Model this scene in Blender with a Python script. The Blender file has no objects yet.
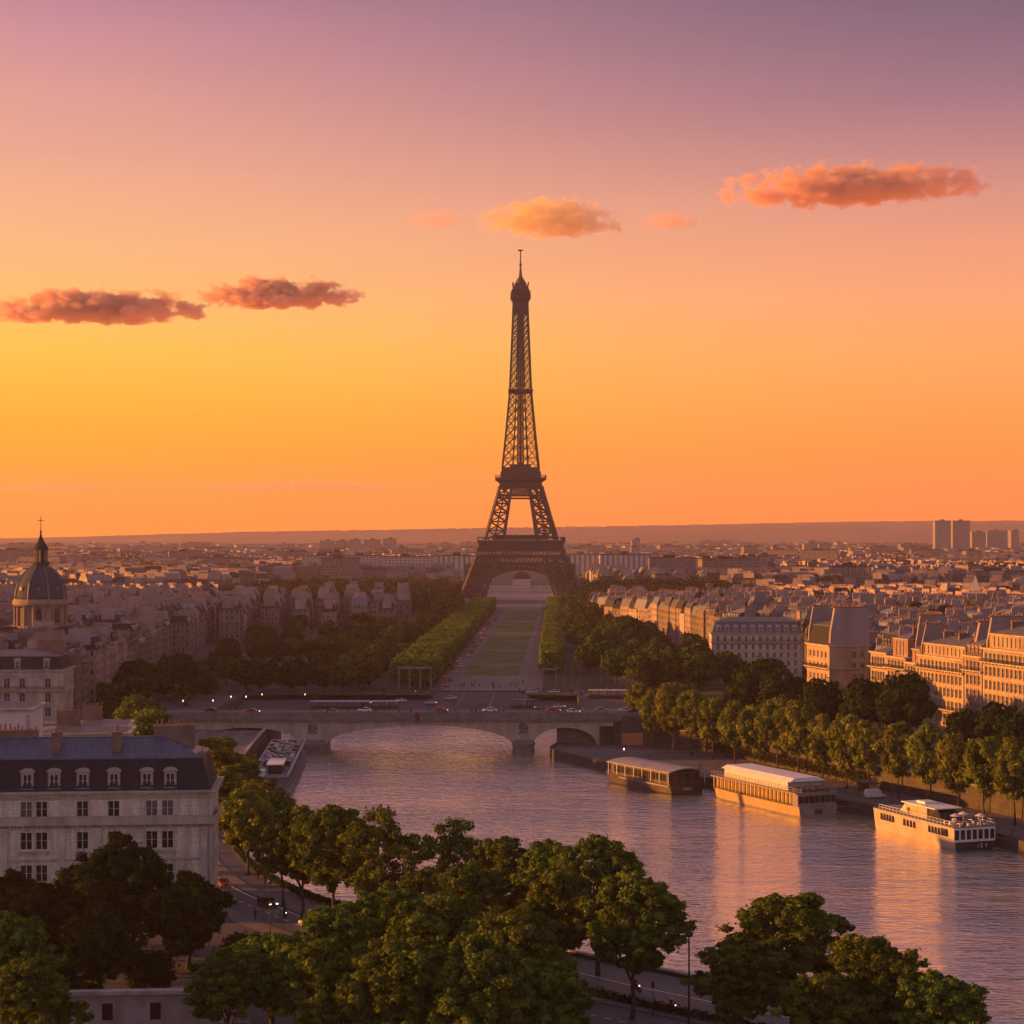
import bpy, bmesh, math, random
import numpy as np
from mathutils import Vector, Matrix, geometry
R = math.radians
PI = math.pi
S = bpy.context.scene
C = S.collection
FOC, HOR, CAMZ = 2000.0, 534.0, 60.0          # focal length in pixels, horizon row, eye height in metres

# ------------------------------------------------------------------ camera
cd = bpy.data.cameras.new('camera')
cam = bpy.data.objects.new('camera', cd); C.objects.link(cam)
cd.sensor_width = 36.0
cd.lens = 36.0 * FOC / 1024.0
cd.shift_y = (HOR - 512.0) / 1024.0
cd.clip_start = 1.0
cd.clip_end = 80000.0
cam.location = (0, 0, CAMZ)
cam.rotation_euler = (R(90), 0, 0)
S.camera = cam

# ------------------------------------------------------------------ exposure and renderer
S.view_settings.view_transform = 'Standard'
S.view_settings.look = 'None'
S.view_settings.exposure = 1.0
S.view_settings.gamma = 1.0
S.render.engine = 'CYCLES'
S.cycles.use_denoising = True
S.cycles.max_bounces = 8
S.cycles.diffuse_bounces = 2
S.cycles.glossy_bounces = 3
S.cycles.transmission_bounces = 3
S.cycles.volume_bounces = 3
S.cycles.transparent_max_bounces = 8
S.cycles.sample_clamp_indirect = 6.0
S.cycles.caustics_reflective = False
S.cycles.caustics_refractive = False
S.cycles.volume_step_rate = 1.0
S.cycles.volume_max_steps = 96

SUN_AZ, SUN_EL = R(85), R(7.2)               # azimuth measured from +Y towards -X
SUN_DIR = Vector((-math.sin(SUN_AZ) * math.cos(SUN_EL), math.cos(SUN_AZ) * math.cos(SUN_EL), math.sin(SUN_EL)))

def lin(r, g, b):
    f = lambda c: (c / 255.0 / 12.92) if c / 255.0 <= 0.04045 else ((c / 255.0 + 0.055) / 1.055) ** 2.4
    return (f(r), f(g), f(b), 1.0)

# ------------------------------------------------------------------ sky
def make_world():
    w = bpy.data.worlds.new('World'); S.world = w
    w.use_nodes = True
    nt = w.node_tree; nt.nodes.clear()
    N = lambda t: nt.nodes.new(t)
    L = nt.links.new
    out = N('ShaderNodeOutputWorld'); bg = N('ShaderNodeBackground')
    L(bg.outputs[0], out.inputs[0])
    bg.inputs[1].default_value = SKY_LEVEL
    tc = N('ShaderNodeTexCoord'); sep = N('ShaderNodeSeparateXYZ')
    L(tc.outputs['Generated'], sep.inputs[0])
    def ramp(stops):
        cr = N('ShaderNodeValToRGB'); cr.color_ramp.interpolation = 'EASE' if False else 'LINEAR'
        e = cr.color_ramp.elements
        while len(e) > 1: e.remove(e[0])
        e[0].position = stops[0][0]; e[0].color = lin(*stops[0][1])
        for p, c in stops[1:]:
            q = e.new(p); q.color = lin(*c)
        L(scale.outputs[0], cr.inputs[0])
        return cr
    # sine of the elevation, scaled so that 0..0.5 fills the ramp
    scale = N('ShaderNodeMath'); scale.operation = 'MULTIPLY'; scale.inputs[1].default_value = 2.0; scale.use_clamp = True
    L(sep.outputs['Z'], scale.inputs[0])
    west = ramp(SKY_WEST); east = ramp(SKY_EAST); back = ramp(SKY_BACK)
    mr = N('ShaderNodeMapRange'); mr.interpolation_type = 'SMOOTHSTEP'
    mr.inputs['From Min'].default_value = -0.33; mr.inputs['From Max'].default_value = 0.28
    L(sep.outputs['X'], mr.inputs['Value'])
    mx = N('ShaderNodeMix'); mx.data_type = 'RGBA'
    L(mr.outputs[0], mx.inputs['Factor']); L(west.outputs[0], mx.inputs['A']); L(east.outputs[0], mx.inputs['B'])
    # the half of the sky behind the viewer is cooler and dimmer
    mb = N('ShaderNodeMapRange'); mb.interpolation_type = 'SMOOTHSTEP'
    mb.inputs['From Min'].default_value = 0.75; mb.inputs['From Max'].default_value = -0.35
    L(sep.outputs['Y'], mb.inputs['Value'])
    mx2 = N('ShaderNodeMix'); mx2.data_type = 'RGBA'
    L(mb.outputs[0], mx2.inputs['Factor']); L(mx.outputs['Result'], mx2.inputs['A']); L(back.outputs[0], mx2.inputs['B'])
    sky = N('ShaderNodeTexSky'); sky.sky_type = 'NISHITA'; sky.sun_disc = False
    sky.sun_elevation = SUN_EL; sky.sun_rotation = -SUN_AZ
    sky.dust_density = 3.0; sky.air_density = 1.5
    sk = N('ShaderNodeVectorMath'); sk.operation = 'SCALE'; sk.inputs['Scale'].default_value = NISHITA_STRENGTH
    L(sky.outputs[0], sk.inputs[0])
    # faint uneven veil so the gradient is not perfectly smooth
    mp = N('ShaderNodeMapping'); mp.inputs['Scale'].default_value = (3, 3, 26)
    nz = N('ShaderNodeTexNoise'); nz.inputs['Scale'].default_value = 1.6; nz.inputs['Detail'].default_value = 5
    L(tc.outputs['Generated'], mp.inputs[0]); L(mp.outputs[0], nz.inputs['Vector'])
    nr = N('ShaderNodeMapRange'); nr.inputs['To Min'].default_value = 0.95; nr.inputs['To Max'].default_value = 1.05
    L(nz.outputs[0], nr.inputs['Value'])
    vs = N('ShaderNodeVectorMath'); vs.operation = 'SCALE'
    L(mx2.outputs['Result'], vs.inputs[0]); L(nr.outputs[0], vs.inputs['Scale'])
    ad = N('ShaderNodeVectorMath'); ad.operation = 'ADD'
    L(vs.outputs[0], ad.inputs[0]); L(sk.outputs[0], ad.inputs[1])
    L(ad.outputs[0], bg.inputs[0])

# (2 * sine of elevation, sRGB)
SKY_WEST = [(0.00, (296, 152, 6)), (0.034, (290, 158, 10)), (0.084, (278, 174, 24)), (0.134, (266, 190, 46)), (0.183, (260, 200, 76)), (0.232, (256, 194, 112)), (0.281, (251, 186, 130)),
            (0.33, (244, 177, 140)), (0.377, (233, 167, 146)), (0.424, (222, 157, 149)), (0.47, (209, 146, 152)), (0.516, (188, 132, 150)), (0.75, (152, 114, 128)), (1.0, (122, 106, 132))]
SKY_EAST = [(0.00, (292, 138, 40)), (0.034, (286, 144, 48)), (0.084, (274, 154, 62)), (0.134, (264, 164, 84)), (0.183, (258, 169, 102)), (0.232, (252, 166, 118)), (0.281, (238, 157, 125)),
            (0.33, (216, 145, 130)), (0.377, (186, 128, 131)), (0.424, (158, 113, 130)), (0.47, (135, 102, 123)), (0.516, (114, 92, 116)), (0.75, (120, 98, 114)), (1.0, (112, 102, 126))]
SKY_BACK = [(0.00, (185, 160, 170)), (0.15, (218, 192, 196)), (0.30, (208, 188, 196)), (0.54, (164, 150, 172)), (1.0, (120, 116, 144))]
NISHITA_STRENGTH = 0.006
SKY_LEVEL = 0.51
make_world()

# ------------------------------------------------------------------ sun
sd = bpy.data.lights.new('sun', 'SUN'); so = bpy.data.objects.new('sun', sd); C.objects.link(so)
sd.energy = 5.0; sd.angle = R(0.5); sd.color = (1.0, 0.365, 0.055)
so.location = (-400, 100, 300)
so.rotation_euler = SUN_DIR.to_track_quat('Z', 'Y').to_euler()

# ------------------------------------------------------------------ helpers
rng = random.Random(11)

def tag(o, label=None, cat=None, group=None, kind=None):
    if label: o['label'] = label
    if cat: o['category'] = cat
    if group: o['group'] = group
    if kind: o['kind'] = kind
    return o

def empty(name, loc=(0, 0, 0), rz=0.0, label=None, cat=None, group=None):
    o = bpy.data.objects.new(name, None); C.objects.link(o)
    o.empty_display_size = 0.5
    o.location = loc; o.rotation_euler = (0, 0, rz)
    return tag(o, label, cat, group)

def link(name, data, parent=None, loc=None, rz=None):
    o = bpy.data.objects.new(name, data); C.objects.link(o)
    if parent is not None: o.parent = parent
    if loc is not None: o.location = loc
    if rz is not None: o.rotation_euler = (0, 0, rz)
    return o

def copy_tree(o, parent=None):
    c = o.copy(); C.objects.link(c)
    if parent is not None: c.parent = parent
    for ch in list(o.children): copy_tree(ch, c)
    return c

def at(px, py, z):
    """ground-plan point seen at a pixel of the photograph, at height z"""
    d = FOC * (CAMZ - z) / (py - HOR)
    return ((px - 512.0) * d / FOC, d)

class MB:
    """collects shapes and links them as one mesh object"""
    def __init__(s):
        s.v = []; s.f = []; s.m = []; s.uv = []; s.c = []; s.mi = 0; s.tint = 1.0; s.smooth = False
    def face(s, pts, uv=None):
        n = len(s.v); s.v.extend([tuple(p) for p in pts]); s.f.append(tuple(range(n, n + len(pts))))
        s.m.append(s.mi); s.uv.append(uv); s.c.append(s.tint)
    def mesh_in(s, vs, fs):
        n = len(s.v); s.v.extend([tuple(p) for p in vs])
        for f in fs:
            s.f.append(tuple(i + n for i in f)); s.m.append(s.mi); s.uv.append(None); s.c.append(s.tint)
    def box(s, x0, x1, y0, y1, z0, z1, top=True, bottom=True):
        vs = [(x0, y0, z0), (x1, y0, z0), (x1, y1, z0), (x0, y1, z0), (x0, y0, z1), (x1, y0, z1), (x1, y1, z1), (x0, y1, z1)]
        fs = [(0, 1, 5, 4), (1, 2, 6, 5), (2, 3, 7, 6), (3, 0, 4, 7)]
        if top: fs.append((4, 5, 6, 7))
        if bottom: fs.append((3, 2, 1, 0))
        s.mesh_in(vs, fs)
    def frustum(s, a, z0, b, z1, top=True, bottom=False):
        """a, b: matching ground outlines, joined from z0 up to z1"""
        n = len(a)
        vs = [(p[0], p[1], z0) for p in a] + [(p[0], p[1], z1) for p in b]
        fs = [(i, (i + 1) % n, n + (i + 1) % n, n + i) for i in range(n)]
        if top: fs.append(tuple(range(n, 2 * n)))
        if bottom: fs.append(tuple(reversed(range(n))))
        s.mesh_in(vs, fs)
    def bar(s, p, q, w, w2=None, sides=4, cap=True):
        p = Vector(p); q = Vector(q); d = q - p
        if d.length < 1e-6: return
        d.normalize()
        up = Vector((0, 0, 1)) if abs(d.z) < 0.95 else Vector((0, 1, 0))
        a = d.cross(up).normalized(); b = a.cross(d)
        w2 = w if w2 is None else w2
        r1, r2 = w / 2, w2 / 2
        off = PI / 4 if sides == 4 else 0
        k = 1.414 if sides == 4 else 1.0
        vs = []
        for c, r in ((p, r1), (q, r2)):
            for i in range(sides):
                t = off + 2 * PI * i / sides
                vs.append(c + (a * math.cos(t) + b * math.sin(t)) * r * k)
        fs = [(i, (i + 1) % sides, sides + (i + 1) % sides, sides + i) for i in range(sides)]
        if cap: fs += [tuple(reversed(range(sides))), tuple(range(sides, 2 * sides))]
        s.mesh_in(vs, fs)
    def tube(s, pts, radii, sides=8):
        vs = []; fs = []
        pts = [Vector(p) for p in pts]
        for i, p in enumerate(pts):
            d = (pts[min(i + 1, len(pts) - 1)] - pts[max(i - 1, 0)]).normalized()
            up = Vector((0, 0, 1)) if abs(d.z) < 0.9 else Vector((0, 1, 0))
            a = d.cross(up).normalized(); b = a.cross(d)
            for k in range(sides):
                t = 2 * PI * k / sides
                vs.append(p + (a * math.cos(t) + b * math.sin(t)) * radii[i])
        for i in range(len(pts) - 1):
            for k in range(sides):
                fs.append((i * sides + k, i * sides + (k + 1) % sides, (i + 1) * sides + (k + 1) % sides, (i + 1) * sides + k))
        fs.append(tuple(range((len(pts) - 1) * sides, len(pts) * sides)))
        fs.append(tuple(reversed(range(sides))))
        s.mesh_in(vs, fs)
    def lathe(s, prof, sides=24, cx=0, cy=0):
        vs = []; fs = []
        for r, z in prof:
            for k in range(sides):
                t = 2 * PI * k / sides
                vs.append((cx + r * math.cos(t), cy + r * math.sin(t), z))
        for i in range(len(prof) - 1):
            for k in range(sides):
                fs.append((i * sides + k, i * sides + (k + 1) % sides, (i + 1) * sides + (k + 1) % sides, (i + 1) * sides + k))
        fs.append(tuple(range((len(prof) - 1) * sides, len(prof) * sides)))
        fs.append(tuple(reversed(range(sides))))
        s.mesh_in(vs, fs)
    def wall(s, p, q, z0, z1, u0=0.0):
        """a vertical quad from p to q whose UV runs in metres"""
        l = math.hypot(q[0] - p[0], q[1] - p[1])
        s.face([(p[0], p[1], z0), (q[0], q[1], z0), (q[0], q[1], z1), (p[0], p[1], z1)],
               [(u0, 0), (u0 + l, 0), (u0 + l, z1 - z0), (u0, z1 - z0)])
    def mesh(s, name, mats):
        me = bpy.data.meshes.new(name)
        me.from_pydata(s.v, [], s.f); me.update()
        for m in (mats if isinstance(mats, (list, tuple)) else [mats]): me.materials.append(m)
        me.polygons.foreach_set('material_index', s.m)
        if s.smooth: me.polygons.foreach_set('use_smooth', [True] * len(s.f))
        if any(u is not None for u in s.uv):
            lay = me.uv_layers.new(name='UVMap'); flat = []
            for f, u in zip(s.f, s.uv):
                if u is None: flat.extend([0.0, 0.0] * len(f))
                else:
                    for a in u: flat.extend(a)
            lay.data.foreach_set('uv', flat)
        at_ = me.attributes.new('tint', 'FLOAT', 'FACE'); at_.data.foreach_set('value', s.c)
        return me
    def build(s, name, mats, parent=None, loc=None, rz=None):
        return link(name, s.mesh(name, mats), parent, loc, rz)

# ------------------------------------------------------------------ materials
class NT:
    def __init__(s, name):
        s.m = bpy.data.materials.new(name); s.m.use_nodes = True
        s.t = s.m.node_tree; s.b = s.t.nodes['Principled BSDF']; s.o = s.t.nodes['Material Output']
    def n(s, t, **kw):
        x = s.t.nodes.new(t)
        for k, v in kw.items(): setattr(x, k, v)
        return x
    def l(s, a, b): s.t.links.new(a, b)
    def math(s, op, a, b=None, clamp=False):
        x = s.n('ShaderNodeMath', operation=op, use_clamp=clamp)
        for i, v in enumerate((a, b)):
            if v is None: continue
            if isinstance(v, (int, float)): x.inputs[i].default_value = v
            else: s.l(v, x.inputs[i])
        return x.outputs[0]
    def mix(s, f, a, b, blend='MIX'):
        x = s.n('ShaderNodeMix', data_type='RGBA', blend_type=blend)
        for k, v in (('Factor', f), ('A', a), ('B', b)):
            if isinstance(v, (int, float)): x.inputs[k].default_value = v
            elif isinstance(v, tuple): x.inputs[k].default_value = v if len(v) == 4 else v + (1,)
            else: s.l(v, x.inputs[k])
        return x.outputs['Result']
    def noise(s, scale, detail=4, coord='Object', stretch=(1, 1, 1)):
        tc = s.n('ShaderNodeTexCoord'); mp = s.n('ShaderNodeMapping'); mp.inputs['Scale'].default_value = stretch
        nz = s.n('ShaderNodeTexNoise'); nz.inputs['Scale'].default_value = scale; nz.inputs['Detail'].default_value = detail
        s.l(tc.outputs[coord], mp.inputs[0]); s.l(mp.outputs[0], nz.inputs['Vector'])
        return nz.outputs[0]
    def attr(s, name):
        return s.n('ShaderNodeAttribute', attribute_name=name).outputs['Fac']
    def rng(s, v, a, b, c, d):
        x = s.n('ShaderNodeMapRange')
        for k, q in zip(('From Min', 'From Max', 'To Min', 'To Max'), (a, b, c, d)): x.inputs[k].default_value = q
        s.l(v, x.inputs['Value']); return x.outputs[0]
    def bump(s, h, strength=0.3, dist=0.1):
        x = s.n('ShaderNodeBump'); x.inputs['Strength'].default_value = strength; x.inputs['Distance'].default_value = dist
        s.l(h, x.inputs['Height']); s.l(x.outputs[0], s.b.inputs['Normal'])

def plain(name, col, rough=0.7, var=0.25, scale=0.6, metallic=0.0, tint=True, stretch=(1, 1, 1), bump=0.0, emit=None):
    g = NT(name)
    n1 = g.noise(scale, 5, stretch=stretch)
    f = g.rng(n1, 0.25, 0.75, 1 - var, 1 + var)
    if tint: f = g.math('MULTIPLY', f, g.attr('tint'))
    c = g.n('ShaderNodeVectorMath', operation='SCALE'); c.inputs[0].default_value = col; g.l(f, c.inputs['Scale'])
    g.l(c.outputs[0], g.b.inputs['Base Color'])
    g.b.inputs['Roughness'].default_value = rough; g.b.inputs['Metallic'].default_value = metallic
    g.b.inputs['Specular IOR Level'].default_value = 0.35
    if bump: g.bump(n1, bump, 0.05)
    if emit:
        g.b.inputs['Emission Color'].default_value = emit[0] + (1,); g.b.inputs['Emission Strength'].default_value = emit[1]
    return g.m

def facade(name, col, pu=2.9, pv=3.3, wu=0.55, wv=(0.22, 0.82), band=True, dark=(0.035, 0.032, 0.04), vlines=False):
    """stone wall with a regular grid of dark panes, laid out in wall metres (UV)"""
    g = NT(name)
    uv = g.n('ShaderNodeUVMap'); sp = g.n('ShaderNodeSeparateXYZ'); g.l(uv.outputs[0], sp.inputs[0])
    fu = g.math('FRACT', g.math('DIVIDE', sp.outputs[0], pu)); fv = g.math('FRACT', g.math('DIVIDE', sp.outputs[1], pv))
    du = g.math('ABSOLUTE', g.math('SUBTRACT', fu, 0.5))
    inu = g.math('LESS_THAN', du, wu / 2)
    inv = g.math('MULTIPLY', g.math('GREATER_THAN', fv, wv[0]), g.math('LESS_THAN', fv, wv[1]))
    win = g.math('MULTIPLY', inu, inv)
    # per pane variation: shutters, curtains, open and closed
    iu = g.math('FLOOR', g.math('DIVIDE', sp.outputs[0], pu)); iv = g.math('FLOOR', g.math('DIVIDE', sp.outputs[1], pv))
    cv = g.n('ShaderNodeCombineXYZ'); g.l(iu, cv.inputs[0]); g.l(iv, cv.inputs[1])
    wn = g.n('ShaderNodeTexWhiteNoise', noise_dimensions='2D'); g.l(cv.outputs[0], wn.inputs['Vector'])
    pane = g.mix(g.math('GREATER_THAN', wn.outputs['Value'], 0.72), dark, (0.16, 0.145, 0.13))
    nz = g.noise(0.25, 5)
    f = g.math('MULTIPLY', g.rng(nz, 0.25, 0.75, 0.75, 1.2), g.attr('tint'))
    if band:
        ln = g.math('LESS_THAN', fv, 0.07); f = g.math('MULTIPLY', f, g.math('SUBTRACT', 1.0, g.math('MULTIPLY', ln, 0.35)))
    c = g.n('ShaderNodeVectorMath', operation='SCALE'); c.inputs[0].default_value = col; g.l(f, c.inputs['Scale'])
    g.l(g.mix(win, c.outputs[0], pane), g.b.inputs['Base Color'])
    g.l(g.math('SUBTRACT', 0.85, g.math('MULTIPLY', win, 0.6)), g.b.inputs['Roughness'])
    g.b.inputs['Specular IOR Level'].default_value = 0.3
    return g.m

def leaf_mat(name, dark, light, trans=0.22):
    g = NT(name)
    a = g.attr('tint')
    oi = g.n('ShaderNodeObjectInfo')
    c = g.mix(a, dark, light)
    hs = g.n('ShaderNodeHueSaturation')
    g.l(g.rng(oi.outputs['Random'], 0, 1, 0.475, 0.515), hs.inputs['Hue'])
    g.l(g.rng(oi.outputs['Random'], 0, 1, 0.8, 1.2), hs.inputs['Value'])
    g.l(c, hs.inputs['Color'])
    df = g.n('ShaderNodeBsdfDiffuse'); tr = g.n('ShaderNodeBsdfTranslucent'); mx = g.n('ShaderNodeMixShader')
    g.l(hs.outputs[0], df.inputs[0]); g.l(hs.outputs[0], tr.inputs[0]); mx.inputs[0].default_value = trans
    g.l(df.outputs[0], mx.inputs[1]); g.l(tr.outputs[0], mx.inputs[2]); g.l(mx.outputs[0], g.o.inputs[0])
    return g.m

M = {}
M['asphalt'] = plain('asphalt', (0.075, 0.07, 0.072), 0.75, 0.3, 0.15)
M['road'] = plain('road_surface', (0.10, 0.092, 0.095), 0.6, 0.22, 0.2)
M['pave'] = plain('paving', (0.17, 0.15, 0.14), 0.8, 0.25, 0.3)
M['gravel'] = plain('pale_gravel', (0.21, 0.175, 0.15), 0.9, 0.25, 0.2)
M['earth'] = plain('city_ground', (0.09, 0.08, 0.078), 0.9, 0.35, 0.05)
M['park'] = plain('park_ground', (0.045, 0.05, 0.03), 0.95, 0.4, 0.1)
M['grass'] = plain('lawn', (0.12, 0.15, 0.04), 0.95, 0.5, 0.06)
M['line'] = plain('road_paint', (0.75, 0.72, 0.68), 0.7, 0.25, 1.5)
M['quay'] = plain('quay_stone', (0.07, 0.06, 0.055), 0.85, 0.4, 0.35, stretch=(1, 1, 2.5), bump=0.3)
M['quay_floor'] = plain('quay_cobbles', (0.12, 0.105, 0.1), 0.8, 0.35, 0.3)
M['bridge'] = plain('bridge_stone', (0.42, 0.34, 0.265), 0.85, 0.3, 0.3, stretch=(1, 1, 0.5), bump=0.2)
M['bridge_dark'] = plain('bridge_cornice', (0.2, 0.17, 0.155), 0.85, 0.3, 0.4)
M['iron'] = plain('painted_iron', (0.06, 0.045, 0.052), 0.6, 0.2, 0.2)
M['iron_dark'] = plain('dark_iron', (0.04, 0.032, 0.036), 0.6, 0.2, 0.2)
M['black'] = plain('black_metal', (0.018, 0.018, 0.02), 0.45, 0.2, 1)
M['stone'] = plain('cut_limestone', (0.54, 0.46, 0.39), 0.85, 0.28, 0.3, bump=0.15)
M['stone_warm'] = plain('warm_limestone', (0.34, 0.235, 0.145), 0.85, 0.35, 0.35, stretch=(1, 1, 0.5), bump=0.15)
M['stone_pink'] = plain('pinkish_limestone', (0.28, 0.17, 0.12), 0.85, 0.35, 0.35, stretch=(1, 1, 0.5), bump=0.15)
M['drum_stone'] = plain('old_drum_stone', (0.27, 0.205, 0.16), 0.88, 0.35, 0.5, stretch=(1, 1, .4))
M['stone2'] = plain('weathered_limestone', (0.40, 0.34, 0.29), 0.85, 0.35, 0.5, stretch=(1, 1, 0.3), bump=0.2)
M['plaster'] = plain('party_wall_plaster', (0.30, 0.235, 0.225), 0.9, 0.25, 0.2, stretch=(1, 1, 0.4))
M['render'] = plain('white_render', (0.6, 0.55, 0.54), 0.9, 0.12, 0.15)
def ashlar():
    g = NT('ashlar_limestone')
    tc = g.n('ShaderNodeTexCoord'); mp = g.n('ShaderNodeMapping'); mp.inputs['Rotation'].default_value = (R(90), 0, 0); g.l(tc.outputs['Object'], mp.inputs[0])
    bk = g.n('ShaderNodeTexBrick'); bk.inputs['Scale'].default_value = 1.0; bk.inputs['Brick Width'].default_value = 1.15; bk.inputs['Row Height'].default_value = 0.52; bk.inputs['Mortar Size'].default_value = 0.022
    bk.inputs['Color1'].default_value = (0.74, 0.63, 0.51, 1); bk.inputs['Color2'].default_value = (0.66, 0.55, 0.44, 1); bk.inputs['Mortar'].default_value = (0.44, 0.38, 0.33, 1)
    g.l(mp.outputs[0], bk.inputs['Vector'])
    st = g.noise(0.55, 6, stretch=(1.6, 1.6, 0.16)); sp = g.noise(2.2, 5)
    f = g.math('MULTIPLY', g.rng(st, 0.32, 0.62, 0.62, 1.08), g.rng(sp, 0.3, 0.7, 0.86, 1.1))
    c = g.n('ShaderNodeVectorMath', operation='SCALE'); g.l(bk.outputs['Color'], c.inputs[0]); g.l(f, c.inputs['Scale'])
    g.l(c.outputs[0], g.b.inputs['Base Color']); g.b.inputs['Roughness'].default_value = .88; g.b.inputs['Specular IOR Level'].default_value = .25
    return g.m
M['ashlar'] = ashlar()
M['slate'] = plain('slate_roof', (0.024, 0.025, 0.033), 0.9, 0.3, 1.2, stretch=(1, 1, 3), bump=0.2)
M['zinc'] = plain('zinc_roof', (0.125, 0.125, 0.148), 0.55, 0.25, 0.5, metallic=0.15)
M['zinc_blue'] = plain('blue_zinc_roof', (0.09, 0.105, 0.155), 0.4, 0.3, 0.4, metallic=0.1, stretch=(4, 1, 1))
M['brick'] = plain('chimney_brick', (0.22, 0.14, 0.11), 0.9, 0.3, 0.5)
M['pot'] = plain('terracotta_pot', (0.38, 0.17, 0.09), 0.85, 0.2, 2)
M['glass'] = plain('window_glass', (0.016, 0.016, 0.02), 0.22, 0.3, 0.3)
M['frame'] = plain('white_window_frame', (0.6, 0.57, 0.53), 0.6, 0.1, 1)
M['dim_curtain'] = plain('dim_curtain', (0.10, 0.09, 0.085), 0.5, 0.5, 1.2, stretch=(4, 4, .3))
M['curtain'] = plain('drawn_curtain', (0.35, 0.32, 0.3), 0.9, 0.2, 1)
M['fac_a'] = facade('limestone_facade', (0.235, 0.175, 0.145), pu=2.3, pv=3.2, wu=0.42, wv=(0.2, 0.76))
M['fac_b'] = facade('grey_facade', (0.18, 0.14, 0.135), pu=2.0, pv=3.0, wu=0.46, wv=(0.18, 0.8))
M['fac_c'] = facade('plaster_facade', (0.31, 0.235, 0.205), pu=2.7, pv=3.3, wu=0.36, wv=(0.2, 0.7))
M['fac_slab'] = facade('concrete_slab_facade', (0.50, 0.44, 0.42), dark=(0.14, 0.12, 0.12), pu=4.5, pv=3.0, wu=0.7, wv=(0.3, 0.8))
M['fac_hazed'] = facade('haze_lightened_facade', (0.62, 0.52, 0.47), pu=4.0, pv=5.0, wu=0.35, wv=(0.3, 0.75), dark=(0.2, 0.17, 0.16))  # haze behind the tower arch painted into wall and pane tones
M['fac_tower'] = facade('tower_block_facade', (0.30, 0.25, 0.25), dark=(0.12, 0.1, 0.1), pu=4.0, pv=3.0, wu=0.6, wv=(0.3, 0.8))
M['fac_rib'] = facade('ribbed_facade', (0.5, 0.45, 0.42), pu=6.0, pv=40.0, wu=0.4, wv=(0.12, 0.9), band=False, dark=(0.2, 0.18, 0.17))
M['dome_slate'] = plain('dome_slate', (0.045, 0.055, 0.085), 0.9, 0.35, 0.8, stretch=(1, 1, .4))
M['hull_white'] = plain('weathered_white_paint', (0.43, 0.35, 0.28), 0.55, 0.2, 0.35, stretch=(1, 1, 2))
M['yard_stone'] = plain('grey_yard_stone', (0.30, 0.25, 0.245), 0.9, 0.35, 0.6, stretch=(1, 1, .5), bump=.2)
M['white'] = plain('white_paint', (0.72, 0.7, 0.66), 0.5, 0.12, 0.4)
M['cream'] = plain('cream_paint', (0.42, 0.29, 0.14), 0.5, 0.15, 0.4)
M['gold_reflection'] = plain('painted_gold_reflection', (0.56, 0.40, 0.16), 0.5, 0.2, 0.8)  # golden reflection in the saloon windows, painted as a flat yellow
M['hull_brown'] = plain('brown_hull_paint', (0.06, 0.042, 0.034), 0.45, 0.3, 0.6)
M['hull_dark'] = plain('dark_hull_paint', (0.02, 0.022, 0.026), 0.4, 0.3, 0.6)
M['hull_grey'] = plain('grey_hull_paint', (0.22, 0.2, 0.19), 0.5, 0.25, 0.6)
M['deck'] = plain('boat_deck', (0.24, 0.2, 0.2), 0.8, 0.3, 0.5)
M['canvas'] = plain('pale_canvas', (0.55, 0.5, 0.5), 0.8, 0.12, 0.5)
M['red'] = plain('red_cloth', (0.16, 0.018, 0.016), 0.7, 0.2, 1)
M['wood'] = plain('brown_wood', (0.085, 0.045, 0.03), 0.6, 0.3, 1)
M['bark'] = plain('plane_bark', (0.06, 0.048, 0.038), 0.9, 0.4, 1.5, stretch=(1, 1, 0.3))
M['leaf_near'] = leaf_mat('plane_leaves', (0.034, 0.064, 0.010), (0.18, 0.235, 0.038))
M['leaf_quay'] = leaf_mat('quay_leaves', (0.046, 0.074, 0.012), (0.27, 0.29, 0.042))
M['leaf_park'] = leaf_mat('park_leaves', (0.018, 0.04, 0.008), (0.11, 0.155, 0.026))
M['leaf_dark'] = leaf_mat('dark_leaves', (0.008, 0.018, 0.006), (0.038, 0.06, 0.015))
M['leaf_clip'] = leaf_mat('clipped_leaves', (0.05, 0.092, 0.014), (0.18, 0.26, 0.045))
M['lamp_glow'] = plain('lit_lamp_glass', (0.9, 0.8, 0.6), 0.5, 0.0, 1, emit=((1.0, 0.8, 0.55), 1.2))
M['head_glow'] = plain('lit_headlamp', (0.9, 0.8, 0.6), 0.5, 0.0, 1, emit=((1.0, 0.85, 0.65), 2.5))
M['tail_glow'] = plain('lit_tail_lamp', (0.5, 0.02, 0.02), 0.5, 0.0, 1, emit=((1.0, 0.08, 0.04), 0.8))
M['tyre'] = plain('tyre_rubber', (0.02, 0.02, 0.02), 0.9, 0.1, 1)
M['chrome'] = plain('wheel_rim', (0.4, 0.4, 0.4), 0.35, 0.1, 1, metallic=0.8)
M['skin'] = plain('skin', (0.42, 0.26, 0.19), 0.6, 0.1, 1)
# ================================================================== SETTING
WATER_Z, QUAY_Z = -7.0, -4.5
LB = [(190, 110), (85, 215), (43, 252), (21, 273), (-4, 298), (-30, 326), (-46, 361), (-56, 405), (-66, 470), (-72, 540), (-75, 612), (-75, 650)]
FAR = [(-75, 650), (-100, 656), (-100, 716), (-60, 716), (24, 716), (24, 650)]
QW = [(40, 611), (59, 592), (75, 551), (92, 508), (118, 447), (143, 394), (185, 315), (235, 245), (310, 140)]      # foot of the right retaining wall
QE = [(14, 618), (12, 597), (27, 563), (38, 541), (62, 515), (80.5, 482), (95, 456), (105, 426), (111, 404), (135, 350), (180, 275), (250, 190)]  # quay edge

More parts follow.
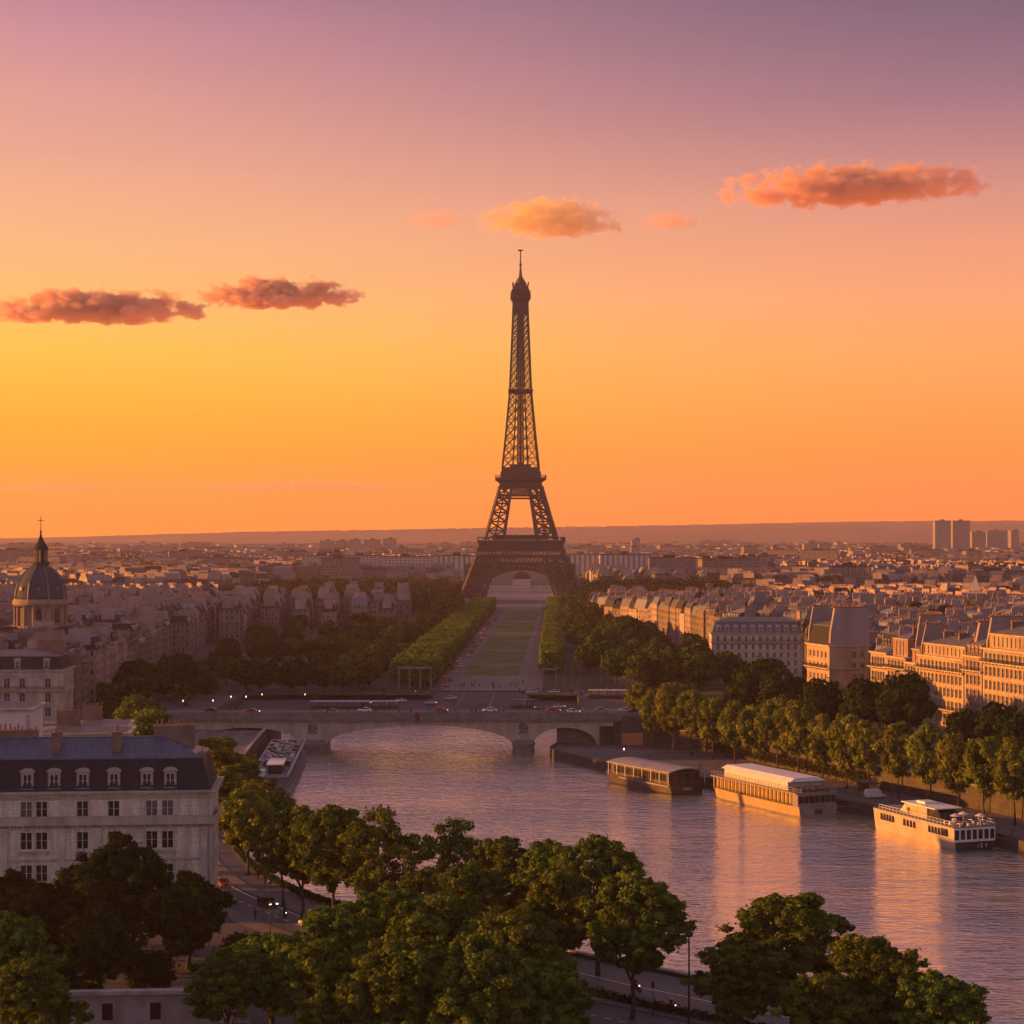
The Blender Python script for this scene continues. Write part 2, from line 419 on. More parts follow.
def smooth(poly, n=6):
    P = [Vector(p).to_2d() if len(p) == 2 else Vector(p) for p in poly]
    out = []
    for i in range(len(P) - 1):
        a = P[max(i - 1, 0)]; b = P[i]; c = P[i + 1]; d = P[min(i + 2, len(P) - 1)]
        for k in range(n):
            t = k / n
            out.append(0.5 * ((2 * b) + (c - a) * t + (2 * a - 5 * b + 4 * c - d) * t * t + (3 * b - a - 3 * c + d) * t ** 3))
    out.append(P[-1])
    return [(p[0], p[1]) for p in out]

LBS = smooth(LB, 6)
def normals(poly):
    ns = []
    for i in range(len(poly)):
        a = poly[max(i - 1, 0)]; b = poly[min(i + 1, len(poly) - 1)]
        d = Vector((b[0] - a[0], b[1] - a[1])).normalized(); ns.append((-d.y, d.x))
    return ns
LBN = normals(LBS)
def off_vals(vals):
    vals = list(vals) + [vals[-1]] * (len(LB) - len(vals))
    return [vals[min(i // 6, len(LB) - 1)] * (1 - (i % 6) / 6) + vals[min(i // 6 + 1, len(LB) - 1)] * ((i % 6) / 6) for i in range(len(LBS))]
def off_line(vals):
    v = off_vals(vals)
    return [(p[0] + n[0] * o, p[1] + n[1] * o) for p, n, o in zip(LBS, LBN, v)]
LOW_OUT = [16, 16, 16, 16, 11, 6, 5.8, 5.5, 5, 5, 5, 5]
ROW_OFF = [17, 17, 17, 17, 12.5, 7, 6.8, 6.5, 6, 6, 6, 6]
R1_IN = [19, 19, 19, 19, 14, 8.2, 8.2, 8, 8, 8, 8, 8]
R1_OUT = [30, 30, 30, 30, 23, 16, 15.5, 16, 17, 17, 17, 17]

def strip(name, la, lb, z, mat, kind='structure', i0=0, i1=None):
    mb = MB(); i1 = len(la) - 1 if i1 is None else i1
    for i in range(i0, i1):
        mb.face([(la[i][0], la[i][1], z), (la[i + 1][0], la[i + 1][1], z), (lb[i + 1][0], lb[i + 1][1], z), (lb[i][0], lb[i][1], z)])
    o = mb.build(name, mat); 
    return tag(o, kind=kind)

def poly_sheet(name, pts, z, mat, kind='structure'):
    mb = MB()
    tris = geometry.tessellate_polygon([[Vector((p[0], p[1], 0)) for p in pts]])
    zz = [(p[2] if len(p) > 2 else z) for p in pts]
    fs = []
    for t in tris:
        a, b, c = [Vector(pts[i][:2]) for i in t]
        fs.append(tuple(t) if (b - a).cross(c - a) > 0 else tuple(reversed(t)))
    mb.mesh_in([(p[0], p[1], q) for p, q in zip(pts, zz)], fs)
    return tag(mb.build(name, mat), kind=kind)

def strip_wall(mb, poly, thick, z0, z1, side=1):
    """a solid wall following a polyline; thickness on its left (side=1) or right"""
    ns = normals(poly)
    a = poly; b = [(p[0] + n[0] * thick * side, p[1] + n[1] * thick * side) for p, n in zip(poly, ns)]
    n = len(a)
    vs = [(p[0], p[1], z0) for p in a] + [(p[0], p[1], z0) for p in b] + [(p[0], p[1], z1) for p in a] + [(p[0], p[1], z1) for p in b]
    fs = []
    for i in range(n - 1):
        fs += [(i, i + 1, 2 * n + i + 1, 2 * n + i), (n + i + 1, n + i, 3 * n + i, 3 * n + i + 1), (2 * n + i, 2 * n + i + 1, 3 * n + i + 1, 3 * n + i)]
    fs += [(0, 2 * n, 3 * n, n), (n - 1, 2 * n - 1, 4 * n - 1, 3 * n - 1)]
    mb.mesh_in(vs, fs)

# ---- ground sheet with the river cut out
def make_ground():
    hole = LBS + [(-100, 656), (-100, 768), (24, 768), (24, 650)] + QW
    outer = [(-6000, -300), (6000, -300), (6000, 11500), (-6000, 11500)]
    pts = [Vector(p) for p in outer + hole]
    k = len(outer); n = len(hole)
    edges = [(i, (i + 1) % k) for i in range(k)] + [(k + i, k + (i + 1) % n) for i in range(n)]
    v, e, f, *_ = geometry.delaunay_2d_cdt(pts, edges, [], 0, 1e-4)
    def inside(p):
        c = False
        for i in range(n):
            a, b = hole[i], hole[(i + 1) % n]
            if (a[1] > p[1]) != (b[1] > p[1]) and p[0] < (b[0] - a[0]) * (p[1] - a[1]) / (b[1] - a[1]) + a[0]: c = not c
        return c
    mb = MB(); fs = []
    for t in f:
        cx = sum(v[i].x for i in t) / len(t); cy = sum(v[i].y for i in t) / len(t)
        if inside((cx, cy)): continue
        a, b, c = v[t[0]], v[t[1]], v[t[2]]
        fs.append(tuple(t) if (b - a).cross(c - a) > 0 else tuple(reversed(t)))
    mb.mesh_in([(p.x, p.y, 0) for p in v], fs)
    tag(mb.build('ground', M['earth']), kind='structure')
make_ground()

# ---- river
def water_mat():
    g = NT('river_water')
    g.b.inputs['Base Color'].default_value = (0.96, 0.83, 0.73, 1)
    g.b.inputs['Metallic'].default_value = 0.85
    g.b.inputs['Roughness'].default_value = 0.06
    g.b.inputs['IOR'].default_value = 1.75
    g.b.inputs['Specular IOR Level'].default_value = 0.6
    a = g.noise(0.24, 3, stretch=(0.6, 1.2, 1)); b = g.noise(0.85, 4, stretch=(0.55, 1.15, 1)); c = g.noise(0.02, 3)
    h = g.math('ADD', g.math('MULTIPLY', a, 1.6), g.math('MULTIPLY', b, 0.9))
    e_ = g.math('SUBTRACT', 1.0, g.math('ABSOLUTE', g.math('SUBTRACT', g.math('MULTIPLY', g.noise(0.42, 2, stretch=(0.5, 1.2, 1)), 2.0), 1.0)))
    h = g.math('ADD', h, g.math('MULTIPLY', g.math('POWER', e_, 2.0), 0.55))
    h = g.math('MULTIPLY', h, g.rng(c, 0.35, 0.65, 0.6, 1.3))
    g.bump(h, 1.0, 0.36)
    return g.m
mb = MB()
mb.face([(-140, 90, WATER_Z), (330, 90, WATER_Z), (330, 720, WATER_Z), (-140, 720, WATER_Z)])
tag(mb.build('river_water', water_mat()), kind='structure')

# ---- right quay floor, walls
qs = poly_sheet('quay_floor', QE + list(reversed(QW)) , QUAY_Z, M['quay_floor'])
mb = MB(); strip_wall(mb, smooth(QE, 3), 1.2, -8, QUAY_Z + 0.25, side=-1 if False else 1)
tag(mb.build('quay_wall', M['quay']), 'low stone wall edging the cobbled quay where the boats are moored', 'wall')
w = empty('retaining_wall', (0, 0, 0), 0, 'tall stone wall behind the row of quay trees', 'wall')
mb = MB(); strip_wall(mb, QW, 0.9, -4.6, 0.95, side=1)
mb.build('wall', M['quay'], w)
mb = MB(); strip_wall(mb, [(p[0] - 0.08, p[1] - 0.05) for p in QW], 1.06, 0.95, 1.18, side=1)
mb.build('coping', M['stone2'], w)
w = empty('embankment_wall', (0, 0, 0), 0, 'stone embankment wall along the tree lined road on the near bank', 'wall')
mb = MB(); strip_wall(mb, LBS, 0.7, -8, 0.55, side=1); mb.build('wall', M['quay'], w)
mb = MB(); strip_wall(mb, [(p[0] - n[0] * 0.06, p[1] - n[1] * 0.06) for p, n in zip(LBS, LBN)], 0.82, 0.55, 0.75, side=1); mb.build('coping', M['stone2'], w)
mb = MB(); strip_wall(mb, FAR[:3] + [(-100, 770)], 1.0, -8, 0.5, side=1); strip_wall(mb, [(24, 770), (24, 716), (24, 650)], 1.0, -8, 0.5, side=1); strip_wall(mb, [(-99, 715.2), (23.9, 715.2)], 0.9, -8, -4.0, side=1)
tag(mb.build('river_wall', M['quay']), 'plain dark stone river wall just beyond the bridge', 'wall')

# ---- roads on the near bank
strip('promenade', off_line([0.7] * 12), off_line([2.2] * 12), 0.02, M['pave'])
strip('lower_road', off_line([2.2] * 12), off_line(LOW_OUT), 0.024, M['road'])
strip('pavement', off_line([v + 0.01 for v in LOW_OUT]), off_line([v - 0.01 for v in R1_IN]), 0.12, M['pave'])
strip('upper_road', off_line(R1_IN), off_line(R1_OUT), 0.024, M['road'])
strip('side_pavement', off_line([v + 0.01 for v in R1_OUT]), off_line([v + 3.5 for v in R1_OUT]), 0.12, M['pave'])
mb = MB()
def line_marks(mb, vals, w, z, dash=None, i0=0, i1=60):
    a = off_line(vals); b = off_line([v + w for v in vals])
    for i in range(i0, min(i1, len(a) - 1)):
        for k in range(4):
            if dash and k % 2: continue
            t0, t1 = k / 4, (k + 1) / 4
            L = lambda p, q, t: (p[0] + (q[0] - p[0]) * t, p[1] + (q[1] - p[1]) * t, z)
            mb.face([L(a[i], a[i + 1], t0), L(a[i], a[i + 1], t1), L(b[i], b[i + 1], t1), L(b[i], b[i + 1], t0)])
line_marks(mb, [8.6, 8.6, 8.6, 8.6, 6, 3.6, 3.6, 3.5, 3.5, 3.5, 3.5, 3.5], 0.22, 0.030, None, 0, 27)
line_marks(mb, [15.3, 15.3, 15.3, 15.3, 10.4, 5.5, 5.3, 5, 4.6, 4.6, 4.6, 4.6], 0.16, 0.030, None, 0, 27)
line_marks(mb, [24.4, 24.4, 24.4, 24.4, 18.4, 12, 11.8, 11.8, 12, 12, 12, 12], 0.2, 0.030, True, 0, 60)
line_marks(mb, [19.5, 19.5, 19.5, 19.5, 14.5, 8.7, 8.7, 8.5, 8.5, 8.5, 8.5, 8.5], 0.22, 0.030, None, 24, 45)
tag(mb.build('road_markings', M['line']), kind='structure')

M['hazed_esplanade'] = plain('haze_lightened_gravel', (0.36, 0.29, 0.26), .9, .2, .05)  # paleness stands in for the haze seen through the tower arch
# ---- far side: plaza, park, lawns, avenue
AX = lambda d: -8.5 + (d - 770) * 0.0155          # the axis from the bridge to the tower
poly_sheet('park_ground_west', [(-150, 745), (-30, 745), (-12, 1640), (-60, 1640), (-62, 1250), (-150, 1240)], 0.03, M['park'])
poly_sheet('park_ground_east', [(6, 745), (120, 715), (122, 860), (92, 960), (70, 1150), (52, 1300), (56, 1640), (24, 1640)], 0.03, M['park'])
zp = lambda d: -4.2 * max(0.0, min(1.0, (768 - d) / 52.0))            # the plaza slopes down to the water
poly_sheet('plaza', [(-100, 716, -4.2), (24, 716, -4.2), (24, 768.2, .02), (-100, 768.2, .02)], 0, M['asphalt'])
poly_sheet('plaza_east', [(25.2, 655), (62, 655), (60, 770), (25.2, 770)], .05, M['asphalt'])
poly_sheet('avenue_west', [(-31, 765), (-23.5, 765), (-4, 1560), (-12, 1640)], 0.06, M['road'])
poly_sheet('avenue_east', [(4.5, 765), (11.5, 765), (30, 1560), (24, 1640)], 0.06, M['road'])
poly_sheet('gravel_walk', [(-23.5, 765), (4.5, 765), (24, 1640), (-10, 1640)], 0.045, M['gravel'])
poly_sheet('hazed_esplanade', [(-24, 1642), (40, 1642), (52, 2005), (-34, 2005)], 0.05, M['hazed_esplanade'])
def q(d): return (-21.5 + (d - 845) * 0.0265, 2.6 + (d - 845) * 0.0265)
for a, b in ((846, 916), (926, 1030), (1042, 1180), (1195, 1360), (1380, 1570)):
    (l0, r0), (l1, r1) = q(a), q(b)
    poly_sheet('lawn', [(l0, a), (r0, a), (r1, b), (l1, b)], 0.075, M['grass'])
mb = MB()
for x0, x1 in ((-50, -34), (-22, -18), (-9, -7.0), (3.5, 5.5)):
    mb.face([(x0, 718, zp(718) + .03), (x0 + 0.5, 718, zp(718) + .03), (x1 + 0.5, 764, zp(764) + .03), (x1, 764, zp(764) + .03)])
tag(mb.build('plaza_markings', M['gravel']), kind='structure')
# crossroad behind the plaza, left, and the boulevard on the right bank
poly_sheet('boulevard', [(40.9, 611), (62, 592), (76.5, 551), (93.5, 508), (119.5, 447), (144.5, 394), (186, 316), (215, 330), (165, 430), (135, 500), (112, 575), (90, 640), (62, 655)], 0.03, M['road'])

# ---- low wooded hills on the horizon
def make_hills():
    nx, ny = 620, 18
    xs = np.linspace(-5600, 5600, nx); ys = np.linspace(6900, 11200, ny)
    r = np.random.RandomState(4)
    def ridge(x):
        px = 512 + x * FOC / 9300.0
        return np.interp(px, [-900, -200, 0, 130, 250, 400, 560, 700, 820, 1024, 1300, 2200], [20, 30, 38, 52, 70, 82, 92, 104, 116, 122, 120, 90])
    v = []; X, Y = np.meshgrid(xs, ys)
    t = np.clip((Y - 6900) / 2400.0, 0, 1); t = t * t * (3 - 2 * t)
    lump = 1 + 0.10 * np.sin(X / 310.0 + Y / 700.0) + 0.07 * np.sin(X / 140.0 + 2 + Y / 300)
    Z = ridge(X) * t * (0.85 + 0.15 * lump) + (r.rand(ny, nx) - 0.5) * (1.5 + 5.0 * (t > .9)) * t - 1
    mb = MB()
    fs = [(j * nx + i, j * nx + i + 1, (j + 1) * nx + i + 1, (j + 1) * nx + i) for j in range(ny - 1) for i in range(nx - 1)]
    mb.mesh_in(list(zip(X.ravel(), Y.ravel(), Z.ravel())), fs)
    m = plain('hazed_wooded_hill', (0.19, 0.098, 0.078), 0.95, 0.25, 0.002)  # distant haze over the woods is put into this reddish base colour
    tag(mb.build('hills', m), kind='structure')
make_hills()

# ---- the air: one closed box of thin haze
HAZE_DENSITY = 0.000052
mb = MB(); mb.box(-6100, 6100, -400, 11600, -9.0, 345)
hz = mb.build('haze', [])
hm = bpy.data.materials.new('haze_air'); hm.use_nodes = True
t = hm.node_tree; t.nodes.clear()
o = t.nodes.new('ShaderNodeOutputMaterial'); pv = t.nodes.new('ShaderNodeVolumePrincipled')
pv.inputs['Color'].default_value = (0.97, 0.76, 0.82, 1); pv.inputs['Density'].default_value = HAZE_DENSITY
pv.inputs['Anisotropy'].default_value = 0.2
t.links.new(pv.outputs[0], o.inputs['Volume'])
hz.data.materials.clear(); hz.data.materials.append(hm)
tag(hz, kind='stuff')
# ================================================================== IRON TOWER
def make_tower():
    TX, TY = 7.5, 1770.0
    ZP = [0, 10.6, 41.6, 55, 101.8, 116.8, 143, 186, 253, 266]
    HP = [56, 50.5, 38.5, 31.5, 18.2, 16.2, 13.4, 9.4, 6.6, 6.2]
    WP = [21, 20, 17.5, 16.5, 10.2, 9.0, 7.2, 4.6, 3.2, 3.0]
    h = lambda z: float(np.interp(z, ZP, HP)); lw = lambda z: float(np.interp(z, ZP, WP))
    root = empty('iron_tower', (TX, TY, 0), R(1.0), 'tall brown lattice iron tower with four splayed legs, rising above the skyline', 'tower')
    I = M['iron']
    def leg_mesh(zs, bar_w, chord):
        mb = MB()
        def corners(z):
            o, i = h(z), h(z) - lw(z)
            return [Vector((o, o, z)), Vector((i, o, z)), Vector((i, i, z)), Vector((o, i, z))]
        for a, b in zip(zs[:-1], zs[1:]):
            ca, cb = corners(a), corners(b)
            for k in range(4):
                mb.bar(ca[k], cb[k], chord, sides=4, cap=False)
                n = (k + 1) % 4
                mb.bar(ca[k], cb[n], bar_w, cap=False); mb.bar(ca[n], cb[k], bar_w, cap=False)
                mb.bar(cb[k], cb[n], bar_w, cap=False)
                ma = (ca[k] + ca[n]) / 2; mc = (cb[k] + cb[n]) / 2
                mb.bar(ma, mc, bar_w * 0.7, cap=False)
        return mb
    low = leg_mesh([0, 10, 20, 30.5, 40.5], 0.95, 2.3).mesh('tower_foot', I)
    mid = leg_mesh([55, 63, 71, 79, 87, 94.5, 102], 0.95, 2.1).mesh('tower_mid_leg', I)
    mbs = MB()
    mbs.box(h(0) - 24, h(0) + 3, h(0) - 24, h(0) + 3, -0.5, 4.0)
    shoe = mbs.mesh('masonry_base', M['stone2'])
    for k in range(4):
        l = link('leg', low, root, (0, 0, 0), k * PI / 2)
        link('footing', shoe, l)
        link('leg', mid, root, (0, 0, 0), k * PI / 2)
    # arches under the first platform, one per side
    def arch():
        mb = MB(); n = 30
        pts = []; pts2 = []
        y = h(20) - 6
        for i in range(n + 1):
            t = PI * i / n
            pts.append((Vector((37.0 * math.cos(t), 0, 5.5 + 23.8 * math.sin(t)))))
            pts2.append((Vector((40.0 * math.cos(t), 0, 6.0 + 27.0 * math.sin(t)))))
        def place(p): return Vector((p.x, -(h(p.z) - 1.0), p.z))
        P = [place(p) for p in pts]; Q = [place(p) for p in pts2]
        for i in range(n):
            for o in (0, 4.5):
                D = Vector((0, o, 0))
                mb.bar(P[i] + D, P[i + 1] + D, 1.6, cap=False); mb.bar(Q[i] + D, Q[i + 1] + D, 1.1, cap=False)
                mb.bar(P[i] + D, Q[i + 1] + D, 0.5, cap=False); mb.bar(Q[i] + D, P[i + 1] + D, 0.5, cap=False)
            mb.bar(P[i], P[i] + Vector((0, 4.5, 0)), 1.0, cap=False)
            # plated soffit
            a, b = P[i], P[i + 1]; E = Vector((0, 4.5, 0)); U = Vector((0, 0, 0.6))
            mb.face([a + U, b + U, b + E + U, a + E + U])
        # spandrel lattice between arch and girder
        for i in range(2, n - 1):
            if Q[i].z < 32: mb.bar(Q[i], Vector((Q[i].x, Q[i].y, 33.6)), 0.5, cap=False)
        for i in range(2, n - 2):
            if Q[i].z > 12:
                z1 = min(33.6, Q[i].z + 8)
                mb.bar(Q[i], Vector((Q[i + 1].x, Q[i + 1].y, z1)), 0.45, cap=False); mb.bar(Q[i + 1], Vector((Q[i].x, Q[i].y, z1)), 0.45, cap=False)
        # girder: two chords and a row of small crosses
        g = h(38); w = g - 0.5
        for z in (33.6, 40.2):
            mb.bar((-w, -g, z), (w, -g, z), 1.6, cap=False)
        m = 20
        for i in range(m):
            x0, x1 = -w + 2 * w * i / m, -w + 2 * w * (i + 1) / m
            mb.bar((x0, -g, 33.6), (x1, -g, 40.2), 0.5, cap=False); mb.bar((x1, -g, 33.6), (x0, -g, 40.2), 0.5, cap=False)
        return mb
    am = arch().mesh('tower_arch', I)
    for k in range(4): link('arch', am, root, (0, 0, 0), k * PI / 2)
    def ring(hw, z0, z1, depth=None):
        mb = MB()
        if depth is None: mb.box(-hw, hw, -hw, hw, z0, z1)
        else:
            d = depth
            mb.box(-hw, hw, -hw, -hw + d, z0, z1); mb.box(-hw, hw, hw - d, hw, z0, z1)
            mb.box(-hw, -hw + d, -hw + d, hw - d, z0, z1); mb.box(hw - d, hw, -hw + d, hw - d, z0, z1)
        return mb
    def merge(*ms):
        t = MB()
        for m in ms: t.mesh_in(m.v, m.f)
        return t
    # first platform: frieze, cornice, gallery roofline
    p1 = merge(ring(38.2, 44.8, 47.6, 12), ring(36.9, 47.6, 52.4, 15), ring(38.2, 52.4, 54.4, 17))
    for k in range(4):
        for i in range(25):
            x = -37 + 74 * i / 24
            a = Matrix.Rotation(k * PI / 2, 4, 'Z')
            p1.bar(a @ Vector((x, -37.9, 54.4)), a @ Vector((x, -37.9, 57.0)), 0.5, cap=False)
        p1.bar(a @ Vector((-37.9, -37.9, 57.0)), a @ Vector((37.9, -37.9, 57.0)), 0.7)
    for k in range(4):
        a = Matrix.Rotation(k * PI / 2, 4, 'Z'); m_ = 24
        for i in range(m_):
            x0, x1 = -37.4 + 74.8 * i / m_, -37.4 + 74.8 * (i + 1) / m_
            p1.bar(a @ Vector((x0, -37.6, 40.4)), a @ Vector((x0, -38.0, 44.8)), 0.5, cap=False)
            p1.bar(a @ Vector((x0, -37.6, 40.4)), a @ Vector((x1, -38.0, 44.8)), 0.35, cap=False)
        p1.bar(a @ Vector((-37.8, -37.8, 40.6)), a @ Vector((37.8, -37.8, 40.6)), 0.9)
    p1.build('platform', I, root)
    pv = merge(ring(24, 55, 59.2, 12)); pv.build('pavilion', M['iron_dark'], root)
    # upper girder under the second platform
    g = MB()
    for k in range(4):
        a = Matrix.Rotation(k * PI / 2, 4, 'Z')
        w = h(97); wi = w - lw(97)
        for z in (91.5, 94, 101):
            g.bar(a @ Vector((-w, -w, z)), a @ Vector((w, -w, z)), 1.2 if z > 92 else 0.9, cap=False)
        for i in range(8):
            x0, x1 = -wi + 2 * wi * i / 8, -wi + 2 * wi * (i + 1) / 8
            g.bar(a @ Vector((x0, -w, 94)), a @ Vector((x1, -w, 101)), 0.8, cap=False); g.bar(a @ Vector((x1, -w, 94)), a @ Vector((x0, -w, 101)), 0.8, cap=False)
    g.build('girder', I, root)
    p2 = merge(ring(18.6, 101, 105.2, 11)); p2.frustum([(-18.6, -18.6), (18.6, -18.6), (18.6, 18.6), (-18.6, 18.6)], 105.2, [(-21.8, -21.8), (21.8, -21.8), (21.8, 21.8), (-21.8, 21.8)], 107.6)
    p2.box(-22.2, 22.2, -22.2, 22.2, 107.6, 109.4); p2.box(-17.6, 17.6, -17.6, 17.6, 109.4, 115.0); p2.box(-16.6, 16.6, -16.6, 16.6, 115.0, 118.6)
    p2.box(-9, 9, -9, 9, 118.6, 121.5)
    for k in range(4):
        a = Matrix.Rotation(k * PI / 2, 4, 'Z')
        p2.bar(a @ Vector((-22, -22, 111.4)), a @ Vector((22, -22, 111.4)), 0.5)
        for i in range(15): p2.bar(a @ Vector((-22 + 44 * i / 14, -22, 109.4)), a @ Vector((-22 + 44 * i / 14, -22, 111.4)), 0.35, cap=False)
    p2.build('platform', I, root)
    # upper shaft
    sh = MB(); zs = [118]
    while zs[-1] < 262: zs.append(zs[-1] + max(4.6, 9.4 - (zs[-1] - 118) * 0.034))
    zs[-1] = 264
    for a, b in zip(zs[:-1], zs[1:]):
        ha, hb = h(a), h(b); fa = ha * max(0.30, 0.42 - (a - 118) * 0.0004); fb = hb * max(0.30, 0.42 - (b - 118) * 0.0004)
        for k in range(4):
            m = Matrix.Rotation(k * PI / 2, 4, 'Z')
            def bar(p, q, w): sh.bar(m @ Vector(p), m @ Vector(q), w, cap=False)
            bar((-ha, -ha, a), (-hb, -hb, b), 1.55)
            bar((-fa, -ha, a), (-fb, -hb, b), 0.9); bar((fa, -ha, a), (fb, -hb, b), 0.9)
            for s in (-1, 1):
                bar((s * ha, -ha, a), (s * fb, -hb, b), 0.62); bar((s * fa, -ha, a), (s * hb, -hb, b), 0.62)
                bar((s * hb, -hb, b), (s * fb, -hb, b), 0.62)
            bar((-fa, -ha, a), (fb, -hb, b), 0.5); bar((fa, -ha, a), (-fb, -hb, b), 0.5); bar((-hb, -hb, b), (hb, -hb, b), 0.6)
    sh.build('shaft', I, root)
    co = MB()
    for sx in (-1, 1):
        for sy in (-1, 1): co.bar((sx * 2.4, sy * 2.4, 118), (sx * 1.6, sy * 1.6, 264), 1.3, cap=False)
    co.bar((0, 0, 118), (0, 0, 264), 2.4, 1.8)
    for z in range(122, 262, 7): co.box(-2.8, 2.8, -2.8, 2.8, z, z + 0.6)
    co.build('lift_core', M['iron_dark'], root)
    ip = MB(); ip.box(-h(186) - 1.4, h(186) + 1.4, -h(186) - 1.4, h(186) + 1.4, 185, 187.6); ip.build('platform', M['iron_dark'], root)
    # crown: cabin, gallery, cupola, mast
    cb = MB()
    sq = lambda r: [(-r, -r), (r, -r), (r, r), (-r, r)]
    cb.box(-6.3, 6.3, -6.3, 6.3, 255, 263.5)
    cb.frustum(sq(6.5), 263.5, sq(8.6), 268.2); cb.box(-8.9, 8.9, -8.9, 8.9, 268.2, 270.2)
    cb.box(-7.7, 7.7, -7.7, 7.7, 270.2, 275.5); cb.frustum(sq(7.7), 275.5, sq(5.6), 279.0)
    cb.box(-5.2, 5.2, -5.2, 5.2, 279, 281.5)
    cb.build('cabin', I, root)
    gl = MB()
    for k in range(4):
        m = Matrix.Rotation(k * PI / 2, 4, 'Z')
        for i in range(9): 
            x = -8.6 + 17.2 * i / 8
            gl.bar(m @ Vector((x, -8.6, 270.2)), m @ Vector((x * 0.97, -8.2, 273.4 + (1.2 if i % 4 == 0 else 0))), 0.45, cap=False)
        gl.bar(m @ Vector((-8.6, -8.6, 271.6)), m @ Vector((8.6, -8.6, 271.6)), 0.35)
        gl.bar(m @ Vector((-8.6, -8.6, 270.3)), m @ Vector((-6.0, -6.0, 279)), 0.35)
        for x in (-6.6, -3.0, 3.0, 6.6): gl.bar(m @ Vector((x, -6.0, 279)), m @ Vector((x * 1.1, -6.8, 282.0)), 0.6, cap=False)
    gl.build('gallery_rail', M['iron_dark'], root)
    cu = MB(); cu.lathe([(4.6, 281.5), (4.4, 283.2), (3.0, 285.6), (1.9, 287.0), (1.6, 288.6)], 16); cu.build('cupola', I, root)
    ms = MB(); ms.tube([(0, 0, 288), (0, 0, 296), (0, 0, 298), (0, 0, 311.0)], [1.5, 0.75, 0.6, 0.5], 8); ms.lathe([(0.5, 296.6), (1.1, 297.4), (1.1, 299), (0.5, 299.8)], 10)
    ms.box(-2.0, 2.0, -2.0, 2.0, 310.6, 311.4); ms.build('mast', M['iron_dark'], root)
make_tower()

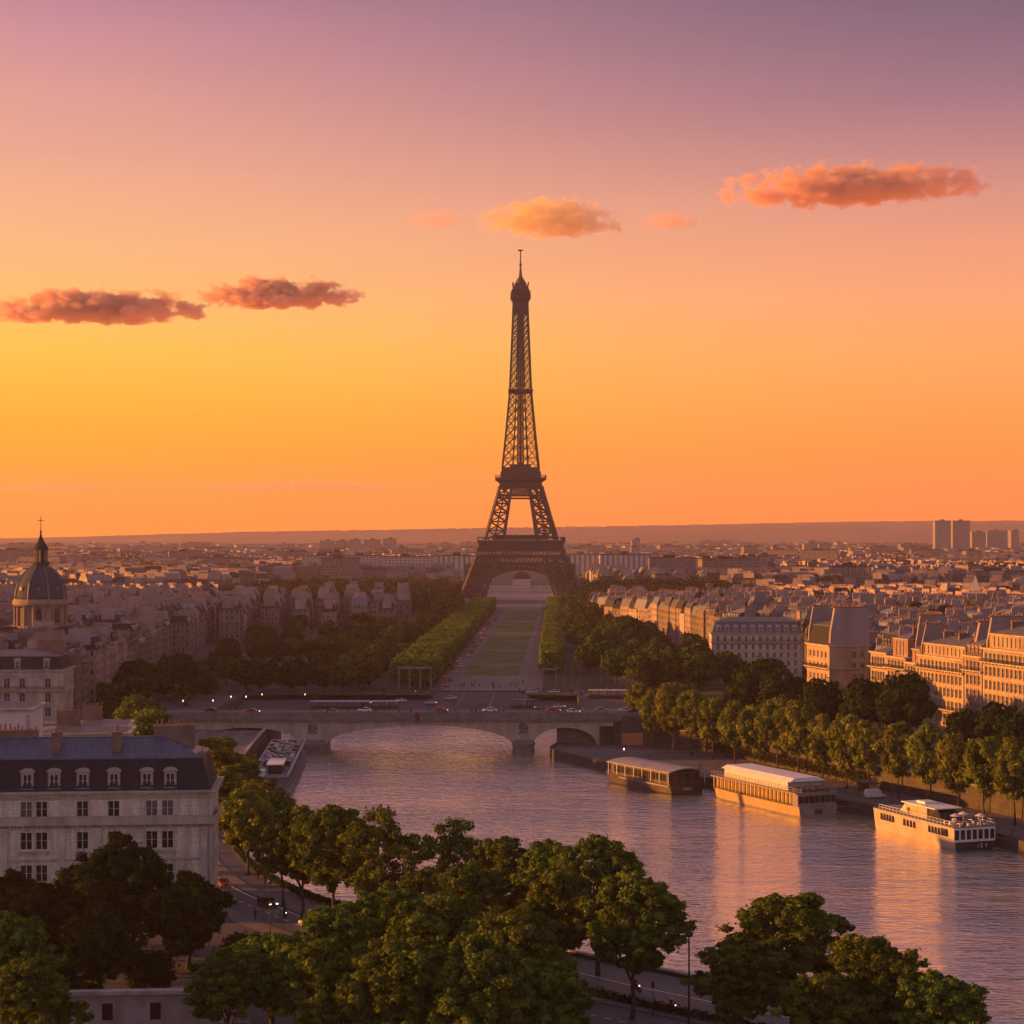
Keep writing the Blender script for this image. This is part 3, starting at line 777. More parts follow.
# ================================================================== BRIDGE
def make_bridge():
    root = empty('stone_bridge', (0, 0, 0), 0, 'long pale stone bridge with a wide shallow arch across the river', 'bridge')
    Y0, Y1 = 612.0, 628.0; ZD = 4.6
    B = M['bridge']
    spans = [(-97, -65.0), (-57.0, 0.5), (6.5, 26.0)]
    def arch_z(x):
        for a, b in spans:
            if a < x < b:
                u = (x - (a + b) / 2) / ((b - a) / 2); rise = 6.0 if b - a > 40 else 5.6
                base = -4.9 if b - a > 40 else -4.9
                return base + (1.35 - base if b - a > 40 else rise) * math.sqrt(max(0, 1 - abs(u) ** 2.15))
        return None
    # spandrel walls and soffit for each span
    for a, b in spans:
        mb = MB(); n = 48
        xs = [a + (b - a) * i / n for i in range(n + 1)]
        zz = [-8.0 if i in (0, n) else arch_z(x) for i, x in enumerate(xs)]
        zz[0] = zz[-1] = -4.9
        for i in range(n):
            mb.face([(xs[i], Y0, zz[i]), (xs[i + 1], Y0, zz[i + 1]), (xs[i + 1], Y0, 2.9), (xs[i], Y0, 2.9)])
            mb.face([(xs[i + 1], Y1, zz[i + 1]), (xs[i], Y1, zz[i]), (xs[i], Y1, 2.9), (xs[i + 1], Y1, 2.9)])
            mb.face([(xs[i], Y0, zz[i]), (xs[i], Y1, zz[i]), (xs[i + 1], Y1, zz[i + 1]), (xs[i + 1], Y0, zz[i + 1])])
            # raised arch ring
            if b - a > 20:
                mb.mesh_in([(xs[i], Y0 - .12, zz[i]), (xs[i + 1], Y0 - .12, zz[i + 1]), (xs[i + 1], Y0 - .12, min(zz[i + 1] + 0.75, 2.8)), (xs[i], Y0 - .12, min(zz[i] + 0.75, 2.8)),
                            (xs[i], Y0 + .1, zz[i]), (xs[i + 1], Y0 + .1, zz[i + 1])], [(0, 1, 2, 3), (0, 4, 5, 1)])
        mb.build('arch', B, root)
    for a, b in ((-65.0, -57.0), (0.5, 6.5)):
        c = (a + b) / 2; p = MB()
        p.box(a, b, Y0 + 0.02, Y1 - 0.02, -8, 2.9)
        po = p.build('pier', B, root)
        # rounded cutwater in front of the pier
        cw = MB(); n = 14; r = (b - a) / 2
        base = [(a - .3, Y0 + 3), (a - .3, Y0)] + [(c - (r + .3) * math.cos(PI * i / n), Y0 - (r * 0.9) * math.sin(PI * i / n)) for i in range(1, n)] + [(b + .3, Y0), (b + .3, Y0 + 3)]
        cw.frustum(base, -8, base, -4.6); 
        cap = [(c + (x - c) * 1.08, Y0 + (y - Y0) * 1.1) for x, y in base]
        cw.frustum(cap, -4.6, cap, -4.0)
        cw.frustum(base, -4.0, [(c + (x - c) * 0.8, Y0 + max(0, (y - Y0)) * 1 + min(0, y - Y0) * 0.12) for x, y in base], -3.0)
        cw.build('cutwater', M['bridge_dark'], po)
        em = MB(); n = 20
        em.tube([(c + 1.15 * math.cos(2 * PI * i / n), Y0 - 0.35, 0.9 + 1.15 * math.sin(2 * PI * i / n)) for i in range(n + 1)], [0.36] * (n + 1), 8)
        em.lathe([(0.7, 0)], 3) if False else None
        em.box(c - 0.62, c + 0.62, Y0 - 0.3, Y0, 0.3, 1.5)
        em.bar((c - 1.5, Y0 - 0.2, -1.2), (c, Y0 - 0.2, -0.2), 0.5); em.bar((c + 1.5, Y0 - 0.2, -1.2), (c, Y0 - 0.2, -0.2), 0.5)
        em.build('wreath_ornament', M['bridge_dark'], po)
    # abutments
    for q_ in ((26.0, 26.8, Y0), (26.8, 31.0, Y0 + 9), (31.0, 33.5, Y0), (-125, -97, Y0)):
        ab = MB(); ab.box(q_[0], q_[1], q_[2], Y1, -8, 2.9); ab.build('abutment', B if q_[0] < 30 else M['quay'], root)
    ab = MB(); ab.box(14.0, 25.98, Y0 + 5, Y1 - .05, -8, .9); ab.build('abutment', M['bridge_dark'], root)
    lint = MB(); lint.box(26.8, 31.0, Y0, Y0 + 8.9, 1.2, 2.9); lint.build('lintel', B, root)
    dk = MB(); dk.box(-128, 33.5, Y0 + 0.8, Y1 - 0.8, 2.9, ZD); dk.build('deck', M['asphalt'], root)
    co = MB()
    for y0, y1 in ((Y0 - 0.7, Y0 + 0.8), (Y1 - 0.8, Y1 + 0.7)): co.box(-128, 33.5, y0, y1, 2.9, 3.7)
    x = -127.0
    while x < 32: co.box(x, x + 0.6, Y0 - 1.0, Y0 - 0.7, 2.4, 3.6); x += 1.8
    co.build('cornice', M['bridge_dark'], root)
    for nm, y0 in (('parapet', Y0 - 0.45),):
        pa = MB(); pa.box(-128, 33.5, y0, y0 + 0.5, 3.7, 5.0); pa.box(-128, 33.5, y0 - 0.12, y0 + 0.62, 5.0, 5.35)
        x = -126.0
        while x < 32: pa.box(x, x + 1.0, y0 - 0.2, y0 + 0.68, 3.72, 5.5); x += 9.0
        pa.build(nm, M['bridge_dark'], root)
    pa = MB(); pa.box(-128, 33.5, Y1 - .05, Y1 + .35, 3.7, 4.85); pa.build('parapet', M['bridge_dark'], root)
    ln = MB()
    for y in (615.6, 624.0): ln.box(-127, 33, y, y + 0.25, ZD + 0.004, ZD + 0.012)
    x = -126
    while x < 30: ln.box(x, x + 3, 620, 620.2, ZD + 0.004, ZD + 0.012); x += 7
    ln.build('lane_markings', M['line'], root)
    for y in (Y0 + 0.9, Y1 - 3.0):
        sw = MB(); sw.box(-127.9, 33.4, y, y + 2.1, ZD + 0.002, ZD + 0.16); sw.build('pavement', M['pave'], root)
    # small red hanging ornament in the middle of the span
    o = empty('bridge_banner', (-29.0, Y0 - 0.9, 4.4), 0, 'small dark red figure-like banner hung on the bridge parapet over the main arch', 'banner')
    o.scale = (.62,) * 3
    b = MB(); b.frustum([(-1.0, -.1), (1.0, -.1), (1.0, .1), (-1.0, .1)], 0.4, [(-0.6, -.1), (0.6, -.1), (.6, .1), (-.6, .1)], 1.6, bottom=True); b.box(-1.2, 1.2, -.12, .12, -2.6, 0.4); b.bar((-.6, 0, -2.6), (-.8, 0, -4.2), 0.4, 0.2); b.bar((.6, 0, -2.6), (.7, 0, -4.4), 0.4, 0.2)
    b.build('cloth', M['red'], o)
    k = MB(); k.lathe([(0.1, 1.55), (0.42, 1.7), (0.45, 2.1), (0.2, 2.4)], 10); k.build('finial', M['bridge_dark'], o)
    # ramps down from the deck to street level
    rp = MB()
    rp.mesh_in([(-128, Y0 + .2, 4.5), (-128, Y1 - .2, 4.5), (-172, Y1 + 20, 0.05), (-172, Y0 + 4, 0.05), (-128, Y0 + .2, -1), (-128, Y1 - .2, -1), (-172, Y1 + 20, -1), (-172, Y0 + 4, -1)],
               [(0, 1, 2, 3), (0, 3, 7, 4), (1, 5, 6, 2), (0, 4, 5, 1), (3, 2, 6, 7)])
    rp.mesh_in([(33.5, Y0 + .2, 4.5), (33.5, Y1 - .2, 4.5), (66, Y1 + 12, 0.05), (66, Y0 + 6, 0.05), (33.5, Y0 + .2, -1), (33.5, Y1 - .2, -1), (66, Y1 + 12, -1), (66, Y0 + 6, -1)],
               [(3, 2, 1, 0), (4, 7, 3, 0), (2, 6, 5, 1), (1, 5, 4, 0), (7, 6, 2, 3)])
    tag(rp.build('approach_road', M['road']), kind='structure')
make_bridge()
# ================================================================== BUILDINGS
def holed_wall(mb, L, z0, z1, holes, rev=0.35, y=0.0):
    """facade in the local plane y, facing -y, with rectangular openings and their reveals"""
    xs = sorted(set([0.0, L] + [round(a, 3) for h in holes for a in h[:2]]))
    zs = sorted(set([z0, z1] + [round(a, 3) for h in holes for a in h[2:]]))
    H = [tuple(round(a, 3) for a in h) for h in holes]
    for j in range(len(zs) - 1):
        zc = (zs[j] + zs[j + 1]) / 2
        run = None
        for i in range(len(xs)):
            hole = True
            if i < len(xs) - 1:
                xc = (xs[i] + xs[i + 1]) / 2
                hole = any(h[0] < xc < h[1] and h[2] < zc < h[3] for h in H)
            if not hole and run is None: run = xs[i]
            if hole and run is not None:
                mb.face([(run, y, zs[j]), (xs[i], y, zs[j]), (xs[i], y, zs[j + 1]), (run, y, zs[j + 1])]); run = None
    for a, b, c, d in H:
        mb.face([(a, y, c), (a, y + rev, c), (a, y + rev, d), (a, y, d)]); mb.face([(b, y + rev, c), (b, y, c), (b, y, d), (b, y + rev, d)])
        mb.face([(a, y, c), (b, y, c), (b, y + rev, c), (a, y + rev, c)]); mb.face([(a, y + rev, d), (b, y + rev, d), (b, y, d), (a, y, d)])

WIN = {}
def window_mesh(w, h, split):
    k = (round(w, 2), round(h, 2), split)
    if k in WIN: return WIN[k]
    f = MB(); t = 0.09
    def fr(a, b, c, d, y0=-0.05, y1=0.06): f.box(a, b, y0, y1, c, d)
    fr(-w / 2, -w / 2 + t, 0, h); fr(w / 2 - t, w / 2, 0, h); fr(-w / 2 + t, w / 2 - t, 0, t); fr(-w / 2 + t, w / 2 - t, h - t, h)
    fr(-t * 0.7, t * 0.7, t, h - t, -0.07, 0.05)
    for z in (h * 0.5,): fr(-w / 2 + t, -t * .7, z, z + 0.05, -0.03, 0.03); fr(t * .7, w / 2 - t, z, z + 0.05, -0.03, 0.03)
    p = MB(); p.box(-w / 2 + 0.03, w / 2 - 0.03, 0.065, 0.11, 0.03, h - 0.03)
    if split: r = (f.mesh('window', M['frame']), p.mesh('pane', M['glass']))
    else:
        n = len(f.f); f.mesh_in(p.v, p.f); f.m[n:] = [1] * (len(f.f) - n)
        r = (f.mesh('window', [M['frame'], M['glass']]), None)
    WIN[k] = r; return r

def add_window(parent, x, y, z, w, h, split=False, rz=0.0):
    a, b = window_mesh(w, h, split)
    o = link('window', a, parent, (x, y, z), rz)
    if b:
        if 'pane2' not in WIN: WIN['pane2'] = {}
        v = rng.random()
        if v < .4:
            if b.name not in WIN['pane2']:
                b2 = b.copy(); b2.materials.clear(); b2.materials.append(M['dim_curtain']); WIN['pane2'][b.name] = b2
            b = WIN['pane2'][b.name]
        link('pane', b, o)
    return o

DORM = {}
def dormer(parent, x, y, z, w, h, depth, stone, split=True):
    k = (w, h, depth, stone)
    if k not in DORM:
        d = MB()
        d.box(-w / 2, -w / 2 + 0.3, 0, depth, 0, h); d.box(w / 2 - 0.3, w / 2, 0, depth, 0, h)
        d.box(-w / 2 + 0.3, w / 2 - 0.3, 0, depth, h - 0.32, h); d.box(-w / 2 - .14, w / 2 + .14, -0.14, depth, -0.2, 0)
        d.box(-w / 2 - 0.2, w / 2 + 0.2, -0.2, depth, h, h + 0.2)
        n = 10
        arc = [(-w / 2 - 0.1, h + .2)] + [(-(w / 2 + .05) * math.cos(PI * i / n), h + 0.2 + 0.4 * math.sin(PI * i / n)) for i in range(1, n)] + [(w / 2 + 0.1, h + .2)]
        vs = [(a, -0.12, b) for a, b in arc] + [(a, depth, b) for a, b in arc]; m = len(arc)
        d.mesh_in(vs, [tuple(range(m))] + [(i + 1, i, m + i, m + i + 1) for i in range(m - 1)])
        DORM[k] = d.mesh('dormer', M[stone])
    o = link('dormer', DORM[k], parent, (x, y, z))
    ww = w - 0.6
    if split:
        a, b = window_mesh(ww, h - 0.36, True)
        q = link('window', a, o, (0, 0.16, 0.02))
        b2 = link('pane', b, o, (0, 0.16, 0.02))
    else:
        a, b = window_mesh(ww, h - 0.36, False); link('window', a, o, (0, 0.16, 0.02))
    return o

def pots(mb, x0, x1, y, z, n, axis='x', r=random.Random(5)):
    for i in range(n):
        t = (i + 0.5) / n; a = x0 + (x1 - x0) * t
        px, py = (a, y) if axis == 'x' else (y, a)
        hh = 0.35 + r.random() * 0.75; w = 0.13 + r.random() * 0.07; px += (r.random() - .5) * .3 if axis == 'x' else 0; py += (r.random() - .5) * .3 if axis != 'x' else 0
        mb.frustum([(px - w, py - w), (px + w, py - w), (px + w, py + w), (px - w, py + w)], z, [(px - w * .7, py - w * .7), (px + w * .7, py - w * .7), (px + w * .7, py + w * .7), (px - w * .7, py + w * .7)], z + hh)

def detailed_house(name, label, cat, loc, rz, L, D, rows, bays, eave, group=None, stone='stone', mans=3.6, roof=2.4, mat_roof='slate', mat_top='zinc',
                   dormers=None, balcony=(), sill=0.0, party=(), split=False, right_bays=None, attic=None, cornice=0.5, rail=True, left_bays=None, chimneys=(), ww=1.25, pil=False):
    """rows: (z0, z1) of each window row; bays: window centres on the front; party: (x, y0, y1, z, thickness); attic: (inset, top)"""
    root = empty(name, (loc[0], loc[1], 0), rz, label, cat, group)
    st = M[stone]
    holes = [(b - ww / 2, b + ww / 2, z0, z1) for z0, z1 in rows for b in bays]
    w = MB(); holed_wall(w, L, 0, eave, holes)
    def side(bl, x, left):
        t = MB(); hl = [(b - ww / 2, b + ww / 2, z0, z1) for z0, z1 in rows for b in (bl or [])]
        holed_wall(t, D, 0, eave, hl)
        # local wall along +x -> side wall
        vs = [(x - v[1], v[0], v[2]) if not left else (x + v[1], D - v[0], v[2]) for v in t.v]
        w.mesh_in(vs, t.f)
    side(right_bays, L, False); side(left_bays, 0, True)
    w.face([(L, D, 0), (0, D, 0), (0, D, eave), (L, D, eave)])
    # floor bands and quoins
    wo = w.build('wall', st, root)
    tr = MB()
    for z0, z1 in rows[1:]:
        if z1 + 0.75 < eave - 0.5: tr.box(-0.12, L + 0.12, -0.14, D + .1, z1 + 0.62, z1 + 0.86)
    for x in (0.25, L - 0.95): tr.box(x, x + 0.7, -0.1, -0.003, 0, eave - 0.7)
    tr.build('string_course', M['stone2'], root)
    if pil:
        free = sorted([0.8, L - 1.2] + [(a + c) / 2 for a, c in zip(sorted(bays)[:-1], sorted(bays)[1:]) if c - a > 4.0])
        for x in free:
            p_ = MB(); p_.box(x - .5, x + .5, -.22, -.004, 4.2, 12.9); p_.box(x - .62, x + .62, -.34, -.004, 12.2, 12.55); p_.box(x - .75, x + .75, -.42, -.004, 12.9, 13.25); p_.box(x - .66, x + .66, -.32, -.004, 4.0, 4.2)
            p_.build('pilaster', M['stone'], root)
        for x in bays:
            p_ = MB(); p_.box(x - 1.2, x + 1.2, -.3, -.004, 9.35, 9.62); p_.box(x - 1.1, x - .8, -.2, -.004, 8.9, 9.35); p_.box(x + .8, x + 1.1, -.2, -.004, 8.9, 9.35); p_.build('window_ledge', M['stone2'], root)
        p_ = MB(); p_.box(-.05, L + .05, -.1, -.004, 17.75, 18.1); p_.box(-.05, L + .05, -.12, -.004, 8.0, 8.25); p_.build('moulding', M['stone2'], root)
    for z0, z1 in rows:
        for b in bays: add_window(root, b, 0.28, z0, ww, z1 - z0, split)
        for b in (right_bays or []): add_window(root, L - 0.28, b, z0, ww, z1 - z0, split, PI / 2)
        for b in (left_bays or []): add_window(root, 0.28, D - b, z0, ww, z1 - z0, split, -PI / 2)
    for z in balcony:
        bm = MB(); bm.box(-0.9, L + 0.9, -1.05, -0.004, z - 0.32, z); bm.box(L + 0.004, L + 0.9, -0.004, D * 0.8, z - 0.32, z)
        x = 0.2
        while x < L: bm.box(x, x + 0.35, -0.8, -0.01, z - 0.75, z - 0.33); x += 2.1
        bo = bm.build('balcony', M['stone2'], root)
        if rail:
            rm = MB()
            if rail == 'stone':
                rm.box(-0.85, L + 0.85, -1.0, -0.82, z + 0.003, z + 0.9); rm.box(-0.9, L + 0.9, -1.06, -0.76, z + 0.9, z + 1.05)
                rm.box(L + 0.66, L + 0.85, -0.82, D * 0.8, z + 0.003, z + 0.95)
            else:
                rm.box(-0.85, L + 0.85, -1.0, -0.94, z + 0.95, z + 1.03); x = -0.8
                while x < L + 0.8: rm.box(x, x + 0.05, -0.99, -0.95, z + 0.003, z + 0.95); x += 0.22
            rm.build('railing', M['stone2'] if rail == 'stone' else M['black'], bo)
    co = MB(); c = cornice
    co.box(-c, L + c, -c, D + c, eave, eave + 0.3); co.box(-c * 1.4, L + c * 1.4, -c * 1.4, D + c * 1.4, eave + 0.3, eave + 0.55)
    co.build('cornice', M['stone2'], root)
    zt = eave + 0.55
    if attic:
        ins, top = attic
        ab = [b for b in bays if ins + 0.8 < b < L - ins - 0.8]
        am = MB(); am.spare = 0
        t = MB(); holed_wall(t, L - 2 * ins, zt, top, [(b - ins - .5, b - ins + .5, zt + 0.4, top - 0.55) for b in ab])
        am.mesh_in([(v[0] + ins, v[1] + ins, v[2]) for v in t.v], t.f)
        am.face([(L - ins, ins, zt), (L - ins, D - ins, zt), (L - ins, D - ins, top), (L - ins, ins, top)])
        am.face([(ins, D - ins, zt), (ins, ins, zt), (ins, ins, top), (ins, D - ins, top)])
        am.face([(L - ins, D - ins, zt), (ins, D - ins, zt), (ins, D - ins, top), (L - ins, D - ins, top)])
        ao = am.build('attic_storey', st, root)
        for b in ab: add_window(root, b, ins + 0.28, zt + 0.4, 1.0, top - 0.95 - zt)
        tc = MB(); tc.box(ins - 0.3, L - ins + 0.3, ins - 0.3, D - ins + 0.3, top, top + 0.3); tc.build('cornice', M['stone2'], root)
        zt = top + 0.3; i0 = ins
    else: i0 = 0.15
    a = [(i0, i0), (L - i0, i0), (L - i0, D - i0), (i0, D - i0)]
    i1 = i0 + (1.5 if mans > 0.5 else 0.1)
    b = [(i1, i1), (L - i1, i1), (L - i1, D - i1), (i1, D - i1)]
    if mans > 0.5:
        ro = MB(); ro.frustum(a, zt, b, zt + mans, top=False)
        mo = ro.build('mansard_roof', M[mat_roof], root)
        gt = MB(); gt.box(i1 - 0.25, L - i1 + 0.25, i1 - 0.25, D - i1 + .25, zt + mans - 0.1, zt + mans + 0.14); gt.build('roof_flashing', M[mat_top], root)
        zr = zt + mans + 0.14
    else: zr = zt
    rg = min(D / 2 - 0.4, L / 2 - 0.4)
    tp = MB(); tp.frustum(b, zr, [(min(rg, L / 2) + i1 * 0, D / 2 - 0.2), (L - rg, D / 2 - 0.2), (L - rg, D / 2 + 0.2), (rg, D / 2 + 0.2)], zr + roof)
    if pil:
        x = rg + .3
        while x < L - rg:
            for s_ in (0, 1):
                y0_ = i1 if s_ == 0 else D - i1
                tp.bar((x, y0_, zr + .02), (x, D / 2 + (-.2 if s_ == 0 else .2), zr + roof + .02), .07, cap=False)
            x += .85
        tp.box(rg - .1, L - rg + .1, D / 2 - .3, D / 2 + .3, zr + roof - .08, zr + roof + .14)
    tp.build('roof', M[mat_top], root)
    for x in (dormers or []):
        dormer(root, x, i0 + 0.25, zt + 0.45, *((1.95, 2.6) if pil else (1.75, 2.35)), 1.7, 'stone2' if pil else stone, split)
    for x, y0, y1, z, th in party:
        pm = MB(); pm.mesh_in(*gable(x, th, y0, y1, max(0.5, eave - 1), z))
        po = pm.build('party_wall', M['plaster'], root)
        cm = MB(); n = max(4, int((y1 - y0) * 1.1)); cm.box(x - .1, x + th + .1, y0 + 1, y1 - 1, z, z + 0.25)
        cm.build('coping', M['brick'], po)
        km = MB(); pots(km, y0 + 1.3, y1 - 1.3, x + th / 2, z + 0.25, n, 'y'); km.build('chimney_pots', M['pot'], po)
    for x0, x1, y0, y1, z0, z1 in chimneys:
        cm = MB(); cm.box(x0, x1, y0, y1, z0, z1); cm.box(x0 - .12, x1 + .12, y0 - .12, y1 + .12, z1, z1 + .22)
        ch = cm.build('chimney', M['brick'], root); km = MB()
        if x1 - x0 > y1 - y0: pots(km, x0, x1, (y0 + y1) / 2, z1 + .22, max(2, int((x1 - x0) * 1.5)))
        else: pots(km, y0, y1, (x0 + x1) / 2, z1 + .22, max(2, int((y1 - y0) * 1.5)), 'y')
        km.build('chimney_pots', M['pot'], ch)
    return root

def gable(x, th, y0, y1, z0, z1):
    """thick party wall whose front edge leans with the roof"""
    pr = [(y0, z0), (y1, z0), (y1, z1 - 1.2), (y1 - 1.2, z1), (y0 + 1.9, z1), (y0 + 0.35, z0 + (z1 - z0) * 0.42)]
    n = len(pr)
    vs = [(x, a, b) for a, b in pr] + [(x + th, a, b) for a, b in pr]
    return vs, [tuple(reversed(range(n))), tuple(range(n, 2 * n))] + [(i, (i + 1) % n, n + (i + 1) % n, n + i) for i in range(n)]

# ---- the big pale building on the left, seen across the trees
detailed_house('mansion_block', 'big pale stone building in the left foreground with blue slate mansard and six dormers', 'building', (-111.3, 314.5), R(5), 63.5, 17,
               [(0.4, 3.3), (4.7, 7.4), (9.8, 12.6), (14.95, 17.5)], [63.5 - k for k in (7.0, 9.5, 15.5, 20.4, 26.8, 29.2, 36, 38.5, 46, 52, 57)], 18.5,
               mans=5.0, roof=2.6, mat_roof='slate', mat_top='zinc_blue', dormers=[63.5 - k for k in (6.6, 10.3, 15.5, 20.4, 24.9, 29.1, 34.7, 40, 46, 52)],
               balcony=(14.1,), rail='stone', split=True, right_bays=(3.5, 8.5, 13.5), chimneys=[(53.6, 60.2, 8.4, 10.2, 20, 28.4), (28.6, 34.8, 8.4, 10.2, 20, 27.8),
               (37.8, 39.1, 3.4, 6.6, 23, 27.9), (47.4, 48.7, 3.4, 6.6, 23, 27.9), (61.2, 62.4, 2.0, 3.4, 19, 24.6)], cornice=0.7, ww=1.85, pil=True, stone='ashlar')

# ---- sunlit row on the right bank
def on_row(s): return (121 + .266 * s, 676 - .964 * s)
TR = math.atan2(-.964, .266)
def bays_for(L, n, m=1.3): return [m + (L - 2 * m) * (i + 0.5) / n for i in range(n)]
def rows_for(n, base, step, h=2.2): return [(base + i * step, base + i * step + h) for i in range(n)]
ROWG = 'sunlit stone houses on the right bank'
detailed_house('corner_house', 'sunlit corner house with tall blank grey gable, farthest in the right bank row', 'house', (104.6, 709), math.atan2(-.964, .266), 19, 15,
               rows_for(5, 1.4, 3.9), bays_for(19, 5), 21.0, ROWG, mans=6.5, roof=1.6, party=[(0, .2, 13, 34.5, .8), (17.6, .2, 15, 34.5, 1.3)], balcony=(13.6,), right_bays=(9.5, 12.5), ww=1.5, stone='stone_warm')
specs = [(0.5, 12, 16, 20.0, 5, 4.4, 0, 'low sunlit house with plain grey side beside the tall blank gable', None, []),
         (12.5, 14, 15, 19.2, 5, 3.5, 0, 'pink lit house under a two tier golden attic, second along the row', (1.6, 25.4), [(13.3, 3.4, 15, 33.5, .7)]),
         (27, 8, 14, 18.0, 3, 3.4, 0, 'slim house squeezed between two wider sunlit houses', (1.4, 22.6), []),
         (35.5, 30, 16, 21.0, 11, 3.8, 0, 'wide sunlit house with a gold attic storey and grey zinc roof', (1.2, 25.0), [(0, .6, 9, 31.0, .6), (29.2, 3.5, 16, 33.0, 1.2)]),
         (66, 11, 15, 22.5, 4, 4.0, 3.5, 'narrow pinkish house with ornate dormers beside a dark chimney wall', None, [(10.2, 1.4, 15, 35.0, .9)]),
         (77.5, 44, 16, 25.4, 17, 4.1, 0, 'long golden corner house with tall dark windows at the right edge', (1.4, 30.0), [(12, 7.5, 15, 35.0, .8)])]
for s, L, D, ev, nb, st, mn, lab, att, pw in specs:
    sn = {12: 'stone_warm', 14: 'stone_pink', 8: 'stone_pink', 30: 'stone_warm', 11: 'stone_pink', 44: 'stone_warm'}[L]; rc = random.Random(L)
    nr = round((ev - 1) / st); st = (ev - 0.8) / nr
    detailed_house('town_house', lab, 'house', on_row(s), TR, L, D, rows_for(nr, 1.2, st, st * 0.68), bays_for(L, nb, 0.8), ev, ROWG, mans=mn, roof=2.2,
                   mat_top='zinc', attic=att, party=pw, balcony=(1.3 + st * (nr - 1), 1.3 + st), dormers=bays_for(L, nb, 0.8) if mn else None, ww=1.7, cornice=0.45, stone=sn, mat_roof='slate', chimneys=[(q_, q_ + .7, D * .35, D * .35 + 3.5, ev, (att[1] if att else ev + mn) + 3.6) for q_ in [L * (i + .6) / max(1, L // 9) for i in range(max(1, L // 9))]])
# ---- zinc roofed block facing the camera beyond the park trees
detailed_house('town_house', 'grey zinc roofed block with dark attic windows, behind the round park trees', 'house', (84, 842), R(-2), 38, 16,
               rows_for(5, 1.2, 3.4), bays_for(38, 12), 17.8, mans=4.6, roof=1.8, mat_roof='zinc', dormers=bays_for(38, 10), balcony=(14.6,), right_bays=(4, 8, 12), left_bays=(4, 8, 12),
               party=[(37.4, 3, 15, 27, .8)], ww=1.2)
# ---- stone block on the left beyond the mansion
detailed_house('town_house', 'tan stone block with dark mansard and three dormers below the dome', 'house', (-186, 588), R(3), 53.5, 18,
               rows_for(4, 1.6, 4.3, 2.9), [53.5 - k for k in (4.5, 12, 16.5, 25, 32, 39, 46)], 19.4, mans=3.8, roof=1.6, mat_top='zinc', dormers=[53.5 - k for k in (5, 13.5, 20.5, 29, 37, 45)],
               balcony=(14.0,), right_bays=(3, 7, 11, 15), ww=1.7, stone='stone2', chimneys=[(24, 34, 10, 11, 22, 27.5), (44, 52, 10, 11, 22, 28)])
# ---- roofs crowding behind the mansion
for (x, y, rz, L, D, ev, lab) in ((-118, 398, 4, 22, 14, 24.6, 'white rendered block peeking up behind the mansion at the left edge'), (-103, 425, 6, 21, 15, 17.0, 'low house with shallow zinc roof behind the mansion ridge'),
                                  (-150, 480, 3, 42, 14, 14, 'long low house between the mansion and the tan stone block'), (-112, 500, 8, 16, 14, 11.5, 'small house half hidden by bright bank trees')):
    detailed_house('rear_house', lab, 'house', (x, y), R(rz), L, D, rows_for(3, 1.5, 3.6), bays_for(L, max(3, int(L / 3.4))), ev, mans=0, roof=1.0, mat_top='zinc',
                   stone='render' if ev > 19 else 'stone2', chimneys=[(L * .25, L * .25 + 5, D * .5, D * .5 + .8, ev, ev + 4.5)] if ev < 19 else [(L * .3, L * .3 + 5, D * .4, D * .4 + .8, ev, ev + 1.6)], ww=1.2)

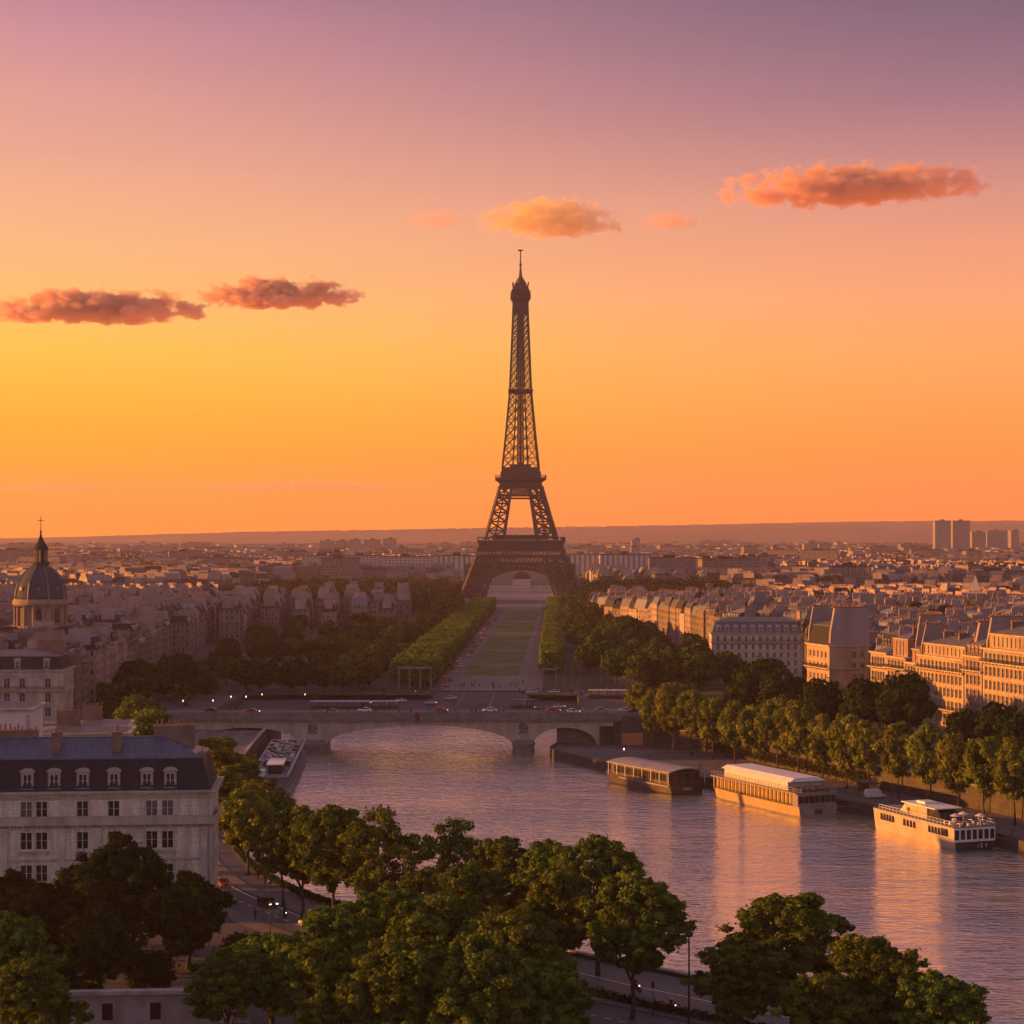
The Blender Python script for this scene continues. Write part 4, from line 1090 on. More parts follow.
# ---- domed college
def make_dome():
    root = empty('domed_building', (-188, 798, 0), R(8), 'old building crowned by a ribbed slate dome with lantern and cross at the left', 'dome building')
    b = MB()
    for (p, q) in (((-26, -16), (26, -16)), ((26, -16), (26, 16)), ((26, 16), (-26, 16)), ((-26, 16), (-26, -16))): b.wall(p, q, 0, 19)
    b.build('wall', M['fac_a'], root)
    r = MB(); r.frustum([(-27, -17), (27, -17), (27, 17), (-27, 17)], 19, [(-14, -8), (14, -8), (14, 8), (-14, 8)], 23.5); r.build('roof', M['slate'], root)
    pl = MB(); pl.lathe([(11.4, 18), (11.4, 22.6), (11.9, 22.8), (11.9, 23.6)], 40); pl.build('plinth', M['drum_stone'], root)
    d = MB(); d.lathe([(9.6, 23.6), (9.6, 32.6)], 48); d.build('drum', M['drum_stone'], root)
    c = MB(); c.lathe([(10.5, 31.6), (11.0, 32.2), (11.0, 33.2), (10.6, 33.6), (10.6, 34.2)], 48); c.build('cornice', M['drum_stone'], root)
    for k in range(16):
        a = 2 * PI * (k + 0.5) / 16
        p = MB(); x, y = 10.1 * math.cos(a), 10.1 * math.sin(a)
        p.bar((x, y, 23.6), (x, y, 31.6), 1.0, sides=8); p.box(x - .75, x + .75, y - .75, y + .75, 31.0, 31.55); p.build('column', M['drum_stone'], root)
        if k % 2 == 0:
            a2 = 2 * PI * k / 16
            wm = MB(); n = Vector((math.cos(a2), math.sin(a2), 0)); t = Vector((-n.y, n.x, 0))
            P = [n * 9.72 + t * s + Vector((0, 0, z)) for s, z in ((-1, 24.8), (1, 24.8), (1, 29.6), (.7, 30.4), (0, 30.8), (-.7, 30.4), (-1, 29.6))]
            wm.face(P); Q = [v - n * 0.3 for v in P]
            for i in range(7): wm.face([P[i], P[(i + 1) % 7], Q[(i + 1) % 7], Q[i]])
            wm.build('window', M['glass'], root)
    prof = [(10.1 * math.cos(t), 34.2 + 13.6 * math.sin(t)) for t in np.linspace(0, 1.30, 14)]
    dm = MB(); dm.smooth = True; dm.lathe(prof, 48); dm.build('dome', M['dome_slate'], root)
    rb = MB()
    for k in range(8):
        a = 2 * PI * (k + 0.5) / 8
        rb.tube([((r_ + .08) * math.cos(a), (r_ + .08) * math.sin(a), z) for r_, z in prof], [0.5 * (0.35 + 0.65 * r_ / 10.1) for r_, z in prof], 6)
    rb.build('dome_ribs', M['zinc'], root)
    for k in range(8):
        a = 2 * PI * k / 8; r_, z = prof[3]
        oc = MB(); oc.bar(((r_ - .3) * math.cos(a), (r_ - .3) * math.sin(a), z), ((r_ + .45) * math.cos(a), (r_ + .45) * math.sin(a), z + .1), 1.6, sides=10); oc.build('oculus', M['zinc'], root)
    l = MB(); l.lathe([(3.2, 47.2), (3.4, 48), (3.4, 48.8), (1.7, 48.8), (1.7, 53.6), (3.0, 53.7), (3.0, 54.4), (2.5, 55.2), (1.1, 57.4), (.45, 59.2), (.3, 60.6)], 24); lo = l.build('lantern', M['slate'], root)
    for k in range(8):
        a = 2 * PI * k / 8; lc = MB(); lc.bar((2.45 * math.cos(a), 2.45 * math.sin(a), 48.8), (2.45 * math.cos(a), 2.45 * math.sin(a), 53.7), 0.55, sides=6); lc.build('column', M['drum_stone'], lo)
    x = MB(); x.lathe([(.1, 60.4), (.55, 61), (.1, 61.6)], 10); x.bar((0, 0, 61), (0, 0, 67), .26); x.bar((-1.2, 0, 65.4), (1.2, 0, 65.4), .26); x.build('cross', M['iron_dark'], root)
make_dome()

# ---- long slab buildings and towers in the distance
def slab(name, label, px0, px1, d, top, dep, mat, roofmat='zinc', cat='building', rz=0.0, plant=True, group=None):
    x0, x1 = (px0 - 512) * d / FOC, (px1 - 512) * d / FOC
    z = CAMZ - (top - HOR) * d / FOC
    L = x1 - x0
    root = empty(name, (x0, d, 0), R(rz), label, cat, group)
    b = MB(); b.wall((0, 0), (L, 0), 0, z); b.wall((L, 0), (L, dep), 0, z); b.wall((L, dep), (0, dep), 0, z); b.wall((0, dep), (0, 0), 0, z)
    b.build('wall', M[mat], root)
    r = MB(); r.box(-.5, L + .5, -.5, dep + .5, z, z + 1.1); 
    if plant: 
        for k in range(max(1, int(L / 40))): x = L * (k + .4) / max(1, int(L / 40)); r.box(x, x + 9, dep * .3, dep * .7, z + 1.1, z + 4)
    r.build('roof', M[roofmat], root)
    return root
LS = 'long institutional slabs either side of the tower'
slab('slab_building', 'long pale office slab with ribbed end, left of the tower legs', 436, 478, 2330, 556, 22, 'fac_rib', 'slate', group=LS)
slab('slab_building', 'long grey banded block adjoining the ribbed slab left of the tower', 380, 434, 2340, 557, 22, 'fac_slab', 'slate', group=LS)
slab('slab_building', 'wide low banded block farther left along the tree belt', 302, 378, 2420, 556, 22, 'fac_slab', 'slate', group=LS)
slab('slab_building', 'pale ribbed block just right of the tower legs', 562, 598, 2330, 555, 22, 'fac_rib', 'zinc', group=LS)
slab('slab_building', 'darker columned block second to the right of the tower', 600, 652, 2300, 555, 26, 'fac_rib', 'slate', group=LS)
slab('slab_building', 'long banded block running right from the columned block', 654, 760, 2360, 559, 22, 'fac_slab', 'slate', group=LS)
slab('low_building', 'low wide pale block under the left end of the slabs', 296, 326, 2120, 567, 20, 'fac_b')
slab('slab_building', 'flat topped brown block left of centre with a sunlit end', 208, 262, 2500, 565, 30, 'fac_slab', 'slate')
TB = 'distant tower blocks along the skyline'
for px0, px1, d, top, lab in ((320, 334, 4300, 541, 'hazy tower block at the left end of a row of five'), (336, 347, 4350, 541, 'hazy tower block second from left in a row of five'), (349, 360, 4300, 540, 'hazy middle tower block of a row of five'),
                              (364, 380, 4350, 540, 'broad hazy tower block fourth in a row of five'), (383, 396, 4300, 539, 'hazy tower block with lit edge at the right end of a row of five'),
                              (126, 148, 4100, 548, 'wide pale block at the left of a skyline cluster'), (150, 171, 4200, 547, 'wide pale block at the right of a skyline cluster'), (180, 204, 3300, 560, 'paired pale blocks above left rooftops'),
                              (935, 951, 4600, 521, 'left twin of two tall towers on the right skyline'), (953, 970, 4620, 521, 'right twin of two tall towers on the right skyline'), (972, 986, 4650, 532, 'grey tower next to the tall twin towers'),
                              (987, 1007, 4700, 531, 'broad grey tower near the right edge of the skyline'), (1011, 1019, 4500, 531, 'slim sunlit tower at the right edge of the skyline'), (804, 818, 4000, 544, 'small pale block pair on the right skyline'),
                              (819, 831, 4030, 544, 'darker small block beside the pale pair on the right skyline'), (632, 640, 3900, 540, 'single thin block right of the tower'), (865, 880, 3700, 551, 'low lit block below the right skyline'),
                              (896, 932, 3100, 564, 'long banded block among the rooftops on the right')):
    slab('tower_block', lab, px0, px1, d, top, 24, 'fac_tower', group=TB)
# domed school seen through the arch of the tower
root = empty('domed_school', (10, 2015, 0), 0, 'small domed pavilion seen through the arch beneath the tower', 'building')
root.scale = (.66, .66, .66)
b = MB(); 
for (p, q) in (((-13, 0), (13, 0)), ((13, 0), (13, 22)), ((13, 22), (-13, 22)), ((-13, 22), (-13, 0))): b.wall(p, q, 0, 22)
for s in (-1, 1):
    x0, x1 = (13.05, 55) if s > 0 else (-55, -13.05)
    b.wall((x0, 4), (x1, 4), 0, 13); b.wall((x1, 4), (x1, 18), 0, 13); b.wall((x0, 18), (x0, 4), 0, 13)
b.build('wall', M['fac_hazed'], root)
r = MB(); r.frustum([(-13.5, -.5), (13.5, -.5), (13.5, 22.5), (-13.5, 22.5)], 22, [(-11, 2), (11, 2), (11, 20), (-11, 20)], 28); r.frustum([(-11, 2), (11, 2), (11, 20), (-11, 20)], 28, [(-5, 8), (5, 8), (5, 14), (-5, 14)], 33)
r.build('dome', M['slate'], root)
r = MB()
for s in (-1, 1):
    x0, x1 = (13.05, 56) if s > 0 else (-56, -13.05)
    r.frustum([(x0, 3), (x1, 3), (x1, 19), (x0, 19)], 13, [(x0, 9), (x1, 9), (x1, 13), (x0, 13)], 18)
r.build('roof', M['zinc'], root)
# slim church tower on the right
root = empty('church_tower', (285, 1230, 0), R(-15), 'little sunlit church tower with pointed spire among right bank roofs', 'church')
b = MB(); b.box(-3, 3, -3, 3, 0, 25); b.box(-3.4, 3.4, -3.4, 3.4, 25, 25.8); b.build('tower', M['stone'], root)
b = MB(); b.frustum([(-3, -3), (3, -3), (3, 3), (-3, 3)], 25.8, [(-.2, -.2), (.2, -.2), (.2, .2), (-.2, .2)], 34); b.build('spire', M['stone'], root)
b = MB()
for (p, q) in (((-3.1, 3), (-3.1, 24)), ((-3.1, 24), (9, 24)), ((9, 24), (9, 3)), ((9, 3), (3.1, 3))): b.wall(q, p, 0, 15)
b.build('nave', M['fac_a'], root)
b = MB(); b.frustum([(-3.5, 3.05), (9.4, 3.05), (9.4, 24.5), (-3.5, 24.5)], 15, [(2.8, 3.05), (3.2, 3.05), (3.2, 24.5), (2.8, 24.5)], 20); b.build('roof', M['slate'], root)

# ---- the city: rows of houses over the plain
def lb(d): return float(np.interp(d, [560, 600, 745, 1240, 1250, 1470, 1480, 2060, 2070], [-138, -140, -153, -153, -66, -64, -240, -240, 0]))
def rb(d): return float(np.interp(d, [480, 560, 676, 715, 835, 862, 960, 1150, 1300, 1500, 1510, 2000, 2010], [190, 176, 146, 132, 134, 104, 94, 74, 58, 60, 205, 205, 0]))
def allowed(x, d):
    if not 600 < d < 7300 or abs(x) > 0.268 * d + 26: return False
    if lb(d) < x < rb(d): return False
    if d < 735 and x < 0 and not (x < -146 and d > 618): return False
    if math.hypot(x + 188, d - 798) < 34: return False
    if 2250 < d < 2460 and (-330 < x < 340): return False
    if 1960 < d < 2260 and -60 < x < 70: return False
    if 2060 < d < 2140 and -260 < x < -190: return False
    if 1205 < d < 1262 and 272 < x < 300: return False
    if 834 < d < 864 and 78 < x < 128: return False
    if d > 1990 and abs(x - 11) < 66: return False
    return True
def gen_city():
    out = []; r = random.Random(77)
    def cells(d0, d1, cs, period, front, dep, hr, gapp):
        nc = int(d1 * 0.27 / cs) + 2
        for cy in range(int(d0 // cs), int(d1 // cs) + 1):
            for cx in range(-nc, nc):
                mx, my = (cx + .5) * cs, (cy + .5) * cs
                if abs(mx) > 0.27 * my + cs * 1.5: continue
                if my < 1500 and mx < 0: ang = R(93 + r.uniform(-5, 5))
                elif my < 1350 and mx > 0: ang = R(-76 + r.uniform(-9, 14))
                else: ang = R(r.choice((0, 90, 20, -30, 65, 40, 75, 10)) + r.uniform(-12, 12))
                base = r.uniform(-2, 2.0); ca, sa = math.cos(ang), math.sin(ang)
                n = int(cs * 0.75 // period) + 1
                for j in range(-n, n + 1):
                    for sub, v in enumerate((0, dep + 8)):
                        u = -cs * 0.75 + r.uniform(0, 8)
                        while u < cs * 0.75:
                            w = front * r.uniform(0.7, 1.45)
                            if r.random() < gapp: u += w + 6; continue
                            vv = j * period + v
                            x = mx + ca * (u + w / 2) - sa * vv; y = my + sa * (u + w / 2) + ca * vv
                            u += w
                            if abs(x - mx) > cs / 2 - 4 or abs(y - my) > cs / 2 - 4: continue
                            if not (d0 <= y < d1) or not allowed(x, y): continue
                            out.append((y, x, ang + (PI if sub else 0), w - 0.05, dep * r.uniform(0.9, 1.1), max(9, r.uniform(*hr) + base), r.random(), r.random()))
    cells(600, 1180, 190, 36, 11.0, 10.5, (13.5, 21.0), 0.08)
    cells(1180, 1640, 190, 36, 11.0, 10.5, (11.5, 16.5), 0.08)
    cells(1640, 3600, 330, 52, 19, 13, (14, 22), 0.08)
    cells(3600, 7300, 500, 86, 36, 17, (12, 24), 0.12)
    # a few taller modern blocks among the roofs
    for k in range(150):
        d = r.uniform(1700, 7000); x = r.uniform(-0.27, 0.27) * d
        if allowed(x, d): out.append((d, x, R(r.choice((0, 90, 15, -20))), r.uniform(25, 70), 14, r.uniform(24, 38), 0.97, 1.2))
    return out
CITY = sorted(gen_city())
FAC = ['fac_a', 'fac_b', 'fac_c', 'plaster']
def house_shapes(w, dep, h, s, modern, near):
    """returns wall, roof, chimney list in local coordinates centred on the footprint"""
    r = random.Random(int(s * 1e6))
    a = w / 2; b = dep / 2; wl = MB(); u0 = r.random() * 3
    wl.tint = 0.45 + 0.95 * r.random() ** 1.3
    wl.wall((-a, -b), (a, -b), 0, h, u0); wl.wall((a, -b), (a, b), 0, h); wl.wall((a, b), (-a, b), 0, h, u0); wl.wall((-a, b), (-a, -b), 0, h)
    rf = MB(); rf.tint = 0.4 + 1.3 * r.random(); ch = []
    if modern: rf.box(-a - .2, a + .2, -b - .2, b + .2, h, h + .8); rf.box(-a * .4, a * .1, -b * .4, b * .4, h + .8, h + 3.5); return wl, rf, ch
    if near:
        wl.tint = wl.tint; wl.box(-a - 0.0, a + 0.0, -b - .45, b + .45, h, h + .35)
    z0 = h + (.35 if near else 0); m = 2.2 + r.random() * 2.6; i = 1.2 + r.random()
    rf.frustum([(-a, -b), (a, -b), (a, b), (-a, b)], z0, [(-a + .05, -b + i), (a - .05, -b + i), (a - .05, b - i), (-a + .05, b - i)], z0 + m, top=False)
    if near: rf.mi = 1
    rf.frustum([(-a + .05, -b + i), (a - .05, -b + i), (a - .05, b - i), (-a + .05, b - i)], z0 + m, [(-a + .06, -.3), (a - .06, -.3), (a - .06, .3), (-a + .06, .3)], z0 + m + .9 + r.random())
    if near:
        rf.mi = 2; n = max(2, int(w / 3.2))
        for sgn in (-1, 1):
            for k in range(n):
                x = -a + w * (k + .5) / n
                y0, y1 = (-b + .15, -b + 1.5) if sgn < 0 else (b - 1.5, b - .15)
                rf.box(x - .6, x + .6, y0, y1, z0 + .3, z0 + 2.3)
                rf.mi = 3; yy = y0 - .01 if sgn < 0 else y1 + .01
                rf.face([(x - .4, yy, z0 + .5), (x + .4, yy, z0 + .5), (x + .4, yy, z0 + 2.0), (x - .4, yy, z0 + 2.0)] if sgn < 0 else [(x + .4, yy, z0 + .5), (x - .4, yy, z0 + .5), (x - .4, yy, z0 + 2.0), (x + .4, yy, z0 + 2.0)]); rf.mi = 2
    zt = z0 + m + 1.3 + r.random() * 2.0
    for x in ([-a + .02, a - .47] if r.random() < .7 else [a - .47]):
        c = MB(); y0 = -b + 1.0 + r.random() * 2; y1 = b - .8 - r.random() * 2.5; c.tint = .8 + .5 * r.random()
        c.box(x, x + .45, y0, y1, h - .5, zt)
        c.mi = 1; k = max(3, int((y1 - y0) * (1.0 if near else .5)))
        for q in range(k):
            yy = y0 + (y1 - y0) * (q + .5) / k; s_ = .14 if near else .22
            c.box(x + .22 - s_, x + .22 + s_, yy - s_, yy + s_, zt, zt + .35 + r.random() * .5, bottom=False)
        ch.append(c)
    if r.random() < .5:
        c = MB(); x = r.uniform(-a * .5, a * .5); c.box(x - .7, x + .7, -.4, .4, z0 + m, zt - .2); c.mi = 1
        for q in range(3): c.box(x - .55 + q * .45, x - .3 + q * .45, -.12, .12, zt - .2, zt + .5, bottom=False)
        ch.append(c)
    return wl, rf, ch
N_INDIV = 292
def place_words(x, d):
    px = 512 + x * FOC / d
    side = 'left' if px < 512 else 'right'
    return px, side
def build_city():
    stuff_w = {m: MB() for m in FAC}; stuff_r = MB(); stuff_c = MB()
    seen = {}
    facn = {'fac_a': 'cream stone', 'fac_b': 'grey', 'fac_c': 'pale plaster', 'plaster': 'blank walled pinkish'}
    for k, (d, x, ang, w, dep, h, s, v) in enumerate(CITY):
        modern = v > 1; near = k < N_INDIV
        wl, rf, ch = house_shapes(w, dep, h, s, modern, near)
        fm = FAC[0] if s < .45 else FAC[1] if s < .7 else FAC[2] if s < .93 else FAC[3]
        rm = 'zinc' if v < .55 else 'slate'
        if near:
            px, side = place_words(x, d)
            if side == 'left': zone = 'roofs near the dome' if d < 900 else 'roofs left of the park' if d < 1180 else 'roofs left of the tower'
            else: zone = 'roofs behind the sunlit row' if d < 860 else 'roofs right of the park' if d < 1180 else 'roofs right of the tower'
            tall = 'tall' if h > 19 else 'low' if h < 16.5 else 'medium'
            lab = '%s %s house with %s roof among the %s' % (tall, facn[fm], 'grey zinc' if rm == 'zinc' else 'dark slate', zone)
            assert len(lab.split()) <= 16, lab
            root = empty('terraced_house', (x, d, 0), ang, lab, 'house', '%s %s houses, %s roofs, %s' % (tall, facn[fm], rm, zone))
            wl.build('wall', M[fm], root)
            rf.build('roof', [M[rm], M['zinc'], M['stone2'], M['glass']], root)
            for c in ch: c.build('chimney', [M['plaster'], M['pot']], root)
        else:
            ca, sa = math.cos(ang), math.sin(ang)
            def put(t, m, mi=None):
                n = len(t.v)
                t.v.extend([(x + ca * p[0] - sa * p[1], d + sa * p[0] + ca * p[1], p[2]) for p in m.v])
                t.f.extend([tuple(i + n for i in f) for f in m.f]); t.m.extend(m.m if mi is None else [mi] * len(m.f)); t.uv.extend(m.uv); t.c.extend(m.c)
            put(stuff_w['fac_b' if modern else fm], wl); put(stuff_r, rf, 0 if rm == 'zinc' else 1)
            for c in ch[:2] if d < 2600 else ch[:1] if d < 4000 else []: put(stuff_c, c)
    # the rest of the plain as one mass
    t = MB(); mats = [M[f] for f in FAC] + [M['zinc'], M['slate'], M['plaster'], M['pot']]
    def app(m, base):
        n = len(t.v); t.v.extend(m.v); t.f.extend([tuple(i + n for i in f) for f in m.f]); t.m.extend([a + base for a in m.m]); t.uv.extend(m.uv); t.c.extend(m.c)
    for i, f in enumerate(FAC): app(stuff_w[f], i)
    app(stuff_r, 4); app(stuff_c, 6)
    tag(t.build('distant_rooftops', mats), 'dense mass of far rooftops covering the plain up to the hills', 'city', kind='stuff')
build_city()
# ================================================================== TREES
def leaf_mesh(name, clumps, size, mat, seed, aspect=1.35, flat=0.8):
    """clumps: rows (x, y, z, radius, leaves); many small leaf sprays spread through each clump"""
    r = np.random.RandomState(seed); P = []; N = []; T = []
    for (cx, cy, cz, rad, n) in clumps:
        n = int(n); d = r.normal(size=(n, 3)); d /= np.linalg.norm(d, axis=1)[:, None]
        k = rad * (0.35 + 0.65 * r.rand(n) ** 0.55) * np.where(r.rand(n) < 0.16, 1.0 + 0.55 * r.rand(n), 1.0)
        wob = 1 + 0.28 * np.sin(d[:, 0] * 4 + cx) * np.cos(d[:, 1] * 5 + cy) + 0.15 * np.sin(d[:, 2] * 7 + cz)
        p = np.array([cx, cy, cz]) + d * (k * wob)[:, None] * np.array([1, 1, flat])
        P.append(p); N.append(d * 1.0 + r.normal(size=(n, 3)) * 0.42 + np.array([0, 0, 0.25]))
        T.append(np.clip(0.45 + 0.24 * r.randn() + 0.15 * r.randn(n), 0, 1))
    P = np.concatenate(P); N = np.concatenate(N); T = np.concatenate(T)
    N /= np.linalg.norm(N, axis=1)[:, None]
    a = np.cross(N, r.normal(size=N.shape)); a /= np.linalg.norm(a, axis=1)[:, None]; b = np.cross(N, a)
    s = size * (0.55 + 0.8 * r.rand(len(P)))[:, None]
    V = np.empty((len(P), 4, 3))
    V[:, 0] = P - a * s * aspect * .5; V[:, 1] = P - b * s * .5 + N * s * .12; V[:, 2] = P + a * s * aspect * .5; V[:, 3] = P + b * s * .5 + N * s * .12
    me = bpy.data.meshes.new(name); n = len(P)
    me.vertices.add(4 * n); me.vertices.foreach_set('co', V.reshape(-1))
    me.loops.add(4 * n); me.loops.foreach_set('vertex_index', np.arange(4 * n, dtype=np.int32))
    me.polygons.add(n); me.polygons.foreach_set('loop_start', np.arange(0, 4 * n, 4, dtype=np.int32)); me.polygons.foreach_set('loop_total', np.full(n, 4, dtype=np.int32))
    me.update(calc_edges=True); me.materials.append(mat)
    at_ = me.attributes.new('tint', 'FLOAT', 'FACE'); at_.data.foreach_set('value', T.astype(np.float32))
    return me

def crown_clumps(r, R_, z0, z1, n, nleaf, shape='egg', irregular=0.2, crad=0.3):
    out = []; ph = [r.uniform(0, 6.28) for _ in range(4)]
    zc = (z0 + z1) / 2; hz = (z1 - z0) / 2
    while len(out) < n:
        x, y, z = (r.uniform(-1, 1) for _ in range(3))
        q = math.sqrt(x * x + y * y + z * z)
        if q > 1 or q < 0.25: continue
        if q < 0.62 and r.random() < 0.6: continue
        t = math.atan2(y, x)
        lobes = 1 + irregular * (math.sin(2 * t + ph[0]) * .5 + math.sin(3 * t + ph[1] + 2 * z) * .5 + math.sin(5 * t + ph[2]) * .25)
        w = 1.0
        if shape == 'egg': w = 1 - 0.28 * max(0, z) ** 1.5 - 0.12 * max(0, -z)
        if shape == 'dome': w = 1 - 0.15 * max(0, z); z = max(z, -0.7)
        if shape == 'spread': w = 1.0 - 0.10 * abs(z)
        rr = R_ * crad * r.uniform(0.7, 1.25)
        k = (1 - crad * 0.75)
        out.append((x * R_ * lobes * w * k, y * R_ * lobes * w * k, zc + z * hz * k * (1 + 0.1 * r.uniform(-1, 1)), rr, nleaf * (rr / (R_ * crad)) ** 2))
    return out

def lobed_clumps(r, R_, z0, z1, n, nleaf, nl=13, top=0.75):
    """tufts of leaves gathered on a handful of uneven lobes, with gaps between the lobes"""
    zc, hz = (z0 + z1) / 2, (z1 - z0) / 2; lobes = []; tries = 0
    while len(lobes) < nl and tries < 4000:
        tries += 1
        t = r.uniform(0, 6.28); z = r.uniform(-.82, .8); w = math.sqrt(max(0, 1 - abs(z) ** 2.4)) * (1 - .22 * max(0, z))
        q = r.uniform(.35, .68); rad = r.uniform(.30, .46) * R_
        c = (math.cos(t) * q * w * R_, math.sin(t) * q * w * R_, zc + z * (hz - rad * .8))
        if any(sum((a - b) ** 2 for a, b in zip(c, l[0])) < (.42 * R_) ** 2 for l in lobes): continue
        lobes.append((c, rad))
    lobes.append(((0, 0, zc + hz * .1), R_ * .5)); lobes.append(((r.uniform(-.1, .1) * R_, r.uniform(-.1, .1) * R_, z1 - R_ * .36), R_ * .34))
    out = []
    for k in range(n):
        c, rad = lobes[k % len(lobes)]
        d = Vector((r.gauss(0, 1), r.gauss(0, 1), r.gauss(0.25, 1))).normalized()
        q = rad * (r.uniform(.55, 1.0) if r.random() < .85 else r.uniform(1.0, 1.22))
        tr = R_ * r.uniform(.055, .13)
        out.append((c[0] + d.x * q, c[1] + d.y * q, max(z0, c[2] + d.z * q * .85), tr, nleaf * (tr / (R_ * .095)) ** 2))
    return out

def trunk_mesh(name, r, H0, H1, rad, targets, sides=8, lean=0.02, limbs=7):
    mb = MB(); mb.smooth = True
    n = 6; pts = []; x = y = 0
    for i in range(n + 1):
        z = -0.3 + (H1 + 0.3) * i / n
        pts.append((x, y, z)); x += r.uniform(-lean, lean) * H1; y += r.uniform(-lean, lean) * H1
    radii = [rad * (1.35 if i == 0 else 1 - 0.75 * i / n) for i in range(n + 1)]
    mb.tube(pts, radii, sides)
    P = [Vector(p) for p in pts]
    for c in r.sample(targets, min(limbs, len(targets))):
        t = r.uniform(max(0.15, (H0 - 1) / H1), 0.85); f = t * n; i = int(f); base = P[i].lerp(P[min(i + 1, n)], f - i)
        end = Vector(c[:3]); mid = base.lerp(end, 0.5) + Vector((0, 0, 0.12 * (end - base).length))
        rr = rad * (1 - 0.7 * t) * 0.6
        mb.tube([base, base.lerp(mid, .5) + Vector((0, 0, .1)), mid, end], [rr, rr * .8, rr * .55, rr * .15], 6)
    return mb.mesh(name, M['bark'])

def make_proto(kind, count, seed, H, R_, z0, n, nleaf, size, mat, rad, shape='egg', irregular=0.2, crad=0.3, limbs=7, lean=0.02):
    out = []
    for k in range(count):
        r = random.Random(seed + k)
        cl = lobed_clumps(r, R_, z0, H, n, nleaf) if shape == 'lobed' else crown_clumps(r, R_, z0, H, n, nleaf, shape, irregular, crad)
        out.append((trunk_mesh(kind + '_trunk', r, z0, H * 0.8, rad, cl, limbs=limbs, lean=lean), leaf_mesh(kind + '_crown', cl, size, mat, seed + k)))
    return out

def plant(proto, name, label, loc, s=1.0, rz=0.0, group=None, sz=None):
    o = empty(name, loc, rz, label, 'tree', group)
    o.scale = (s, s, sz or s)
    link('trunk', proto[0], o); link('crown', proto[1], o)
    return o

# near plane trees, about 18 m tall
NEAR = make_proto('plane_tree', 4, 100, 18.0, 6.6, 3.6, 430, 165, 0.28, M['leaf_near'], 0.34, 'lobed', limbs=26)
ROWT = make_proto('row_tree', 3, 120, 17.5, 5.5, 5.2, 300, 165, 0.28, M['leaf_near'], 0.24, 'egg', 0.3, 0.11, limbs=20)
AIRY = make_proto('airy_tree', 2, 130, 17.5, 6.2, 4.0, 110, 150, 0.29, M['leaf_near'], 0.24, 'egg', 0.36, 0.15, limbs=20)
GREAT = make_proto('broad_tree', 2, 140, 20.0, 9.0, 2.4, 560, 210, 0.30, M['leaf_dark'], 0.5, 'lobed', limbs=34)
QUAY = make_proto('quay_tree', 4, 180, 18.5, 6.3, 4.2, 90, 230, 0.48, M['leaf_quay'], 0.26, 'egg', 0.12, 0.2, limbs=8)
PARK = make_proto('park_tree', 4, 220, 13.0, 6.6, 1.6, 40, 130, 0.95, M['leaf_park'], 0.35, 'dome', 0.16, 0.3, limbs=5)
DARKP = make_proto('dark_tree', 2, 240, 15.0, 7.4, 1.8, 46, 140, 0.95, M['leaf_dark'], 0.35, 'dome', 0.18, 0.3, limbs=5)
def clip_proto(k):
    r = random.Random(300 + k); cl = []
    for i in range(60):
        x, y, z = r.uniform(-1, 1), r.uniform(-1, 1), r.uniform(-1, 1)
        m = max(abs(x), abs(y), abs(z)); x, y, z = x / m, y / m, z / m
        cl.append((x * 3.6, y * 4.4, 7.0 + z * 3.6, 1.3, 46))
    return (trunk_mesh('clipped_tree_trunk', r, 3, 9, 0.2, cl, limbs=3), leaf_mesh('clipped_tree_crown', cl, 0.8, M['leaf_clip'], 300 + k))
GREENP = make_proto('green_tree', 2, 260, 13.0, 6.6, 1.6, 60, 130, 0.8, M['leaf_clip'], 0.35, 'dome', 0.16, 0.25, limbs=5)
CLIP = [clip_proto(k) for k in range(3)]

r = random.Random(9)
